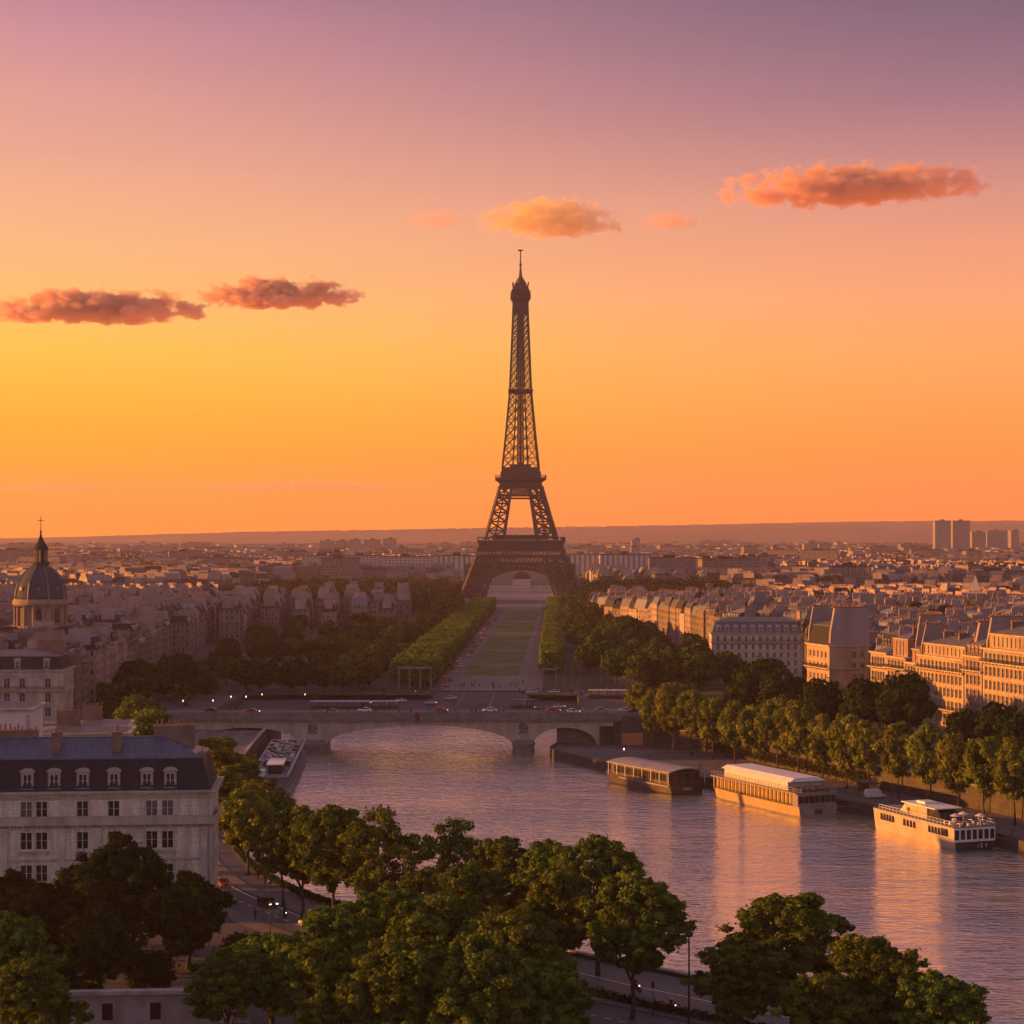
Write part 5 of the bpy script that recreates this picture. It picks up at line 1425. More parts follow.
# ---- foreground trees: (x px of the crown, y px of the top, distance, prototype, tilt of scale, label)
FG = [
    (284, 800, 322, 0, 1.12, 'tree at the far end of the near bank row, beside the mansion corner'), (302, 798, 312, 1, 1.12, 'near bank row tree with bare trunk standing over the parked cars'),
    (334, 797, 305, 2, 1.15, 'near bank row tree whose trunk crosses the white road line'), (376, 799, 297, 3, 1.1, 'wide row tree with leaves thinning over the bright water'),
    (452, 812, 300, 1, 1.05, 'loose airy tree with sky-lit gaps, alone above the river at the centre'), (505, 830, 290, 0, 1.15, 'dark row tree just right of the airy central tree'),
    (548, 833, 284, 3, 1.15, 'second dark row tree right of the airy central tree'), (598, 826, 272, 2, 1.15, 'tall row tree with golden top edge right of the dark central group'), (470, 858, 276, 3, 1.0, 'tree with low crown below the airy central tree'),
    (560, 862, 262, 1, 1.2, 'row tree wedged low between the dark central trees'), (430, 862, 284, 2, 1.0, 'low row tree left of the airy central tree, above the broad front clump'),
    (632, 862, 247, 1, 1.12, 'tree with two visible trunks beside the tall lamp post'),
    (395, 880, 262, 0, 1.1, 'green topped tree in the middle of the near road, behind the broad front clump'), (338, 898, 250, 3, 1.05, 'tree above the upper road on the left shoulder of the front clump'),
    (228, 945, 234, 1, .95, 'lowest left tree of the broad front clump, beside the yard wall'), (275, 928, 236, 0, 1.05, 'front clump tree with olive top, second from the yard wall'), (325, 932, 228, 2, 1.1, 'front clump tree with olive top, third from the yard wall'),
    (445, 886, 240, 3, 1.25, 'large olive crown at the heart of the front clump'), (520, 902, 232, 0, 1.15, 'deep green crown at the right shoulder of the front clump'), (475, 930, 218, 1, 1.15, 'nearest low crown at the bottom middle of the frame'),
    (395, 930, 220, 2, 1.15, 'nearest low crown left of bottom middle'), (545, 955, 222, 3, 1.0, 'low crown closing the right end of the front clump above the road'),
    (792, 887, 238, 3, 1.35, 'big dark crown standing against the river right of the lamp post'), (738, 935, 234, 0, 1.0, 'smaller crown joined to the left flank of the big riverside crown'),
    (880, 929, 222, 2, 1.25, 'round crown lowest at the right, below the moored white boat'), (828, 968, 216, 1, 1.05, 'low crown between the two riverside crowns at lower right'),
    (940, 968, 214, 0, 1.0, 'outermost small crown at the lower right beside open water'),
    (6, 906, 232, 3, 1.05, 'olive crown cut by the left frame edge near the yard wall'), (32, 950, 222, 1, 1.0, 'lower crown in front of the left edge tree, touching the yard wall'),
    (-35, 900, 250, 2, 1.1, 'crown mostly outside the left frame edge'),
]
for px, py, d, k, w_, lab in FG:
    z = CAMZ - (py - HOR) * d / FOC
    s = z / 18.3
    pr_ = AIRY[k % 2] if 'airy tree with' in lab or 'thinning' in lab else ROWT[k % 3] if 'row tree' in lab or 'bank row' in lab or 'two visible trunks' in lab else NEAR[k]
    plant(pr_, 'plane_tree', lab, ((px - 512) * d / FOC, d, 0), w_ * min(1.1, max(0.9, s)), r.uniform(0, 6.28), 'plane trees on the near bank', s)
for px, py, d, k, s, lab in ((118, 830, 282, 0, 0.93, 'great dark spreading tree in front of the mansion facade'), (188, 868, 276, 1, 0.72, 'dark tree at the right foot of the mansion, beside the great spreading tree'),
                             (45, 880, 272, 1, 0.75, 'dark tree at the left foot of the mansion'), (100, 900, 258, 0, 0.62, 'low dark tree under the great spreading tree'), (10, 868, 290, 0, 0.72, 'dark tree behind the left edge crown against the mansion wall')):
    z = CAMZ - (py - HOR) * d / FOC
    plant(GREAT[k], 'broad_tree', lab, ((px - 512) * d / FOC, d, 0), s, r.uniform(0, 6.28), 'dark yard trees before the mansion', z / 20.4)
# rounded bush in the yard
def bush(name, label, loc, rad, h, mat, seed, nl=400, size=0.4):
    rr = random.Random(seed); cl = [(rr.uniform(-1, 1) * rad * .6, rr.uniform(-1, 1) * rad * .6, h * (0.25 + .5 * rr.random()), rad * .45, nl) for _ in range(16)]
    o = empty(name, loc, 0, label, 'bush'); st = MB(); st.tube([(0, 0, -.2), (0, 0, h * .5)], [.15, .08], 6); st.build('stem', M['bark'], o)
    link('foliage', leaf_mesh('bush_leaves', cl, size, mat, seed), o); return o
bush('clipped_bush', 'rounded dark bush beside the road at the foot of the mansion', ((240 - 512) * 268 / FOC, 268, 0), 3.6, 7.0, M['leaf_dark'], 51, 500)
bush('clipped_bush', 'tall dark bush added to shade the yard behind the two pale posts', ((150 - 512) * 262 / FOC, 262, 0), 3.6, 6.0, M['leaf_dark'], 53, 450)  # this bush and the next two are added to shade the sunlit yard
bush('clipped_bush', 'dark bush added to shade the yard by the left part of its wall', ((50 - 512) * 256 / FOC, 256, 0), 3.6, 6.0, M['leaf_dark'], 54, 450)
bush('clipped_bush', 'low dark bush added to shade the yard behind its wall near the left edge', ((80 - 512) * 250 / FOC, 250, 0), 3.0, 4.0, M['leaf_dark'], 52, 400)

# ---- bank trees between mansion and bridge
for px, py, d, k, s, lab in ((218, 736, 545, 1, .95, 'bank tree farthest up the bank, near the bridge abutment'), (240, 752, 470, 2, .95, 'bank tree between the ramp and the tour boat'), (228, 772, 395, 0, 1, 'bank tree just behind the mansion corner'), (262, 776, 362, 1, 1, 'bank tree above the first parked cars'), (222, 745, 450, 2, .9, 'bank tree beside the big chimney wall'),
                             (208, 738, 500, 3, .8, 'bank tree closest to the moored tour boat'), (236, 762, 420, 3, .9, 'bank tree second from the tour boat'), (248, 785, 352, 2, .9, 'bank tree overhanging the road by the mansion')):
    z = CAMZ - (py - HOR) * d / FOC
    plant(QUAY[k], 'bank_tree', lab, ((px - 512) * d / FOC, d, 0), s, r.uniform(0, 6.28), 'bank trees between mansion and bridge', z / 18.5)
words = ['nearest the tan stone block', 'second from the tan block', 'third from the tan block', 'fourth from the tan block', 'darkest of the clump', 'bright above the mansion chimneys', 'low above the mansion ridge', 'round by the approach']
for (px, py, d, k, mt), w in zip(((110, 693, 640, 0, 1), (135, 676, 690, 1, 1), (160, 664, 720, 2, 1), (185, 680, 700, 3, 0), (122, 698, 600, 0, 1), (138, 693, 575, 1, 0), (148, 708, 535, 2, 0), (176, 668, 735, 3, 1)), words):
    z = CAMZ - (py - HOR) * d / FOC
    p = GREENP[k % 2] if not mt else DARKP[k % 2]
    plant(p, 'approach_tree', 'leafy tree at the left end of the bridge, ' + w, ((px - 512) * d / FOC, d, 0), z / 13.0 * (1.05 if not mt else .95), r.uniform(0, 6.28), 'trees at the left end of the bridge', z / (13.0 if not mt else 15))

# ---- plane tree row on the right quay
TL = smooth([(42, 606), (52, 585), (69, 545), (86, 505), (99, 474), (111.5, 444), (124, 416), (137, 388)], 8)
tl = [0.0]
for a, b in zip(TL[:-1], TL[1:]): tl.append(tl[-1] + math.hypot(b[0] - a[0], b[1] - a[1]))
def tl_at(s):
    return float(np.interp(s, tl, [p[0] for p in TL])), float(np.interp(s, tl, [p[1] for p in TL]))
ordw = ['first', 'second', 'third', 'fourth', 'fifth', 'sixth', 'seventh', 'eighth', 'ninth', 'tenth', 'eleventh', 'twelfth', 'thirteenth', 'fourteenth', 'fifteenth', 'sixteenth', 'seventeenth', 'eighteenth', 'nineteenth', 'twentieth', 'twenty-first', 'twenty-second', 'twenty-third', 'twenty-fourth']
n = 21
for i in range(n):
    x, y = tl_at(1.5 + (tl[-1] - 3) * i / (n - 1)); x += r.uniform(-.8, .8)
    s = r.uniform(0.96, 1.16)
    plant(QUAY[i % 4], 'quay_tree', 'sunlit plane tree in the long right quay row, %s from the bridge' % ordw[i], (x, y, QUAY_Z), s * .84, r.uniform(0, 6.28), 'plane trees in a row on the right quay', s)
# second, looser group behind the first few and dark street trees above the wall
for px, py, d, k, s, lab in ((640, 682, 640, 0, .9, 'quay tree tucked behind the first two beside the bridge end'), (675, 690, 606, 1, .9, 'quay tree behind the gap by the dark moored barge'), (705, 693, 590, 2, .9, 'quay tree behind the wide golden clump above the dark barge')):
    z = CAMZ - (py - HOR) * d / FOC
    plant(QUAY[k], 'quay_tree', lab, ((px - 512) * d / FOC, d, 0), s, r.uniform(0, 6.28), 'trees behind the head of the quay row', z / 18.5)
for px, py, d, lab in ((755, 653, 640, 'large dark round tree left of the corner house'), (783, 668, 610, 'dark tree in front of the blank grey gable'), (822, 678, 600, 'dark street tree at the foot of the corner house'), (866, 678, 585, 'round dark street tree before the pink lit house'),
                       (905, 672, 575, 'largest dark street tree before the wide gold attic house'), (968, 706, 545, 'dark street tree below the narrow pinkish house'), (1000, 702, 530, 'dark street tree below the golden corner house'), (1024, 706, 520, 'dark street tree cut by the right frame edge'),
                       (735, 690, 620, 'dark low tree behind the middle of the quay row')):
    z = CAMZ - (py - HOR) * d / FOC
    plant(DARKP[r.randrange(2)], 'street_tree', lab, ((px - 512) * d / FOC, d, 0), z / 15 * .92, r.uniform(0, 6.28), 'dark street trees on the right bank', z / 15)

# ---- clipped avenue either side of the lawn
def avenue(x0, d0, x1, d1, step, label, group):
    L = d1 - d0; n = int(L / step); ang = -math.atan2(x1 - x0, L)
    for i in range(n):
        t = (i + .5) / n; d = d0 + L * t
        if 1195 < d < 1225: continue
        o = plant(CLIP[i % 3], 'clipped_tree', label, (x0 + (x1 - x0) * t + r.uniform(-.3, .3), d, 0), r.uniform(.95, 1.06), ang + (PI if r.random() < .5 else 0), group, r.uniform(.80, .90))
avenue(-34.5, 778, -17.5, 1600, 9.4, 'box clipped tree in the long hedge-like row left of the lawn', 'clipped trees left of the lawn')
avenue(-43.5, 790, -26.5, 1600, 9.4, 'box clipped tree in the outer row left of the lawn', 'outer clipped trees left of the lawn')
avenue(16.5, 850, 33, 1600, 9.6, 'box clipped tree in the row right of the lawn', 'clipped trees right of the lawn')

# ---- park trees
def scatter(region, n, protos, hr, name, label_f, group, seed, mind=9.5):
    rr = random.Random(seed); pts = []; tries = 0
    while len(pts) < n and tries < 20000:
        tries += 1
        d = rr.uniform(region[0][0], region[-1][0])
        a = float(np.interp(d, [q_[0] for q_ in region], [q_[1] for q_ in region])); b = float(np.interp(d, [q_[0] for q_ in region], [q_[2] for q_ in region]))
        x = rr.uniform(a, b)
        if any((x - p[0]) ** 2 + (d - p[1]) ** 2 < mind ** 2 for p in pts): continue
        pts.append((x, d))
    for x, d in sorted(pts, key=lambda p: p[1]):
        pr = rr.choice(protos); h = rr.uniform(*hr); base = 15.0 if pr in DARKP else 13.0
        plant(pr, name, label_f(x, d), (x, d, 0), h / base * rr.uniform(.85, 1.1), rr.uniform(0, 6.28), group(x, d), h / base)
def labW(x, d):
    w = 'close behind the bridge approach' if d < 860 else 'in the middle of the left park' if d < 1050 else 'below the left rooftops'
    return 'dark round park tree left of the clipped avenue, %s' % w
scatter([(752, -146, -52), (900, -146, -50), (1000, -142, -46), (1240, -135, -42)], 78, PARK + DARKP * 2, (8, 14), 'park_tree', labW, lambda x, d: 'left park trees ' + ('near' if d < 860 else 'middle' if d < 1050 else 'far'), 5)
scatter([(772, -150, -52), (835, -146, -52)], 24, PARK + DARKP + GREENP[:1], (7, 11), 'park_tree', lambda x, d: 'small round tree in the front row of the left park, facing the bridge', lambda x, d: 'front row of the left park', 8, 7.0)
scatter([(690, -152, -108), (760, -150, -106)], 12, DARKP + PARK, (8, 12), 'approach_tree', lambda x, d: 'round tree between the bridge approach and the stone houses', lambda x, d: 'trees behind the bridge approach', 9, 8.0)
scatter([(1250, -60, -38), (1640, -64, -34)], 26, PARK + DARKP, (9, 14), 'park_tree', lambda x, d: 'small dark park tree beside the left foot of the tower avenue', lambda x, d: 'far left park trees', 6)
def labE(x, d):
    w = 'close behind the quay row' if d < 800 else 'in front of the sunlit corner facades' if d < 980 else 'leading towards the tower foot'
    return 'rounded olive park tree right of the lawn, %s' % w
scatter([(742, 40, 112), (850, 32, 100), (980, 30, 84), (1150, 32, 66), (1300, 36, 52), (1620, 42, 56)], 78, PARK * 2 + DARKP, (10, 16), 'park_tree', labE, lambda x, d: 'right park trees ' + ('near' if d < 800 else 'middle' if d < 980 else 'far'), 7)
for px, py, d, s, lab in ((634, 617, 960, 1, 'tall dark mounded tree standing above the right park'), (612, 628, 1000, 1, 'dark mounded tree left of the tallest one in the right park')):
    z = CAMZ - (py - HOR) * d / FOC
    plant(DARKP[0], 'park_tree', lab, ((px - 512) * d / FOC, d, 0), 1.15, 1.0, 'tall dark park trees', z / 15)
# far belts of wood that read as one mass
def belt(name, label, regions, hr, seed, n, mat):
    rr = random.Random(seed); cl = []
    for _ in range(n):
        a = rr.choice(regions); x = rr.uniform(a[0], a[1]); d = rr.uniform(a[2], a[3]); h = rr.uniform(*hr)
        for k in range(3): cl.append((x + rr.uniform(-3, 3), d + rr.uniform(-3, 3), h * (.35 + .2 * k), h * .33, 34))
    o = link(name, leaf_mesh(name, cl, 2.3, mat, seed)); tag(o, label, 'woodland', kind='stuff')
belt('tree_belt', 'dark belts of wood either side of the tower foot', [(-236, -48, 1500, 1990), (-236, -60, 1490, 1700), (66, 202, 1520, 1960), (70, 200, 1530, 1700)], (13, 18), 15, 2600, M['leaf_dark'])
belt('far_greenery', 'scattered far tree clumps among the city roofs', [(-.0, .0, 0, 0)] if False else [(x, x + w, d, d + 30) for x, w, d in [t_ for t_ in [(random.Random(i).uniform(-.25, .25) * dd, random.Random(i + 99).uniform(30, 160), dd) for i, dd in enumerate([2100, 2200, 2500, 2600, 2700, 2900, 3100, 3300, 3500, 3800, 4200, 4600, 5000, 5600] * 2)] if not (-190 < t_[0] < 90 and t_[2] < 2950)]], (14, 22), 16, 900, M['leaf_dark'])

# hedges
hr_ = random.Random(4)
def hedge(label, pts, w, h, seed):
    rr = random.Random(seed); cl = []; st = MB()
    zb = QUAY_Z if h > 2 else 0
    for a, b in zip(pts[:-1], pts[1:]):
        L = math.hypot(b[0] - a[0], b[1] - a[1]); n = max(1, int(L / .7))
        for i in range(n):
            t = i / n; cl.append((a[0] + (b[0] - a[0]) * t, a[1] + (b[1] - a[1]) * t, zb + h * .55, max(w, h) * .5, 60))
        st.bar((a[0], a[1], zb + 0.1), (b[0], b[1], zb + .1), .15)
    o = link('hedge', leaf_mesh('hedge', cl, .3, M['leaf_dark'], seed)); tag(o, label, 'hedge'); st.build('stems', M['bark'], o)
hedge('low clipped hedge between the two roads on the near bank', off_line(ROW_OFF)[3:22], 1.4, 1.1, 61)
hedge('dark hedge at the foot of the retaining wall behind the quay trees', [(p[0] - 1.6, p[1] - .8) for p in QW[1:4]], 1.8, 4.6, 63)
hedge('dark hedge along the river parapet above the parked cars', off_line([1.1] * 12)[26:42], 1.0, 1.2, 62)
# ================================================================== BOATS
M['roof_grey'] = plain('grey_boat_roof', (0.27, 0.25, 0.27), 0.6, 0.2, 0.4)
def hull_mesh(L, B, H, mat_side, bow=0.26, flare=0.08, sheer=0.5, rake=1.0, stern_taper=0.9, mat_low=None):
    """bow at +x, stern at x=0, waterline z=0"""
    mb = MB(); n = 26; st = []
    for i in range(n + 1):
        t = i / n; x = L * t
        w = B / 2 * (stern_taper + (1 - stern_taper) * min(1, t / .12))
        if t > 1 - bow:
            u = (t - (1 - bow)) / bow; w *= math.sqrt(max(0.0, 1 - u ** 2.2)) * .98 + .02
        sh = H + sheer * max(0, (t - .6) / .4) ** 2
        st.append((x, w, sh))
    rowsz = [-0.8, 0.02, 0.35]
    def ringpts(x, w, sh):
        zs = [-0.8, 0.0, 0.45, sh]
        k = [0.86, 0.9, 0.93, 1.0]
        xo = [-(rake) if x > L * .8 else 0] * 3 + [0]
        f = max(0, (x - L * .8) / (L * .2))
        return [(x - rake * f * (1 - max(0, z) / sh), w * q_, z) for z, q_ in zip(zs, k)]
    P = [ringpts(*s) for s in st]
    for i in range(n):
        for j in range(3):
            mb.mi = 1 if j < 2 else 0
            a, b = P[i], P[i + 1]
            mb.face([a[j], a[j + 1], b[j + 1], b[j]])
            mb.face([(b[j][0], -b[j][1], b[j][2]), (b[j + 1][0], -b[j + 1][1], b[j + 1][2]), (a[j + 1][0], -a[j + 1][1], a[j + 1][2]), (a[j][0], -a[j][1], a[j][2])])
        mb.mi = 2
        mb.face([(P[i][3][0], -P[i][3][1], P[i][3][2] - .12), (P[i + 1][3][0], -P[i + 1][3][1], P[i + 1][3][2] - .12), (P[i + 1][3][0], P[i + 1][3][1], P[i + 1][3][2] - .12), (P[i][3][0], P[i][3][1], P[i][3][2] - .12)])
    mb.mi = 3
    a = P[0]
    for j in range(3): mb.face([(a[j][0], -a[j][1], a[j][2]), (a[j + 1][0], -a[j + 1][1], a[j + 1][2]), (a[j + 1][0], a[j + 1][1], a[j + 1][2]), (a[j][0], a[j][1], a[j][2])])
    return mb, st

def boat_root(name, label, stern, bow, cat='boat'):
    L = math.hypot(bow[0] - stern[0], bow[1] - stern[1])
    o = empty(name, (stern[0], stern[1], WATER_Z), math.atan2(bow[1] - stern[1], bow[0] - stern[0]), label, cat, 'river boats')
    o.scale = (1.15,) * 3
    return o, L / 1.15

def win_row(root, xs, y, z, w, h, mat, side, name='window', dep=0.06, frame=None):
    mb = MB(); mb.box(-w / 2, w / 2, -dep / 2, dep / 2, 0, h)
    me = mb.mesh(name, mat)
    for x in xs: link(name, me, root, (x, y * side, z))

def rail(mb, pts, h, w=.05):
    for a, b in zip(pts[:-1], pts[1:]):
        A = Vector(a); B_ = Vector(b)
        for k in (h, h * .5): mb.bar(A + Vector((0, 0, k)), B_ + Vector((0, 0, k)), w)
        n = max(1, int((B_ - A).length / 1.3))
        for i in range(n + 1):
            p = A.lerp(B_, i / n); mb.bar(p, p + Vector((0, 0, h)), w)

# boats lie with the stern towards the viewer; the centre line is half a beam inside the river-side edge
def centre(px_s, py_s, px_b, py_b, beam):
    s = Vector(at(px_s, py_s, WATER_Z)); b = Vector(at(px_b, py_b, WATER_Z)); d = (b - s).normalized(); n = Vector((d.y, -d.x))
    return s + n * beam / 2, b + n * beam / 2

# 1: dark barge with a long glazed cabin and a pale curved roof
s, b = centre(668, 796, 599, 782, 11.6)
root, L = boat_root('river_barge', 'dark brown barge with long windowed cabin and pale overhanging roof, nearest the bridge', s, b)
mb, st = hull_mesh(L + 1, 10.0, 2.5, None, bow=.22, sheer=.5); mb.build('hull', [M['hull_brown'], M['hull_dark'], M['deck'], M['hull_dark']], root)
c = MB(); c.box(1.2, L * .86, -4.4, 4.4, 2.39, 5.0); c.build('cabin', M['wood'], root)
xs = [2.4 + i * (L * .86 - 3.2) / 15 for i in range(15)]
for sd_ in (1, -1): win_row(root, xs, 4.41, 3.0, 1.15, 1.5, M['glass'], sd_)
mb = MB(); mb.box(-.03, .03, -.75, .75, 0, 1.5); wm_ = mb.mesh('window', M['glass'])
for y in (-3.2, -1.1, 1.1, 3.2): link('window', wm_, root, (1.2, y, 3.0))
r_ = MB(); n = 10
for i in range(n):
    y0, y1 = -5.1 + 10.2 * i / n, -5.1 + 10.2 * (i + 1) / n
    z = lambda y: 5.0 + 0.75 * (1 - (y / 5.1) ** 2)
    r_.mesh_in([(-.4, y0, z(y0)), (L * .88, y0, z(y0)), (L * .88, y1, z(y1)), (-.4, y1, z(y1)), (-.4, y0, z(y0) + .22), (L * .88, y0, z(y0) + .22), (L * .88, y1, z(y1) + .22), (-.4, y1, z(y1) + .22)],
               [(4, 5, 6, 7), (3, 2, 1, 0), (0, 4, 7, 3), (1, 2, 6, 5)] + ([(0, 1, 5, 4)] if i == 0 else []) + ([(2, 3, 7, 6)] if i == n - 1 else []))
r_.build('roof', M['roof_grey'], root)
p = MB()
for i in range(8):
    x = .1 + (L * .86) * i / 7
    for y in (-4.9, 4.9): p.bar((x, y, 2.4), (x, y, 5.1), .12)
p.build('roof_posts', M['white'], root)
rb_ = MB(); rb_.box(-.08, L * .7, -5.06, -5.0, 1.9, 2.2); rb_.box(-.08, L * .7, 5.0, 5.06, 1.9, 2.2); rb_.build('rubbing_strake', M['hull_grey'], root)
wh = MB(); wh.box(L * .88, L * .94, -1.4, 1.4, 2.6, 3.7); wh.box(L * .875, L * .945, -1.6, 1.6, 3.7, 3.9); wh.build('bow_locker', M['white'], root)
bd = MB(); bd.box(-.26, -.2, -1.2, 1.2, .9, 1.7); bd.build('stern_plate', M['hull_grey'], root)

# 2: cream excursion boat with tall side windows and a second, canopied deck
s, b = centre(797, 819, 706, 797, 11.8)
root, L = boat_root('excursion_boat', 'cream two deck excursion boat with tall golden lit windows and pale canopy roof', s, b)
mb, st = hull_mesh(L + 1.5, 10.4, 2.4, None, bow=.24, sheer=.4); mb.build('hull', [M['cream'], M['hull_grey'], M['deck'], M['hull_grey']], root)
c = MB(); c.box(2.6, L * .93, -4.75, 4.75, 2.29, 2.6); c.box(2.9, L * .92, -4.3, 4.3, 2.6, 4.9)
c.build('saloon', M['wood'], root)
xs = [3.7 + i * (L * .92 - 4.6) / 19 for i in range(20)]
for sd_ in (1, -1):
    win_row(root, xs, 4.33, 2.75, 1.0, 2.0, M['gold_reflection'], sd_)
    pm = MB(); pm.box(-.12, .12, -.12, .12, 0, 2.3); pme = pm.mesh('pillar', M['cream'])
    for i in range(21):
        link('pillar', pme, root, (3.0 + i * (L * .92 - 4.6) / 19, 4.75 * sd_, 2.6))
u = MB(); u.box(.6, L * .95, -5.15, 5.15, 4.9, 5.15); u.build('upper_deck', M['hull_grey'], root)
k = MB(); k.box(5.5, L * .84, -3.9, 3.9, 5.153, 7.0); k.build('canopy', M['canvas'], root)
k = MB(); k.frustum([(4.0, -4.3), (L * .86, -4.3), (L * .86, 4.3), (4.0, 4.3)], 7.0, [(4.4, -3.0), (L * .85, -3.0), (L * .85, 3.0), (4.4, 3.0)], 7.7, bottom=True); k.build('roof', M['white'], root)
wh = MB(); wh.frustum([(L * .85, -2), (L * .93, -1.7), (L * .93, 1.7), (L * .85, 2)], 5.153, [(L * .85, -2), (L * .90, -1.4), (L * .90, 1.4), (L * .85, 2)], 7.2); wh.build('wheelhouse', M['glass'], root)
rr_ = MB(); rail(rr_, [(.7, -5.0, 5.15), (.7, 5.0, 5.15)], 1.0); rail(rr_, [(.7, 5.0, 5.15), (L * .94, 5.0, 5.15)], 1.0); rail(rr_, [(.7, -5.0, 5.15), (L * .94, -5.0, 5.15)], 1.0); rr_.build('railing', M['hull_grey'], root)
sw = MB(); sw.box(-.035, .035, -.55, .55, 0, 1.45); swm = sw.mesh('window', M['glass'])
sc_ = MB(); sc_.box(.5, 2.6, -4.6, 4.6, 2.29, 4.9); sc_.build('stern_cabin', M['hull_grey'], root)
for i in range(7): link('window', swm, root, (.47, -3.9 + 1.3 * i, 3.0))
f = MB()
for i in range(5):
    for y in (-2.6, 0, 2.6): f.box(1.2 + i * .7, 1.6 + i * .7, y - .8, y + .8, 5.153, 5.9)
f.build('deck_benches', M['wood'], root)
em = MB(); em.box(-.14, -.1, -.9, .9, .8, 1.7); em.build('stern_plate', M['hull_dark'], root)

# 3: white boat with three groups of windows and a wheelhouse amidships
s, b = centre(952, 852, 869, 829, 10.8)
root, L = boat_root('white_boat', 'white passenger boat with three groups of dark windows and furnished top deck', s, b)
mb, st = hull_mesh(L + 1, 9.4, 4.4, None, bow=.11, sheer=.1, rake=.6); mb.build('hull', [M['hull_white'], M['hull_white'], M['deck'], M['hull_dark']], root)
for g0, g1, n in ((.06, .28, 6), (.42, .58, 4), (.68, .86, 5)):
    xs = [L * (g0 + (g1 - g0) * (i + .5) / n) for i in range(n)]
    for sd_ in (1, -1):
        for x in xs:
            if x > L * .93: 
                u_ = max(0.0, (x / (L + 1) - .8) / .2); yy = 4.7 * (math.sqrt(max(0, 1 - u_ ** 2.2)) * .98 + .02)
            else: yy = 4.7
            w_ = MB(); w_.box(-.42, .42, -.05, .05, 0, 1.35)
            link('window', bpy.data.meshes['boat_window'] if 'boat_window' in bpy.data.meshes else w_.mesh('boat_window', M['glass']), root, (x, (yy * (.93 + .07 * .6) + .03) * sd_, 2.55), 0.0)
st_ = MB(); st_.box(-.16, -.08, -4.4, 4.4, 1.7, 4.3); st_.build('stern_cabin', M['white'], root)
sw = MB(); sw.box(-.04, .04, -.42, .42, 0, 1.75); swm = sw.mesh('window', M['glass'])
for i in range(7): link('window', swm, root, (-.18, -3.75 + 1.25 * i, 2.15))
mk = MB()
for x0, pts in ((-1.0, [((0, 0), (0, .55))]), (-.35, [((0, 0), (0, .7)), ((0, .7), (.4, .7)), ((0, .35), (.3, .35)), ((0, 0), (.4, 0))]), (.5, [((0, .6), (.25, .3)), ((.5, .6), (.25, .3)), ((.25, .3), (.25, 0))])):
    for (a0, b0), (a1, b1) in pts: mk.bar((-.03, x0 * -1 - 1.8 - a0, .55 + b0), (-.03, x0 * -1 - 1.8 - a1, .55 + b1), .09)
mk.build('stern_lettering', M['white'], root)
td = MB(); td.box(.1, L * .9, -4.55, 4.55, 4.3, 4.42); td.build('top_deck', M['deck'], root)
wh = MB(); wh.box(L * .40, L * .66, -2.6, 2.6, 4.42, 6.5); wo = wh.build('wheelhouse', M['hull_white'], root)
gr = MB(); gr.frustum([(L * .24, -2.3), (L * .40 - .003, -2.5), (L * .40 - .003, 2.5), (L * .24, 2.3)], 4.42, [(L * .31, -1.9), (L * .40 - .003, -2.3), (L * .40 - .003, 2.3), (L * .31, 1.9)], 6.3); gr.build('glazed_lounge', M['glass'], root)
rf = MB(); rf.box(L * .29, L * .69, -3.0, 3.0, 6.5, 6.68); rf.box(L * .50, L * .60, -1.2, 1.2, 6.68, 7.1); rf.build('roof', M['white'], root)
gw = MB(); gw.box(L * .665, L * .672, -2.2, 2.2, 5.2, 6.3); gw.build('windscreen', M['glass'], wo)
fo = MB(); fo.frustum([(L * .70, -1.8), (L * .78, -1.6), (L * .78, 1.6), (L * .70, 1.8)], 4.43, [(L * .70, -1.6), (L * .74, -1.3), (L * .74, 1.3), (L * .70, 1.6)], 5.9); fo.build('foredeck_shelter', M['canvas'], root)
rr_ = MB(); rail(rr_, [(.2, -4.5, 4.42), (.2, 4.5, 4.42)], 1.0); rail(rr_, [(.2, 4.5, 4.42), (L * .88, 4.5, 4.42)], 1.0); rail(rr_, [(.2, -4.5, 4.42), (L * .88, -4.5, 4.42)], 1.0); rr_.build('railing', M['white'], root)
ft = random.Random(3); f = MB(); f2 = MB()
for i in range(14):
    x, y = ft.uniform(.8, L * .23), ft.uniform(-3.6, 3.6)
    (f if i % 2 else f2).box(x - .5, x + .5, y - .4, y + .4, 4.9, 5.0); (f if i % 2 else f2).bar((x, y, 4.42), (x, y, 4.9), .12)
    for s_ in (-1, 1): (f2 if i % 2 else f).box(x + s_ * .9 - .22, x + s_ * .9 + .22, y - .22, y + .22, 4.42, 4.88)
f.build('deck_tables', M['white'], root); f2.build('deck_chairs', M['wood'], root)
pa = MB()
for x, y in ((2.0, -2.6), (3.4, 1.8), (5.2, -1.0)):
    pa.bar((x, y, 4.42), (x, y, 6.4), .07); pa.frustum([(x + 1.1 * math.cos(a_ * PI / 4), y + 1.1 * math.sin(a_ * PI / 4)) for a_ in range(8)], 6.0, [(x + .1 * math.cos(a_ * PI / 4), y + .1 * math.sin(a_ * PI / 4)) for a_ in range(8)], 6.5)
pa.build('deck_parasols', M['canvas'], root)

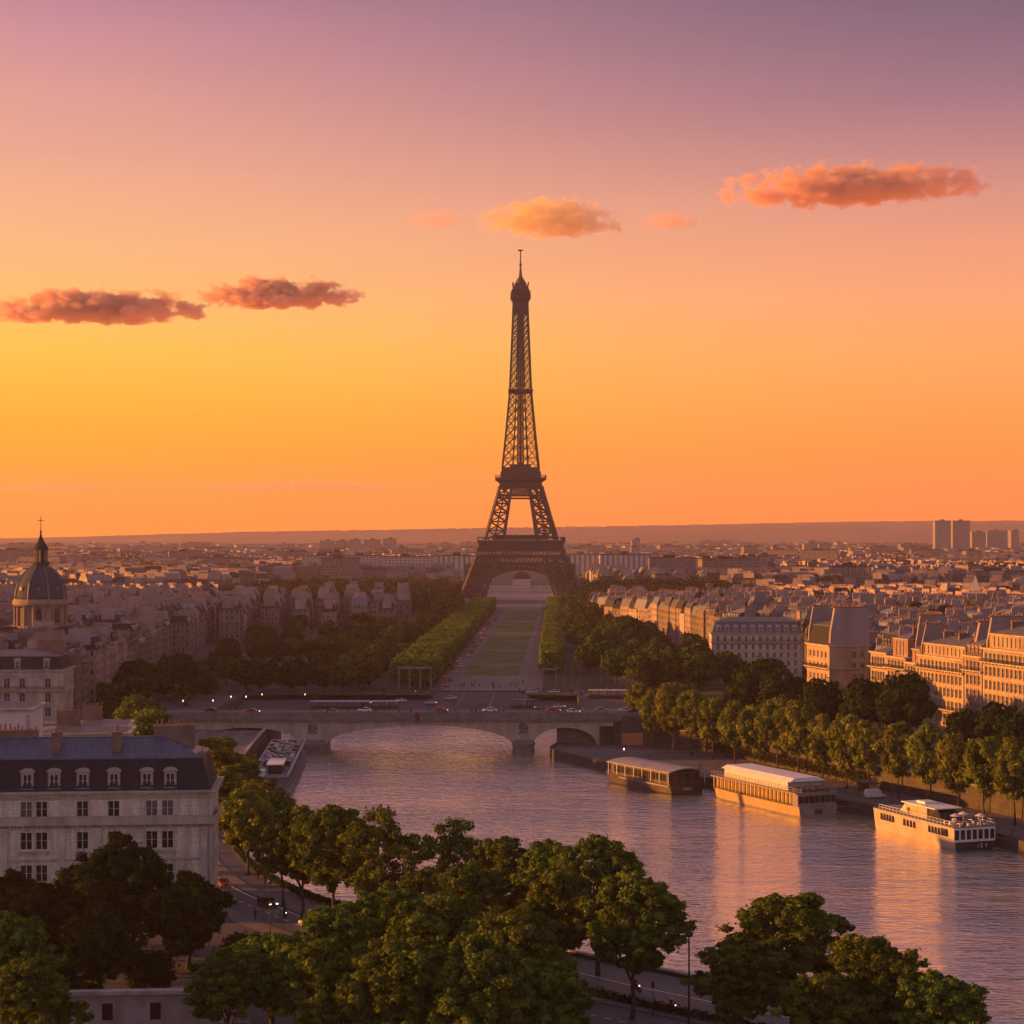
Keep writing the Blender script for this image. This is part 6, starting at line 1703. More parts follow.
# mooring lines, gangways, people on the top deck
for o_, Lx, hz_ in [(o, 0, 0) for o in list(C.objects) if o.get('group') == 'river boats']:
    L_ = 30 / 1.15
    for x0, x1 in ((1.0, -3.0), (L_ * .8, L_ * .8 + 4)):
        ml = MB(); ml.tube([(x0, -4.2, 2.3), ((x0 + x1) / 2, -6.0, 2.0), (x1, -8.0, 2.35)], [.05, .05, .05], 5); ml.build('mooring_line', M['gravel'], o_)
    gw_ = MB(); gw_.mesh_in([(8, -4.3, 2.45), (9.2, -4.3, 2.45), (9.2, -8.5, 2.5), (8, -8.5, 2.5), (8, -4.3, 2.6), (9.2, -4.3, 2.6), (9.2, -8.5, 2.65), (8, -8.5, 2.65)], [(0, 1, 2, 3), (7, 6, 5, 4), (0, 4, 5, 1), (1, 5, 6, 2), (2, 6, 7, 3), (3, 7, 4, 0)]); rail(gw_, [(8, -4.3, 2.6), (8, -8.5, 2.65)], .9); gw_.build('gangway', M['hull_grey'], o_)

# 4: long tour boat with open seats, moored at the left bank
s = Vector((-62.0, 508)); b = Vector((-67, 604))
root, L = boat_root('tour_boat', 'long flat tour boat with rows of open deck seats moored by the left bank', s, b)
mb, st = hull_mesh(L, 10.0, 2.0, None, bow=.12, sheer=.3); mb.build('hull', [M['hull_grey'], M['hull_dark'], M['deck'], M['hull_grey']], root)
c = MB(); c.box(3, L * .9, -3.9, 3.9, 1.89, 4.1); c.build('cabin', M['hull_grey'], root)
for sd_ in (1, -1): win_row(root, [5 + i * 2.6 for i in range(int((L * .88 - 6) / 2.6))], 3.91, 2.3, 2.1, 1.4, M['glass'], sd_)
d_ = MB(); d_.box(2, L * .92, -4.3, 4.3, 4.1, 4.3); d_.build('upper_deck', M['deck'], root)
g = MB(); g.box(2, L * .92, -4.3, -4.1, 4.3, 5.0); g.box(2, L * .92, 4.1, 4.3, 4.3, 5.0); g.build('bulwark', M['canvas'], root)
k = MB(); k.box(8, 20, -2.6, .6, 4.303, 6.3); k.build('stair_house', M['hull_dark'], root); k = MB(); k.box(7.5, 20.5, -2.9, .9, 6.3, 6.5); k.box(3, 7, 1, 3.6, 4.303, 5.6); k.build('roof', M['white'], root)
for i in range(44):
    m_ = MB()
    x = 22 + i * 1.6
    if x > L * .9: break
    for y in (-3, -1.8, -.6, 1.0, 2.2, 3.4):
        m_.mi = ft.choice((0, 0, 1, 2, 0)); m_.box(x, x + .6, y - .45, y + .45, 4.303, 4.75); m_.box(x + .6, x + .72, y - .45, y + .45, 4.303, 5.2)
    m_.box(x + .25, x + .35, -3.4, 3.8, 4.303, 4.36); m_.build('seat_row', [M['canvas'], M['hull_dark'], M['wood']], root)

# ================================================================== SMALL THINGS
# kiosk on the quay
x, y = at(867, 793, QUAY_Z)
root = empty('quay_kiosk', (x, y, QUAY_Z), R(-68), 'small sunlit open fronted kiosk on the quay behind the white boat', 'kiosk')
k = MB(); k.box(-3, 3, 1.2, 1.4, 0, 2.6); k.box(-3, -2.8, -1.2, 1.2, 0, 2.6); k.box(2.8, 3, -1.2, 1.2, 0, 2.6); k.box(-2.8, 2.8, -1.2, 1.2, 0, .15); k.build('walls', M['cream'], root)
k = MB(); k.box(-3.4, 3.4, -1.8, 1.7, 2.6, 2.85); k.build('roof', M['hull_brown'], root)
k = MB(); k.box(-2.7, 2.7, -1.2, -.8, .16, 1.1); k.build('counter', M['wood'], root)
k = MB(); k.box(-.2, .2, .2, .6, .16, 1.7); k.box(-1.8, -1.4, 0, .5, .16, 1.5); k.build('stools', M['wood'], root)
# little white van beside the kiosk
CARM = {}
def car(label, loc, rz, col, group, van=False, lights=False, cat='car', name='parked_car'):
    key = 'paint_%s' % col[0]
    if key not in M: M[key] = plain('car_paint_' + col[0], col[1], .3, .05, 1)
    root = empty(name, loc, rz, label, cat, group)
    kk = (key, van)
    if kk not in CARM:
        L, W, H = (5.0, 1.95, 2.1) if van else (4.3, 1.78, 1.45)
        pr = [(0, .35), (0.02, .75), (.25, .86)] + ([(.9, 1.0), (1.45, H), (L - .15, H), (L - .02, 1.2)] if van else [(1.05, .95)]) + ([] if van else [(L - .75, .98), (L - .08, .92)]) + [(L, .6), (L - .02, .35)]
        b = MB(); n = len(pr)
        vs = [(-a, -W / 2 * (.94 if z > .9 else 1), z) for a, z in pr] + [(-a, W / 2 * (.94 if z > .9 else 1), z) for a, z in pr]
        b.mesh_in(vs, [tuple(range(n)), tuple(reversed(range(n, 2 * n)))] + [(i, n + i, n + (i + 1) % n, (i + 1) % n) for i in range(n)])
        body = b.mesh('car_body', M[key])
        g = MB()
        if van: g.box(-1.4, -1.0, -W / 2 * .9, W / 2 * .9, 1.25, 1.9); 
        else: g.frustum([(-1.0, -W / 2 * .93), (-1.0, W / 2 * .93), (-L + .5, W / 2 * .93), (-L + .5, -W / 2 * .93)][::-1], .94, [(-1.75, -W / 2 * .75), (-1.75, W / 2 * .75), (-L + 1.1, W / 2 * .75), (-L + 1.1, -W / 2 * .75)][::-1], 1.40)
        glass = g.mesh('car_glass', M['glass'])
        t = MB()
        if not van: t.frustum([(-1.78, -W / 2 * .74), (-1.78, W / 2 * .74), (-L + 1.12, W / 2 * .74), (-L + 1.12, -W / 2 * .74)][::-1], 1.403, [(-1.9, -W / 2 * .68), (-1.9, W / 2 * .68), (-L + 1.25, W / 2 * .68), (-L + 1.25, -W / 2 * .68)][::-1], 1.46)
        else: t.box(-L + .2, -1.5, -W / 2 * .8, W / 2 * .8, H + .003, H + .05)
        roof = t.mesh('car_roof', M[key])
        CARM[kk] = (body, glass, roof, L, W)
        if 'wheel' not in CARM:
            w = MB(); w.bar((0, -.1, 0), (0, .1, 0), .62, sides=14); CARM['wheel'] = w.mesh('tyre', M['tyre'])
            w = MB(); w.bar((0, -.11, 0), (0, .11, 0), .36, sides=12); CARM['rim'] = w.mesh('rim', M['chrome'])
            w = MB(); w.box(-.03, .03, -.17, .17, -.08, .08); CARM['head'] = w.mesh('headlight', M['white']); CARM['headlit'] = w.mesh('headlight', M['head_glow']); CARM['tail'] = w.mesh('tail_light', M['red']); CARM['taillit'] = w.mesh('tail_light', M['tail_glow'])
    body, glass, roof, L, W = CARM[kk]
    link('body', body, root); link('windows', glass, root); link('roof', roof, root)
    for x in (-.8, -L + .85):
        for s_ in (-1, 1):
            w = link('wheel', CARM['wheel'], root, (x, s_ * (W / 2 - .09), .31)); link('rim', CARM['rim'], w)
    for s_ in (-1, 1):
        link('headlight', CARM['headlit' if lights else 'head'], root, (.0, s_ * .6, .68)); link('tail_light', CARM['taillit' if lights else 'tail'], root, (-L, s_ * .62, .75))
    return root
COL = {'white': ('white', (.7, .69, .67)), 'black': ('black', (.015, .015, .017)), 'grey': ('grey', (.22, .22, .23)), 'red': ('red', (.32, .02, .02)), 'blue': ('blue', (.05, .07, .14)), 'silver': ('silver', (.45, .45, .46))}
def road_pos(i, off):
    a = off_line([0.0] * 12)[int(i)]; n_ = LBN[int(i)]; b_ = LBS[int(i) + 1]
    return (a[0] + n_[0] * off, a[1] + n_[1] * off, .03), math.atan2(b_[1] - a[1], b_[0] - a[0])
for i, off, c_, lit, lab in ((30, 9.9, 'black', True, 'black car with lit lamps nearest the lamp pole on the bank road'), (33, 10.2, 'red', False, 'dark red car second in the queue beside the mansion'), (35, 9.9, 'white', False, 'white car third in the queue beside the mansion'),
                             (33, 14.4, 'silver', False, 'silver car parked by the mansion kerb'), (37, 14.4, 'grey', False, 'grey car parked by the mansion kerb'), (39, 14.6, 'white', False, 'white car parked far along the mansion kerb')):
    p_, a_ = road_pos(i, off)
    car(lab, p_, a_ + (PI if off < 12 else 0), COL[c_], 'cars on the near bank road', lights=lit)
x, y = at(879, 797, QUAY_Z)
car('small white van parked beside the quay kiosk', (x + 1, y - 1, QUAY_Z), R(20), COL['white'], 'vehicles on the quay', van=True, cat='van', name='parked_van')
# traffic on the bridge and beyond
for i, (x, y, c_, rz, lit) in enumerate(((-20, 622.3, 'red', 0, True), (-9, 622.3, 'white', PI, True), (21, 617.8, 'white', 0, True), (33, 622.3, 'silver', PI, False), (-78, 617.8, 'red', 0, True), (-96, 622.3, 'black', PI, False), (15, 622.3, 'red', 0, True), (30, 622.3, 'grey', 0, False), (-48, 622.3, 'white', PI, False), (-110, 622.3, 'white', 0, True), (-58, 617.8, 'grey', PI, False), (40, 617.8, 'black', 0, False))):
    w = ('left' if x < -60 else 'middle' if x < 5 else 'right')
    car('%s car crossing the %s part of the bridge, %s' % (COL[c_][0], w, 'with lamps lit' if lit else 'lamps off') + (' in the far lane' if y > 620 else ' in the near lane'), (x, y, 4.62), rz, COL[c_], 'cars crossing the bridge', lights=lit, name='moving_car')
tr_ = random.Random(12)
for i in range(26):
    d = 790 + i * 24 + tr_.uniform(-6, 6); u = (d - 765) / 800
    x = -29.5 + 20 * u + tr_.choice((0, 3.0)); c_ = tr_.choice(('white', 'black', 'grey', 'silver', 'red', 'white'))
    car('%s car on the avenue left of the lawn, %s' % (c_, 'near the plaza' if d < 930 else 'half way to the tower' if d < 1150 else 'close to the tower'), (x, d, .07), PI / 2 - .03, COL[c_], 'cars on the left avenue, %s %s' % (c_, 'near' if d < 930 else 'middle' if d < 1150 else 'far'), lights=tr_.random() < .4, name='avenue_car')
for i in range(14):
    x = -40 + tr_.uniform(-24, 80); d = tr_.uniform(719, 764); c_ = tr_.choice(('white', 'black', 'grey', 'silver', 'red'))
    if -12 < x < 2: continue
    z = zp(d) + .06
    car('%s car waiting on the plaza behind the bridge, %s side' % (c_, 'left' if x < -20 else 'right'), (x, d, z if x < 24 else .08), tr_.choice((0, PI)), COL[c_], 'cars on the plaza, %s %s' % (c_, 'left' if x < -20 else 'right'), lights=tr_.random() < .4, name='plaza_car')
# buses / covered stands behind the bridge
for x, L, lab in ((-57, 32, 'long pale roofed stand at the left of the plaza'), (38, 20, 'pale roofed stall with goods at the right of the plaza'), (4, 9, 'small dark roofed stall at the right of the plaza')):
    root = empty('market_stand', (x, 722 if L > 25 else 726, zp(722) + .5 if x + L / 2 < 24 else .45), 0, lab, 'stall', 'roofed stands behind the bridge')
    a = MB(); a.box(-L / 2, L / 2, 0, 4, 2.6, 2.85); a.build('roof', M['canvas'] if 'dark' not in lab else M['hull_dark'], root)
    a = MB()
    for i in range(int(L / 3) + 1):
        for y in (.2, 3.8): a.bar((-L / 2 + .2 + i * (L - .4) / int(L / 3), y, -.4), (-L / 2 + .2 + i * (L - .4) / int(L / 3), y, 2.6), .14)
    a.build('posts', M['black'], root)
    a = MB(); a.box(-L / 2 + .5, L / 2 - .5, 1, 2.2, -.3, 1.0); a.build('counter', M['wood'], root)

# ---- people, one continuous body each
def person_mesh(pose, shirt, trousers, seed):
    """skeleton skinned to one surface; pose: list of joints (name, parent, xyz, radius)"""
    me = bpy.data.meshes.new('body'); J = pose; idx = {j[0]: i for i, j in enumerate(J)}
    me.from_pydata([j[2] for j in J], [(idx[j[1]], i) for i, j in enumerate(J) if j[1]], [])
    o = bpy.data.objects.new('body_tmp', me); C.objects.link(o)
    sk = o.modifiers.new('s', 'SKIN'); sub = o.modifiers.new('d', 'SUBSURF'); sub.levels = 1; sub.render_levels = 1
    if not me.skin_vertices: me.skin_vertices.new(name='')
    for i, j in enumerate(J):
        sv = me.skin_vertices[0].data[i]; sv.radius = (j[3], j[3] * (j[4] if len(j) > 4 else 1)); sv.use_root = (i == 0)
    dg = bpy.context.evaluated_depsgraph_get(); ev = o.evaluated_get(dg); out = bpy.data.meshes.new_from_object(ev)
    bpy.data.objects.remove(o); out.name = 'person_body'
    for m_ in (M[shirt], M[trousers], M['skin'], M['hair']): 
        out.materials.append(m_)
    hz_ = max(v.co.z for v in out.vertices); hip = pose[0][2][2]
    for p in out.polygons:
        z = p.center.z; c_ = 0
        if z < hip + .02: c_ = 1
        if z > hz_ - .28: c_ = 2
        if z > hz_ - .10 or (z > hz_ - .2 and p.center.y > .02): c_ = 3
        p.material_index = c_; p.use_smooth = True
    return out
M['hair'] = plain('dark_hair', (.02, .015, .012), .8, .2, 3)
for nm, col in (('shirt_white', (.6, .58, .55)), ('shirt_red', (.4, .04, .03)), ('shirt_blue', (.06, .09, .2)), ('shirt_dark', (.03, .03, .035)), ('trousers_dark', (.025, .025, .035)), ('trousers_tan', (.25, .2, .14))):
    M[nm] = plain(nm, col, .9, .1, 2)
def skeleton(stride, arm):
    return [('hip', None, (0, 0, .92), .15, .8), ('waist', 'hip', (0, 0, 1.1), .135, .8), ('chest', 'waist', (0, 0, 1.32), .165, .7), ('neckb', 'chest', (0, 0, 1.46), .075), ('neck', 'neckb', (0, -.01, 1.53), .055), ('head', 'neck', (0, -.02, 1.64), .095), ('crown', 'head', (0, -.01, 1.72), .075),
            ('shl', 'chest', (-.2, 0, 1.41), .06), ('ell', 'shl', (-.25, arm * .5, 1.14), .045), ('wrl', 'ell', (-.25, -.08 + arm * .6, .9), .032), ('hal', 'wrl', (-.25, -.1 + arm * .65, .8), .03),
            ('shr', 'chest', (.2, 0, 1.41), .06), ('elr', 'shr', (.25, -arm * .5, 1.14), .045), ('wrr', 'elr', (.25, -.08 - arm * .6, .9), .032), ('har', 'wrr', (.25, -.1 - arm * .65, .8), .03),
            ('thl', 'hip', (-.1, -stride * .1, .82), .1), ('knl', 'thl', (-.1, -stride * .55, .48), .065), ('anl', 'knl', (-.1, -stride * .6, .09), .045), ('tol', 'anl', (-.1, -stride * .6 - .16, .035), .035),
            ('thr', 'hip', (.1, stride * .1, .82), .1), ('knr', 'thr', (.1, stride * .3, .48), .065), ('anr', 'knr', (.1, stride * .95, .11), .045), ('tor', 'anr', (.1, stride * .95 - .15, .035), .035)]
WALK = [person_mesh(skeleton(.3, .25), a, b, 0) for a, b in (('shirt_white', 'trousers_dark'), ('shirt_red', 'trousers_dark'), ('shirt_blue', 'trousers_tan'), ('shirt_dark', 'trousers_dark'))]
STAND = [person_mesh(skeleton(.04, .02), a, b, 0) for a, b in (('shirt_white', 'trousers_tan'), ('shirt_dark', 'trousers_dark'))]
PPL = WALK + STAND; PN = ['walking in white shirt', 'walking in red shirt', 'walking in blue shirt', 'walking in dark clothes', 'standing in white shirt', 'standing in dark clothes']
def person(loc, k, where, group, rz):
    o = link('person', PPL[k], None, loc, rz); tag(o, 'person %s %s' % (PN[k], where), 'person', '%s, %s' % (group, PN[k])); return o
for i in range(46):
    x, d = tr_.uniform(2, 46), tr_.uniform(718, 766)
    person((x, d, zp(d) + .03 if x < 24 else .07), tr_.randrange(6), 'in the crowd on the right of the plaza', 'plaza crowd', tr_.uniform(0, 6.28))
for i in range(16):
    person((tr_.uniform(-27, 6), tr_.uniform(772, 800), .09), tr_.randrange(6), 'at the foot of the lawn', 'people by the lawn', tr_.uniform(0, 6.28))
for i in range(14):
    person((tr_.uniform(-70, 30), 613.9 + tr_.uniform(-.6, .6), 4.77), tr_.randrange(6), 'on the near pavement of the bridge', 'people on the bridge', tr_.choice((PI / 2, -PI / 2)))
for px, py, lab in ((628, 762, 'alone on the empty quay near the bridge'), (700, 770, 'under the quay trees behind the dark barge')):
    x, y = at(px, py, QUAY_Z); person((x, y, QUAY_Z + .01), 3, lab, 'people on the quay', 1.0)
for px, py, k, lab in ((300, 901, 3, 'beside the tree trunks on the near bank road'), (655, 1012, 0, 'on the lower road by the hedge'), (258, 905, 5, 'on the pavement by the mansion bush')):
    x, y = at(px, py, 0); person((x, y, .03), k, lab, 'people on the near bank', 2.0)
# a few passengers on the top deck of the white boat
wb = next(o for o in C.objects if o.get('label', '').startswith('white passenger boat'))
for i, (lx, ly) in enumerate(((2.2, 1.6), (4.0, -2.4), (5.4, 2.6), (18.5, 2.9), (1.2, -3.2))):
    ca_, sa_ = math.cos(wb.rotation_euler.z), math.sin(wb.rotation_euler.z)
    person((wb.location.x + 1.15 * (ca_ * lx - sa_ * ly), wb.location.y + 1.15 * (sa_ * lx + ca_ * ly), WATER_Z + 1.15 * 4.43), (0, 5, 4, 3, 1)[i], 'on the top deck of the white boat', 'people on the white boat', i * 1.3)
for i_, off_, k_ in ((30, 3.0, 0), (31, 2.4, 3), (33, 3.4, 1), (34, 2.8, 5), (29, 17.4, 2), (31, 17.2, 3), (24, 3.0, 4)):
    p_, a_ = road_pos(i_, off_); person((p_[0], p_[1], .14 if off_ > 16 else .03), k_, 'strolling along the near bank pavement', 'people on the near bank pavement', a_ + PI / 2)
for i_, off_, c_, lab_ in ((28, 13.6, 'silver', 'silver car coming down the bank road below the bush'), (32, 13.4, 'black', 'black car following down the bank road by the mansion')):
    p_, a_ = road_pos(i_, off_); car(lab_, p_, a_, COL[c_], 'cars on the near bank road', lights=False)
# scooters with riders
def scooter(label, loc, rz, helmet):
    root = empty('scooter', loc, rz, label, 'scooter', 'scooters on the bank road')
    for x in (.62, -.62):
        w = MB(); w.bar((x, -.06, .27), (x, .06, .27), .54, sides=14); wo_ = w.build('wheel', M['tyre'], root)
        w = MB(); w.bar((x, -.07, .27), (x, .07, .27), .26, sides=10); w.build('rim', M['chrome'], wo_)
    b_ = MB(); b_.tube([(.62, 0, .3), (.5, 0, .75), (.42, 0, 1.05)], [.06, .09, .05], 8); b_.tube([(.5, 0, .5), (.25, 0, .32), (-.1, 0, .35), (-.35, 0, .6), (-.85, 0, .72)], [.1, .13, .14, .2, .1], 8); b_.build('body', M['shirt_dark'], root)
    b_ = MB(); b_.bar((.42, -.34, 1.06), (.42, .34, 1.06), .05, sides=6); b_.build('handlebar', M['black'], root)
    b_ = MB(); b_.tube([(-.05, 0, .78), (-.6, 0, .84)], [.14, .12], 8); b_.build('seat', M['tyre'], root)
    b_ = MB(); b_.lathe([(.02, .8), (.08, .84), (.08, .92), (.02, .96)], 10, .56, 0); b_.build('headlight', M['head_glow'], root)
    J = [('hip', None, (-.25, 0, .95), .15, .8), ('waist', 'hip', (-.22, 0, 1.12), .135, .8), ('chest', 'waist', (-.14, 0, 1.34), .165, .8), ('neckb', 'chest', (-.1, 0, 1.47), .07), ('head', 'neckb', (-.06, 0, 1.62), .12), ('crown', 'head', (-.07, 0, 1.72), .11)]
    for n_, s_ in (('l', -1), ('r', 1)):
        J += [('sh' + n_, 'chest', (-.12, s_ * .2, 1.42), .06), ('el' + n_, 'sh' + n_, (.12, s_ * .3, 1.2), .045), ('wr' + n_, 'el' + n_, (.38, s_ * .28, 1.1), .033), ('ha' + n_, 'wr' + n_, (.45, s_ * .27, 1.08), .035),
              ('th' + n_, 'hip', (-.15, s_ * .12, .88), .1), ('kn' + n_, 'th' + n_, (.22, s_ * .17, .75), .07), ('an' + n_, 'kn' + n_, (.1, s_ * .16, .4), .045), ('to' + n_, 'an' + n_, (.28, s_ * .16, .36), .04)]
    rm_ = person_mesh(J, 'shirt_dark', 'trousers_dark', 0)
    rd = link('person', rm_, None, loc, rz); tag(rd, 'person riding the scooter in dark clothes with %s helmet' % helmet, 'person', 'scooter riders')
    h = MB(); h.smooth = True; h.lathe([(.02, 1.83), (.1, 1.8), (.145, 1.7), (.15, 1.62), (.13, 1.56)][::-1], 14, -.065, 0); hh = h.build('helmet', M['shirt_white'] if helmet == 'white' else M['shirt_red'], rd)
    return root
for px, py, off, hel, lab in ((285, 918, 0, 'red', 'scooter with lit lamp riding up the road past the tree trunks'), (672, 1012, 0, 'white', 'scooter on the lower road between hedge and lamp post'), (636, 992, 0, 'red', 'scooter farther along the lower road by the forked trunk')):
    x, y = at(px, py, 0); scooter(lab, (x, y, .03), R(-42 if px > 400 else -65), hel)

# ---- lamps and posts
def lamp(label, loc, h, lit=False, group=None, s=1.0, arm=False):
    root = empty('street_lamp', loc, 0, label, 'street lamp', group)
    p = MB(); p.tube([(0, 0, 0), (0, 0, .9), (0, 0, 1.0), (0, 0, h)], [.16 * s, .14 * s, .09 * s, .06 * s], 10); p.build('post', M['black'], root)
    g = MB(); g.lathe([(.1 * s, h), (.26 * s, h + .12), (.34 * s, h + .35), (.28 * s, h + .6), (.06 * s, h + .72)], 12); g.build('lantern', M['lamp_glow'] if lit else M['black'], root)
    c_ = MB(); c_.lathe([(.36 * s, h + .62), (.2 * s, h + .78), (.04 * s, h + .95)], 12); c_.build('cap', M['black'], root)
    return root
x, y = at(689, 1034, 0); lamp('tall black lamp post standing against the river beside the lower road', (x, y, .1), (1034 - 938) * y / FOC, s=1.5)
x, y = at(653, 1018, 0); lamp('short dark post by the hedge on the lower road', (x, y, .1), 3.6, s=.7)
x, y = at(270, 935, 0); lamp('slim grey pole at the roadside by the mansion bush', (x, y, .1), 7.5, s=.8)
for i, (px, py, z) in enumerate(((183, 712, 3), (213, 712, 4), (231, 708, 4.6), (246, 708, 4.6), (262, 704, .1), (305, 704, .1))):
    x, y = at(px, py + 6, z)
    lamp('lit street lamp on the left bridge approach, %s from the left' % ordw[[183, 213, 231, 246, 262, 305].index(px)], (x, y, z), 5, True, 'lit lamps on the left approach', .42)
for i, x in enumerate((-62, -40, -18, 8, 30)):
    lamp('lamp post on the far bridge parapet, %s from the left' % ordw[i], (x, 626, 4.75), 6.5, False, 'lamps on the bridge')
for i, (px, py) in enumerate(((735, 772), (760, 776), (800, 785), (845, 793), (892, 806), (908, 809), (927, 815), (958, 822), (987, 829), (1012, 836))):
    x, y = at(px, py, QUAY_Z); lamp('thin pale lamp mast on the quay edge, %s from the bridge' % ordw[i], (x, y, QUAY_Z), 8.5, False, 'lamp masts on the quay', .75)
lamp('lit quay lamp near the bridge end of the row', at(624, 763, QUAY_Z) + (QUAY_Z,), 3.6, True, None, .55)
# tall frames by the plaza
def frame(label, x, d, w, dep, n, h, top=True):
    root = empty('pergola', (x, d, .05), 0, label, 'pergola', 'tall pale frames by the plaza')
    for i in range(n):
        for y in (0, dep): p = MB(); p.bar((-w / 2 + w * i / (n - 1), y, 0), (-w / 2 + w * i / (n - 1), y, h), .35); p.build('post', M['gravel'], root)
    if top:
        p = MB(); p.box(-w / 2 - .3, w / 2 + .3, -.25, .25, h, h + .6); p.box(-w / 2 - .3, w / 2 + .3, dep - .25, dep + .25, h, h + .6); 
        for i in range(n): p.box(-w / 2 + w * i / (n - 1) - .15, -w / 2 + w * i / (n - 1) + .15, .25, dep - .25, h + .05, h + .5)
        p.build('beam', M['gravel'], root)
frame('tall pale pergola frame in front of the clipped row left of the lawn', -37.5, 770, 12.5, 5, 4, 8)
frame('tall pale goal-like frame right of the lawn', 14.5, 770, 5.2, 4, 2, 7.5)
for i, px in enumerate((565, 572, 579, 600, 655)):
    root = empty('flag_pole', ((px - 512) * 772 / FOC, 772, 0.05), 0, 'thin pale pole right of the lawn, %s from the goal-like frame' % ordw[i], 'pole', 'thin poles right of the lawn')
    p = MB(); p.bar((0, 0, 0), (0, 0, 9.5), .3, .18, sides=8); p.build('pole', M['gravel'], root); p = MB(); p.box(-.4, .4, -.4, .4, -.05, .35); p.build('base', M['pave'], root)

# ---- yard wall at the lower left
def yard():
    root = empty('yard_wall', (-66, 243, 0), R(4), 'low pale stone yard wall with two barred windows at the lower left', 'wall')
    L, D, h = 34, 0.8, 3.75
    w = MB(); hl = [(a, a + 1.3, 0.6, 2.7) for a in (4.5, 10.2, 16.0, 21.8, 27.6)]; holed_wall(w, L, 0, h, hl, .4)
    w.face([(L, 0, 0), (L, D, 0), (L, D, h), (L, 0, h)]); w.face([(L, D, 0), (0, D, 0), (0, D, h), (L, D, h)]); w.face([(0, D, 0), (0, 0, 0), (0, 0, h), (0, D, h)])
    w.face([(0, .4, .5), (L, .4, .5), (L, .4, 2.8), (0, .4, 2.8)])
    w.build('wall', M['yard_stone'], root)
    c_ = MB(); c_.box(-.3, L + .3, -.35, D + .3, h, h + .45); c_.build('coping', M['stone2'], root)
    for a, b_, z0, z1 in hl:
        p = MB(); p.box(a + .02, b_ - .02, .3, .36, z0 + .02, z1 - .02); po_ = p.build('window', M['glass'], root)
        q_ = MB()
        for k in range(6): q_.bar((a + .12 + k * .21, .12, z0), (a + .12 + k * .21, .12, z1), .05)
        q_.build('bars', M['black'], po_)
yard()
bx, by = at(160, 985, 0)
for px, py, h, lab in ((158, 984, 1.8, 'left of two pale stone posts in the dark yard'), (162, 984, 1.8, 'right of two pale stone posts in the dark yard'), (82, 985, 2.0, 'thin pale post near the left end of the dark yard')):
    x, y = at(px, py - 2, 0); root = empty('yard_post', (x, y, 0), 0, lab, 'post', 'posts in the yard')
    p = MB(); p.box(-.25, .25, -.25, .25, 0, h); p.build('shaft', M['stone'], root); p = MB(); p.frustum([(-.35, -.35), (.35, -.35), (.35, .35), (-.35, .35)], h, [(-.1, -.1), (.1, -.1), (.1, .1), (-.1, .1)], h + .4, bottom=True); p.build('cap', M['stone2'], root)

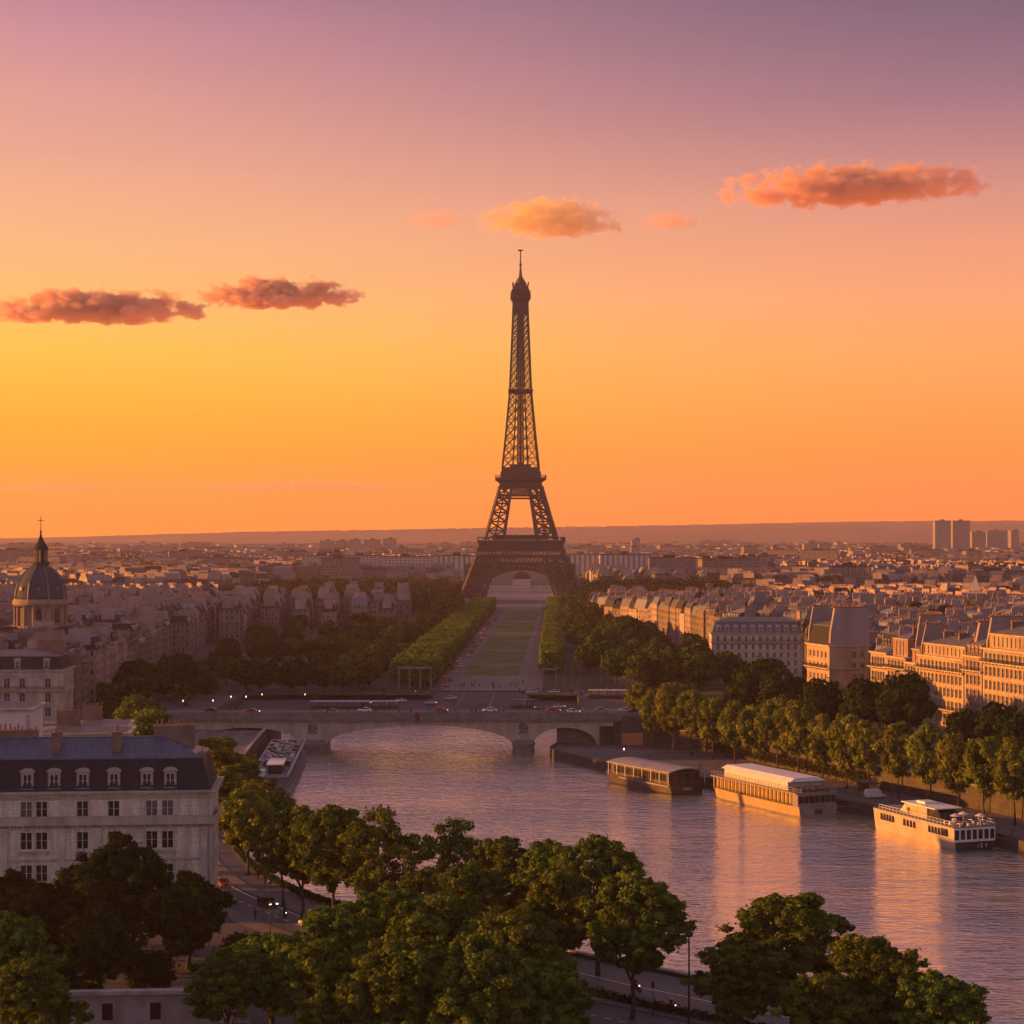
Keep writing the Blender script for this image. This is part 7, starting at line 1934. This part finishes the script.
# ================================================================== CLOUDS (far beyond the haze)
def cloud(label, px0, px1, py0, py1, d, dens, seed, slant=0.0, col=(0.985, 0.74, 0.62), ns=1.7, gain=2.4):
    py0 += 7; py1 += 7
    W = (px1 - px0) * d / FOC; H = (py1 - py0) * d / FOC
    x = ((px0 + px1) / 2 - 512) * d / FOC; z = CAMZ + (HOR - (py0 + py1) / 2) * d / FOC
    g = bpy.data.materials.new('cloud_vapour'); g.use_nodes = True; t = g.node_tree; t.nodes.clear()
    N = t.nodes.new; Lk = t.links.new
    out = N('ShaderNodeOutputMaterial'); pv_ = N('ShaderNodeVolumePrincipled')
    tc = N('ShaderNodeTexCoord')
    # normalised distance from the middle, flattened underside
    sep = N('ShaderNodeSeparateXYZ'); Lk(tc.outputs['Object'], sep.inputs[0])
    def m(op, a, b=None, clamp=False):
        q_ = N('ShaderNodeMath'); q_.operation = op; q_.use_clamp = clamp
        for i, v in enumerate((a, b)):
            if v is None: continue
            if isinstance(v, (int, float)): q_.inputs[i].default_value = v
            else: Lk(v, q_.inputs[i])
        return q_.outputs[0]
    zx = m('SUBTRACT', sep.outputs[2], m('MULTIPLY', sep.outputs[0], slant))
    mp = N('ShaderNodeMapping'); mp.inputs['Scale'].default_value = (W / H * .8, 1.0, 1.25); mp.inputs['Location'].default_value = (seed * 3.1, seed * 1.7, 0)
    Lk(tc.outputs['Object'], mp.inputs[0])
    nz = N('ShaderNodeTexNoise'); nz.inputs['Scale'].default_value = ns; nz.inputs['Detail'].default_value = 5; nz.inputs['Roughness'].default_value = .56
    Lk(mp.outputs[0], nz.inputs['Vector'])
    up = m('MULTIPLY', m('MAXIMUM', zx, 0), 1.0); dn = m('MULTIPLY', m('MINIMUM', zx, 0), 2.1)
    r2 = m('ADD', m('ADD', m('POWER', m('ABSOLUTE', sep.outputs[0]), 2.0), m('POWER', sep.outputs[1], 2.0)), m('ADD', m('POWER', up, 2), m('POWER', m('ABSOLUTE', dn), 2)))
    f = m('SUBTRACT', m('ADD', m('MULTIPLY', nz.outputs[0], 4.6), -1.42), m('MULTIPLY', r2, 1.05))
    dn_ = m('MULTIPLY', m('MULTIPLY', f, gain, True), dens)
    Lk(dn_, pv_.inputs['Density'])
    pv_.inputs['Color'].default_value = col + (1,); pv_.inputs['Anisotropy'].default_value = 0.35
    Lk(pv_.outputs[0], out.inputs['Volume'])
    b_ = MB(); b_.box(-1.05, 1.05, -1.05, 1.05, -1.05, 1.05)
    o = b_.build('cloud', g); o.location = (x, d, z); o.scale = (W / 2, H * .8, H / 2 * 1.05)
    tag(o, label, 'cloud', 'sunset clouds'); return o
cloud('long flat dark cloud touching the left frame edge', -18, 206, 284, 328, 13500, 0.030, 3, 0, (.94, .66, .52), 1.5, 2.4)
cloud('smaller dark cloud with orange belly, right of the long left cloud', 200, 360, 272, 312, 14500, 0.030, 8, 0, (.94, .67, .54), 1.5, 2.4)
cloud('bright orange cloud just above the tower tip', 480, 618, 192, 242, 13000, 0.010, 5, 0, (1.0, .86, .56), 1.8, 2.6)
cloud('large orange and purple cloud at the upper right', 722, 982, 158, 212, 14000, 0.016, 11, .18, (.985, .73, .56), 1.7, 2.4)
cloud('tiny orange cloud wisp right of the tower tip', 640, 700, 205, 228, 13800, 0.006, 14)
cloud('tiny dark wisp beside the small left cloud', 338, 368, 282, 296, 14500, 0.011, 17)
cloud('thin faint streak of cloud low over the left skyline', 165, 430, 474, 487, 15500, .008, 21)
cloud('thin faint streak of cloud at the far left, low over the dome', -10, 118, 477, 488, 15800, .008, 25)
cloud('faint wisp of cloud between the left cloud pair and the tower tip', 405, 470, 203, 228, 15000, .003, 28)
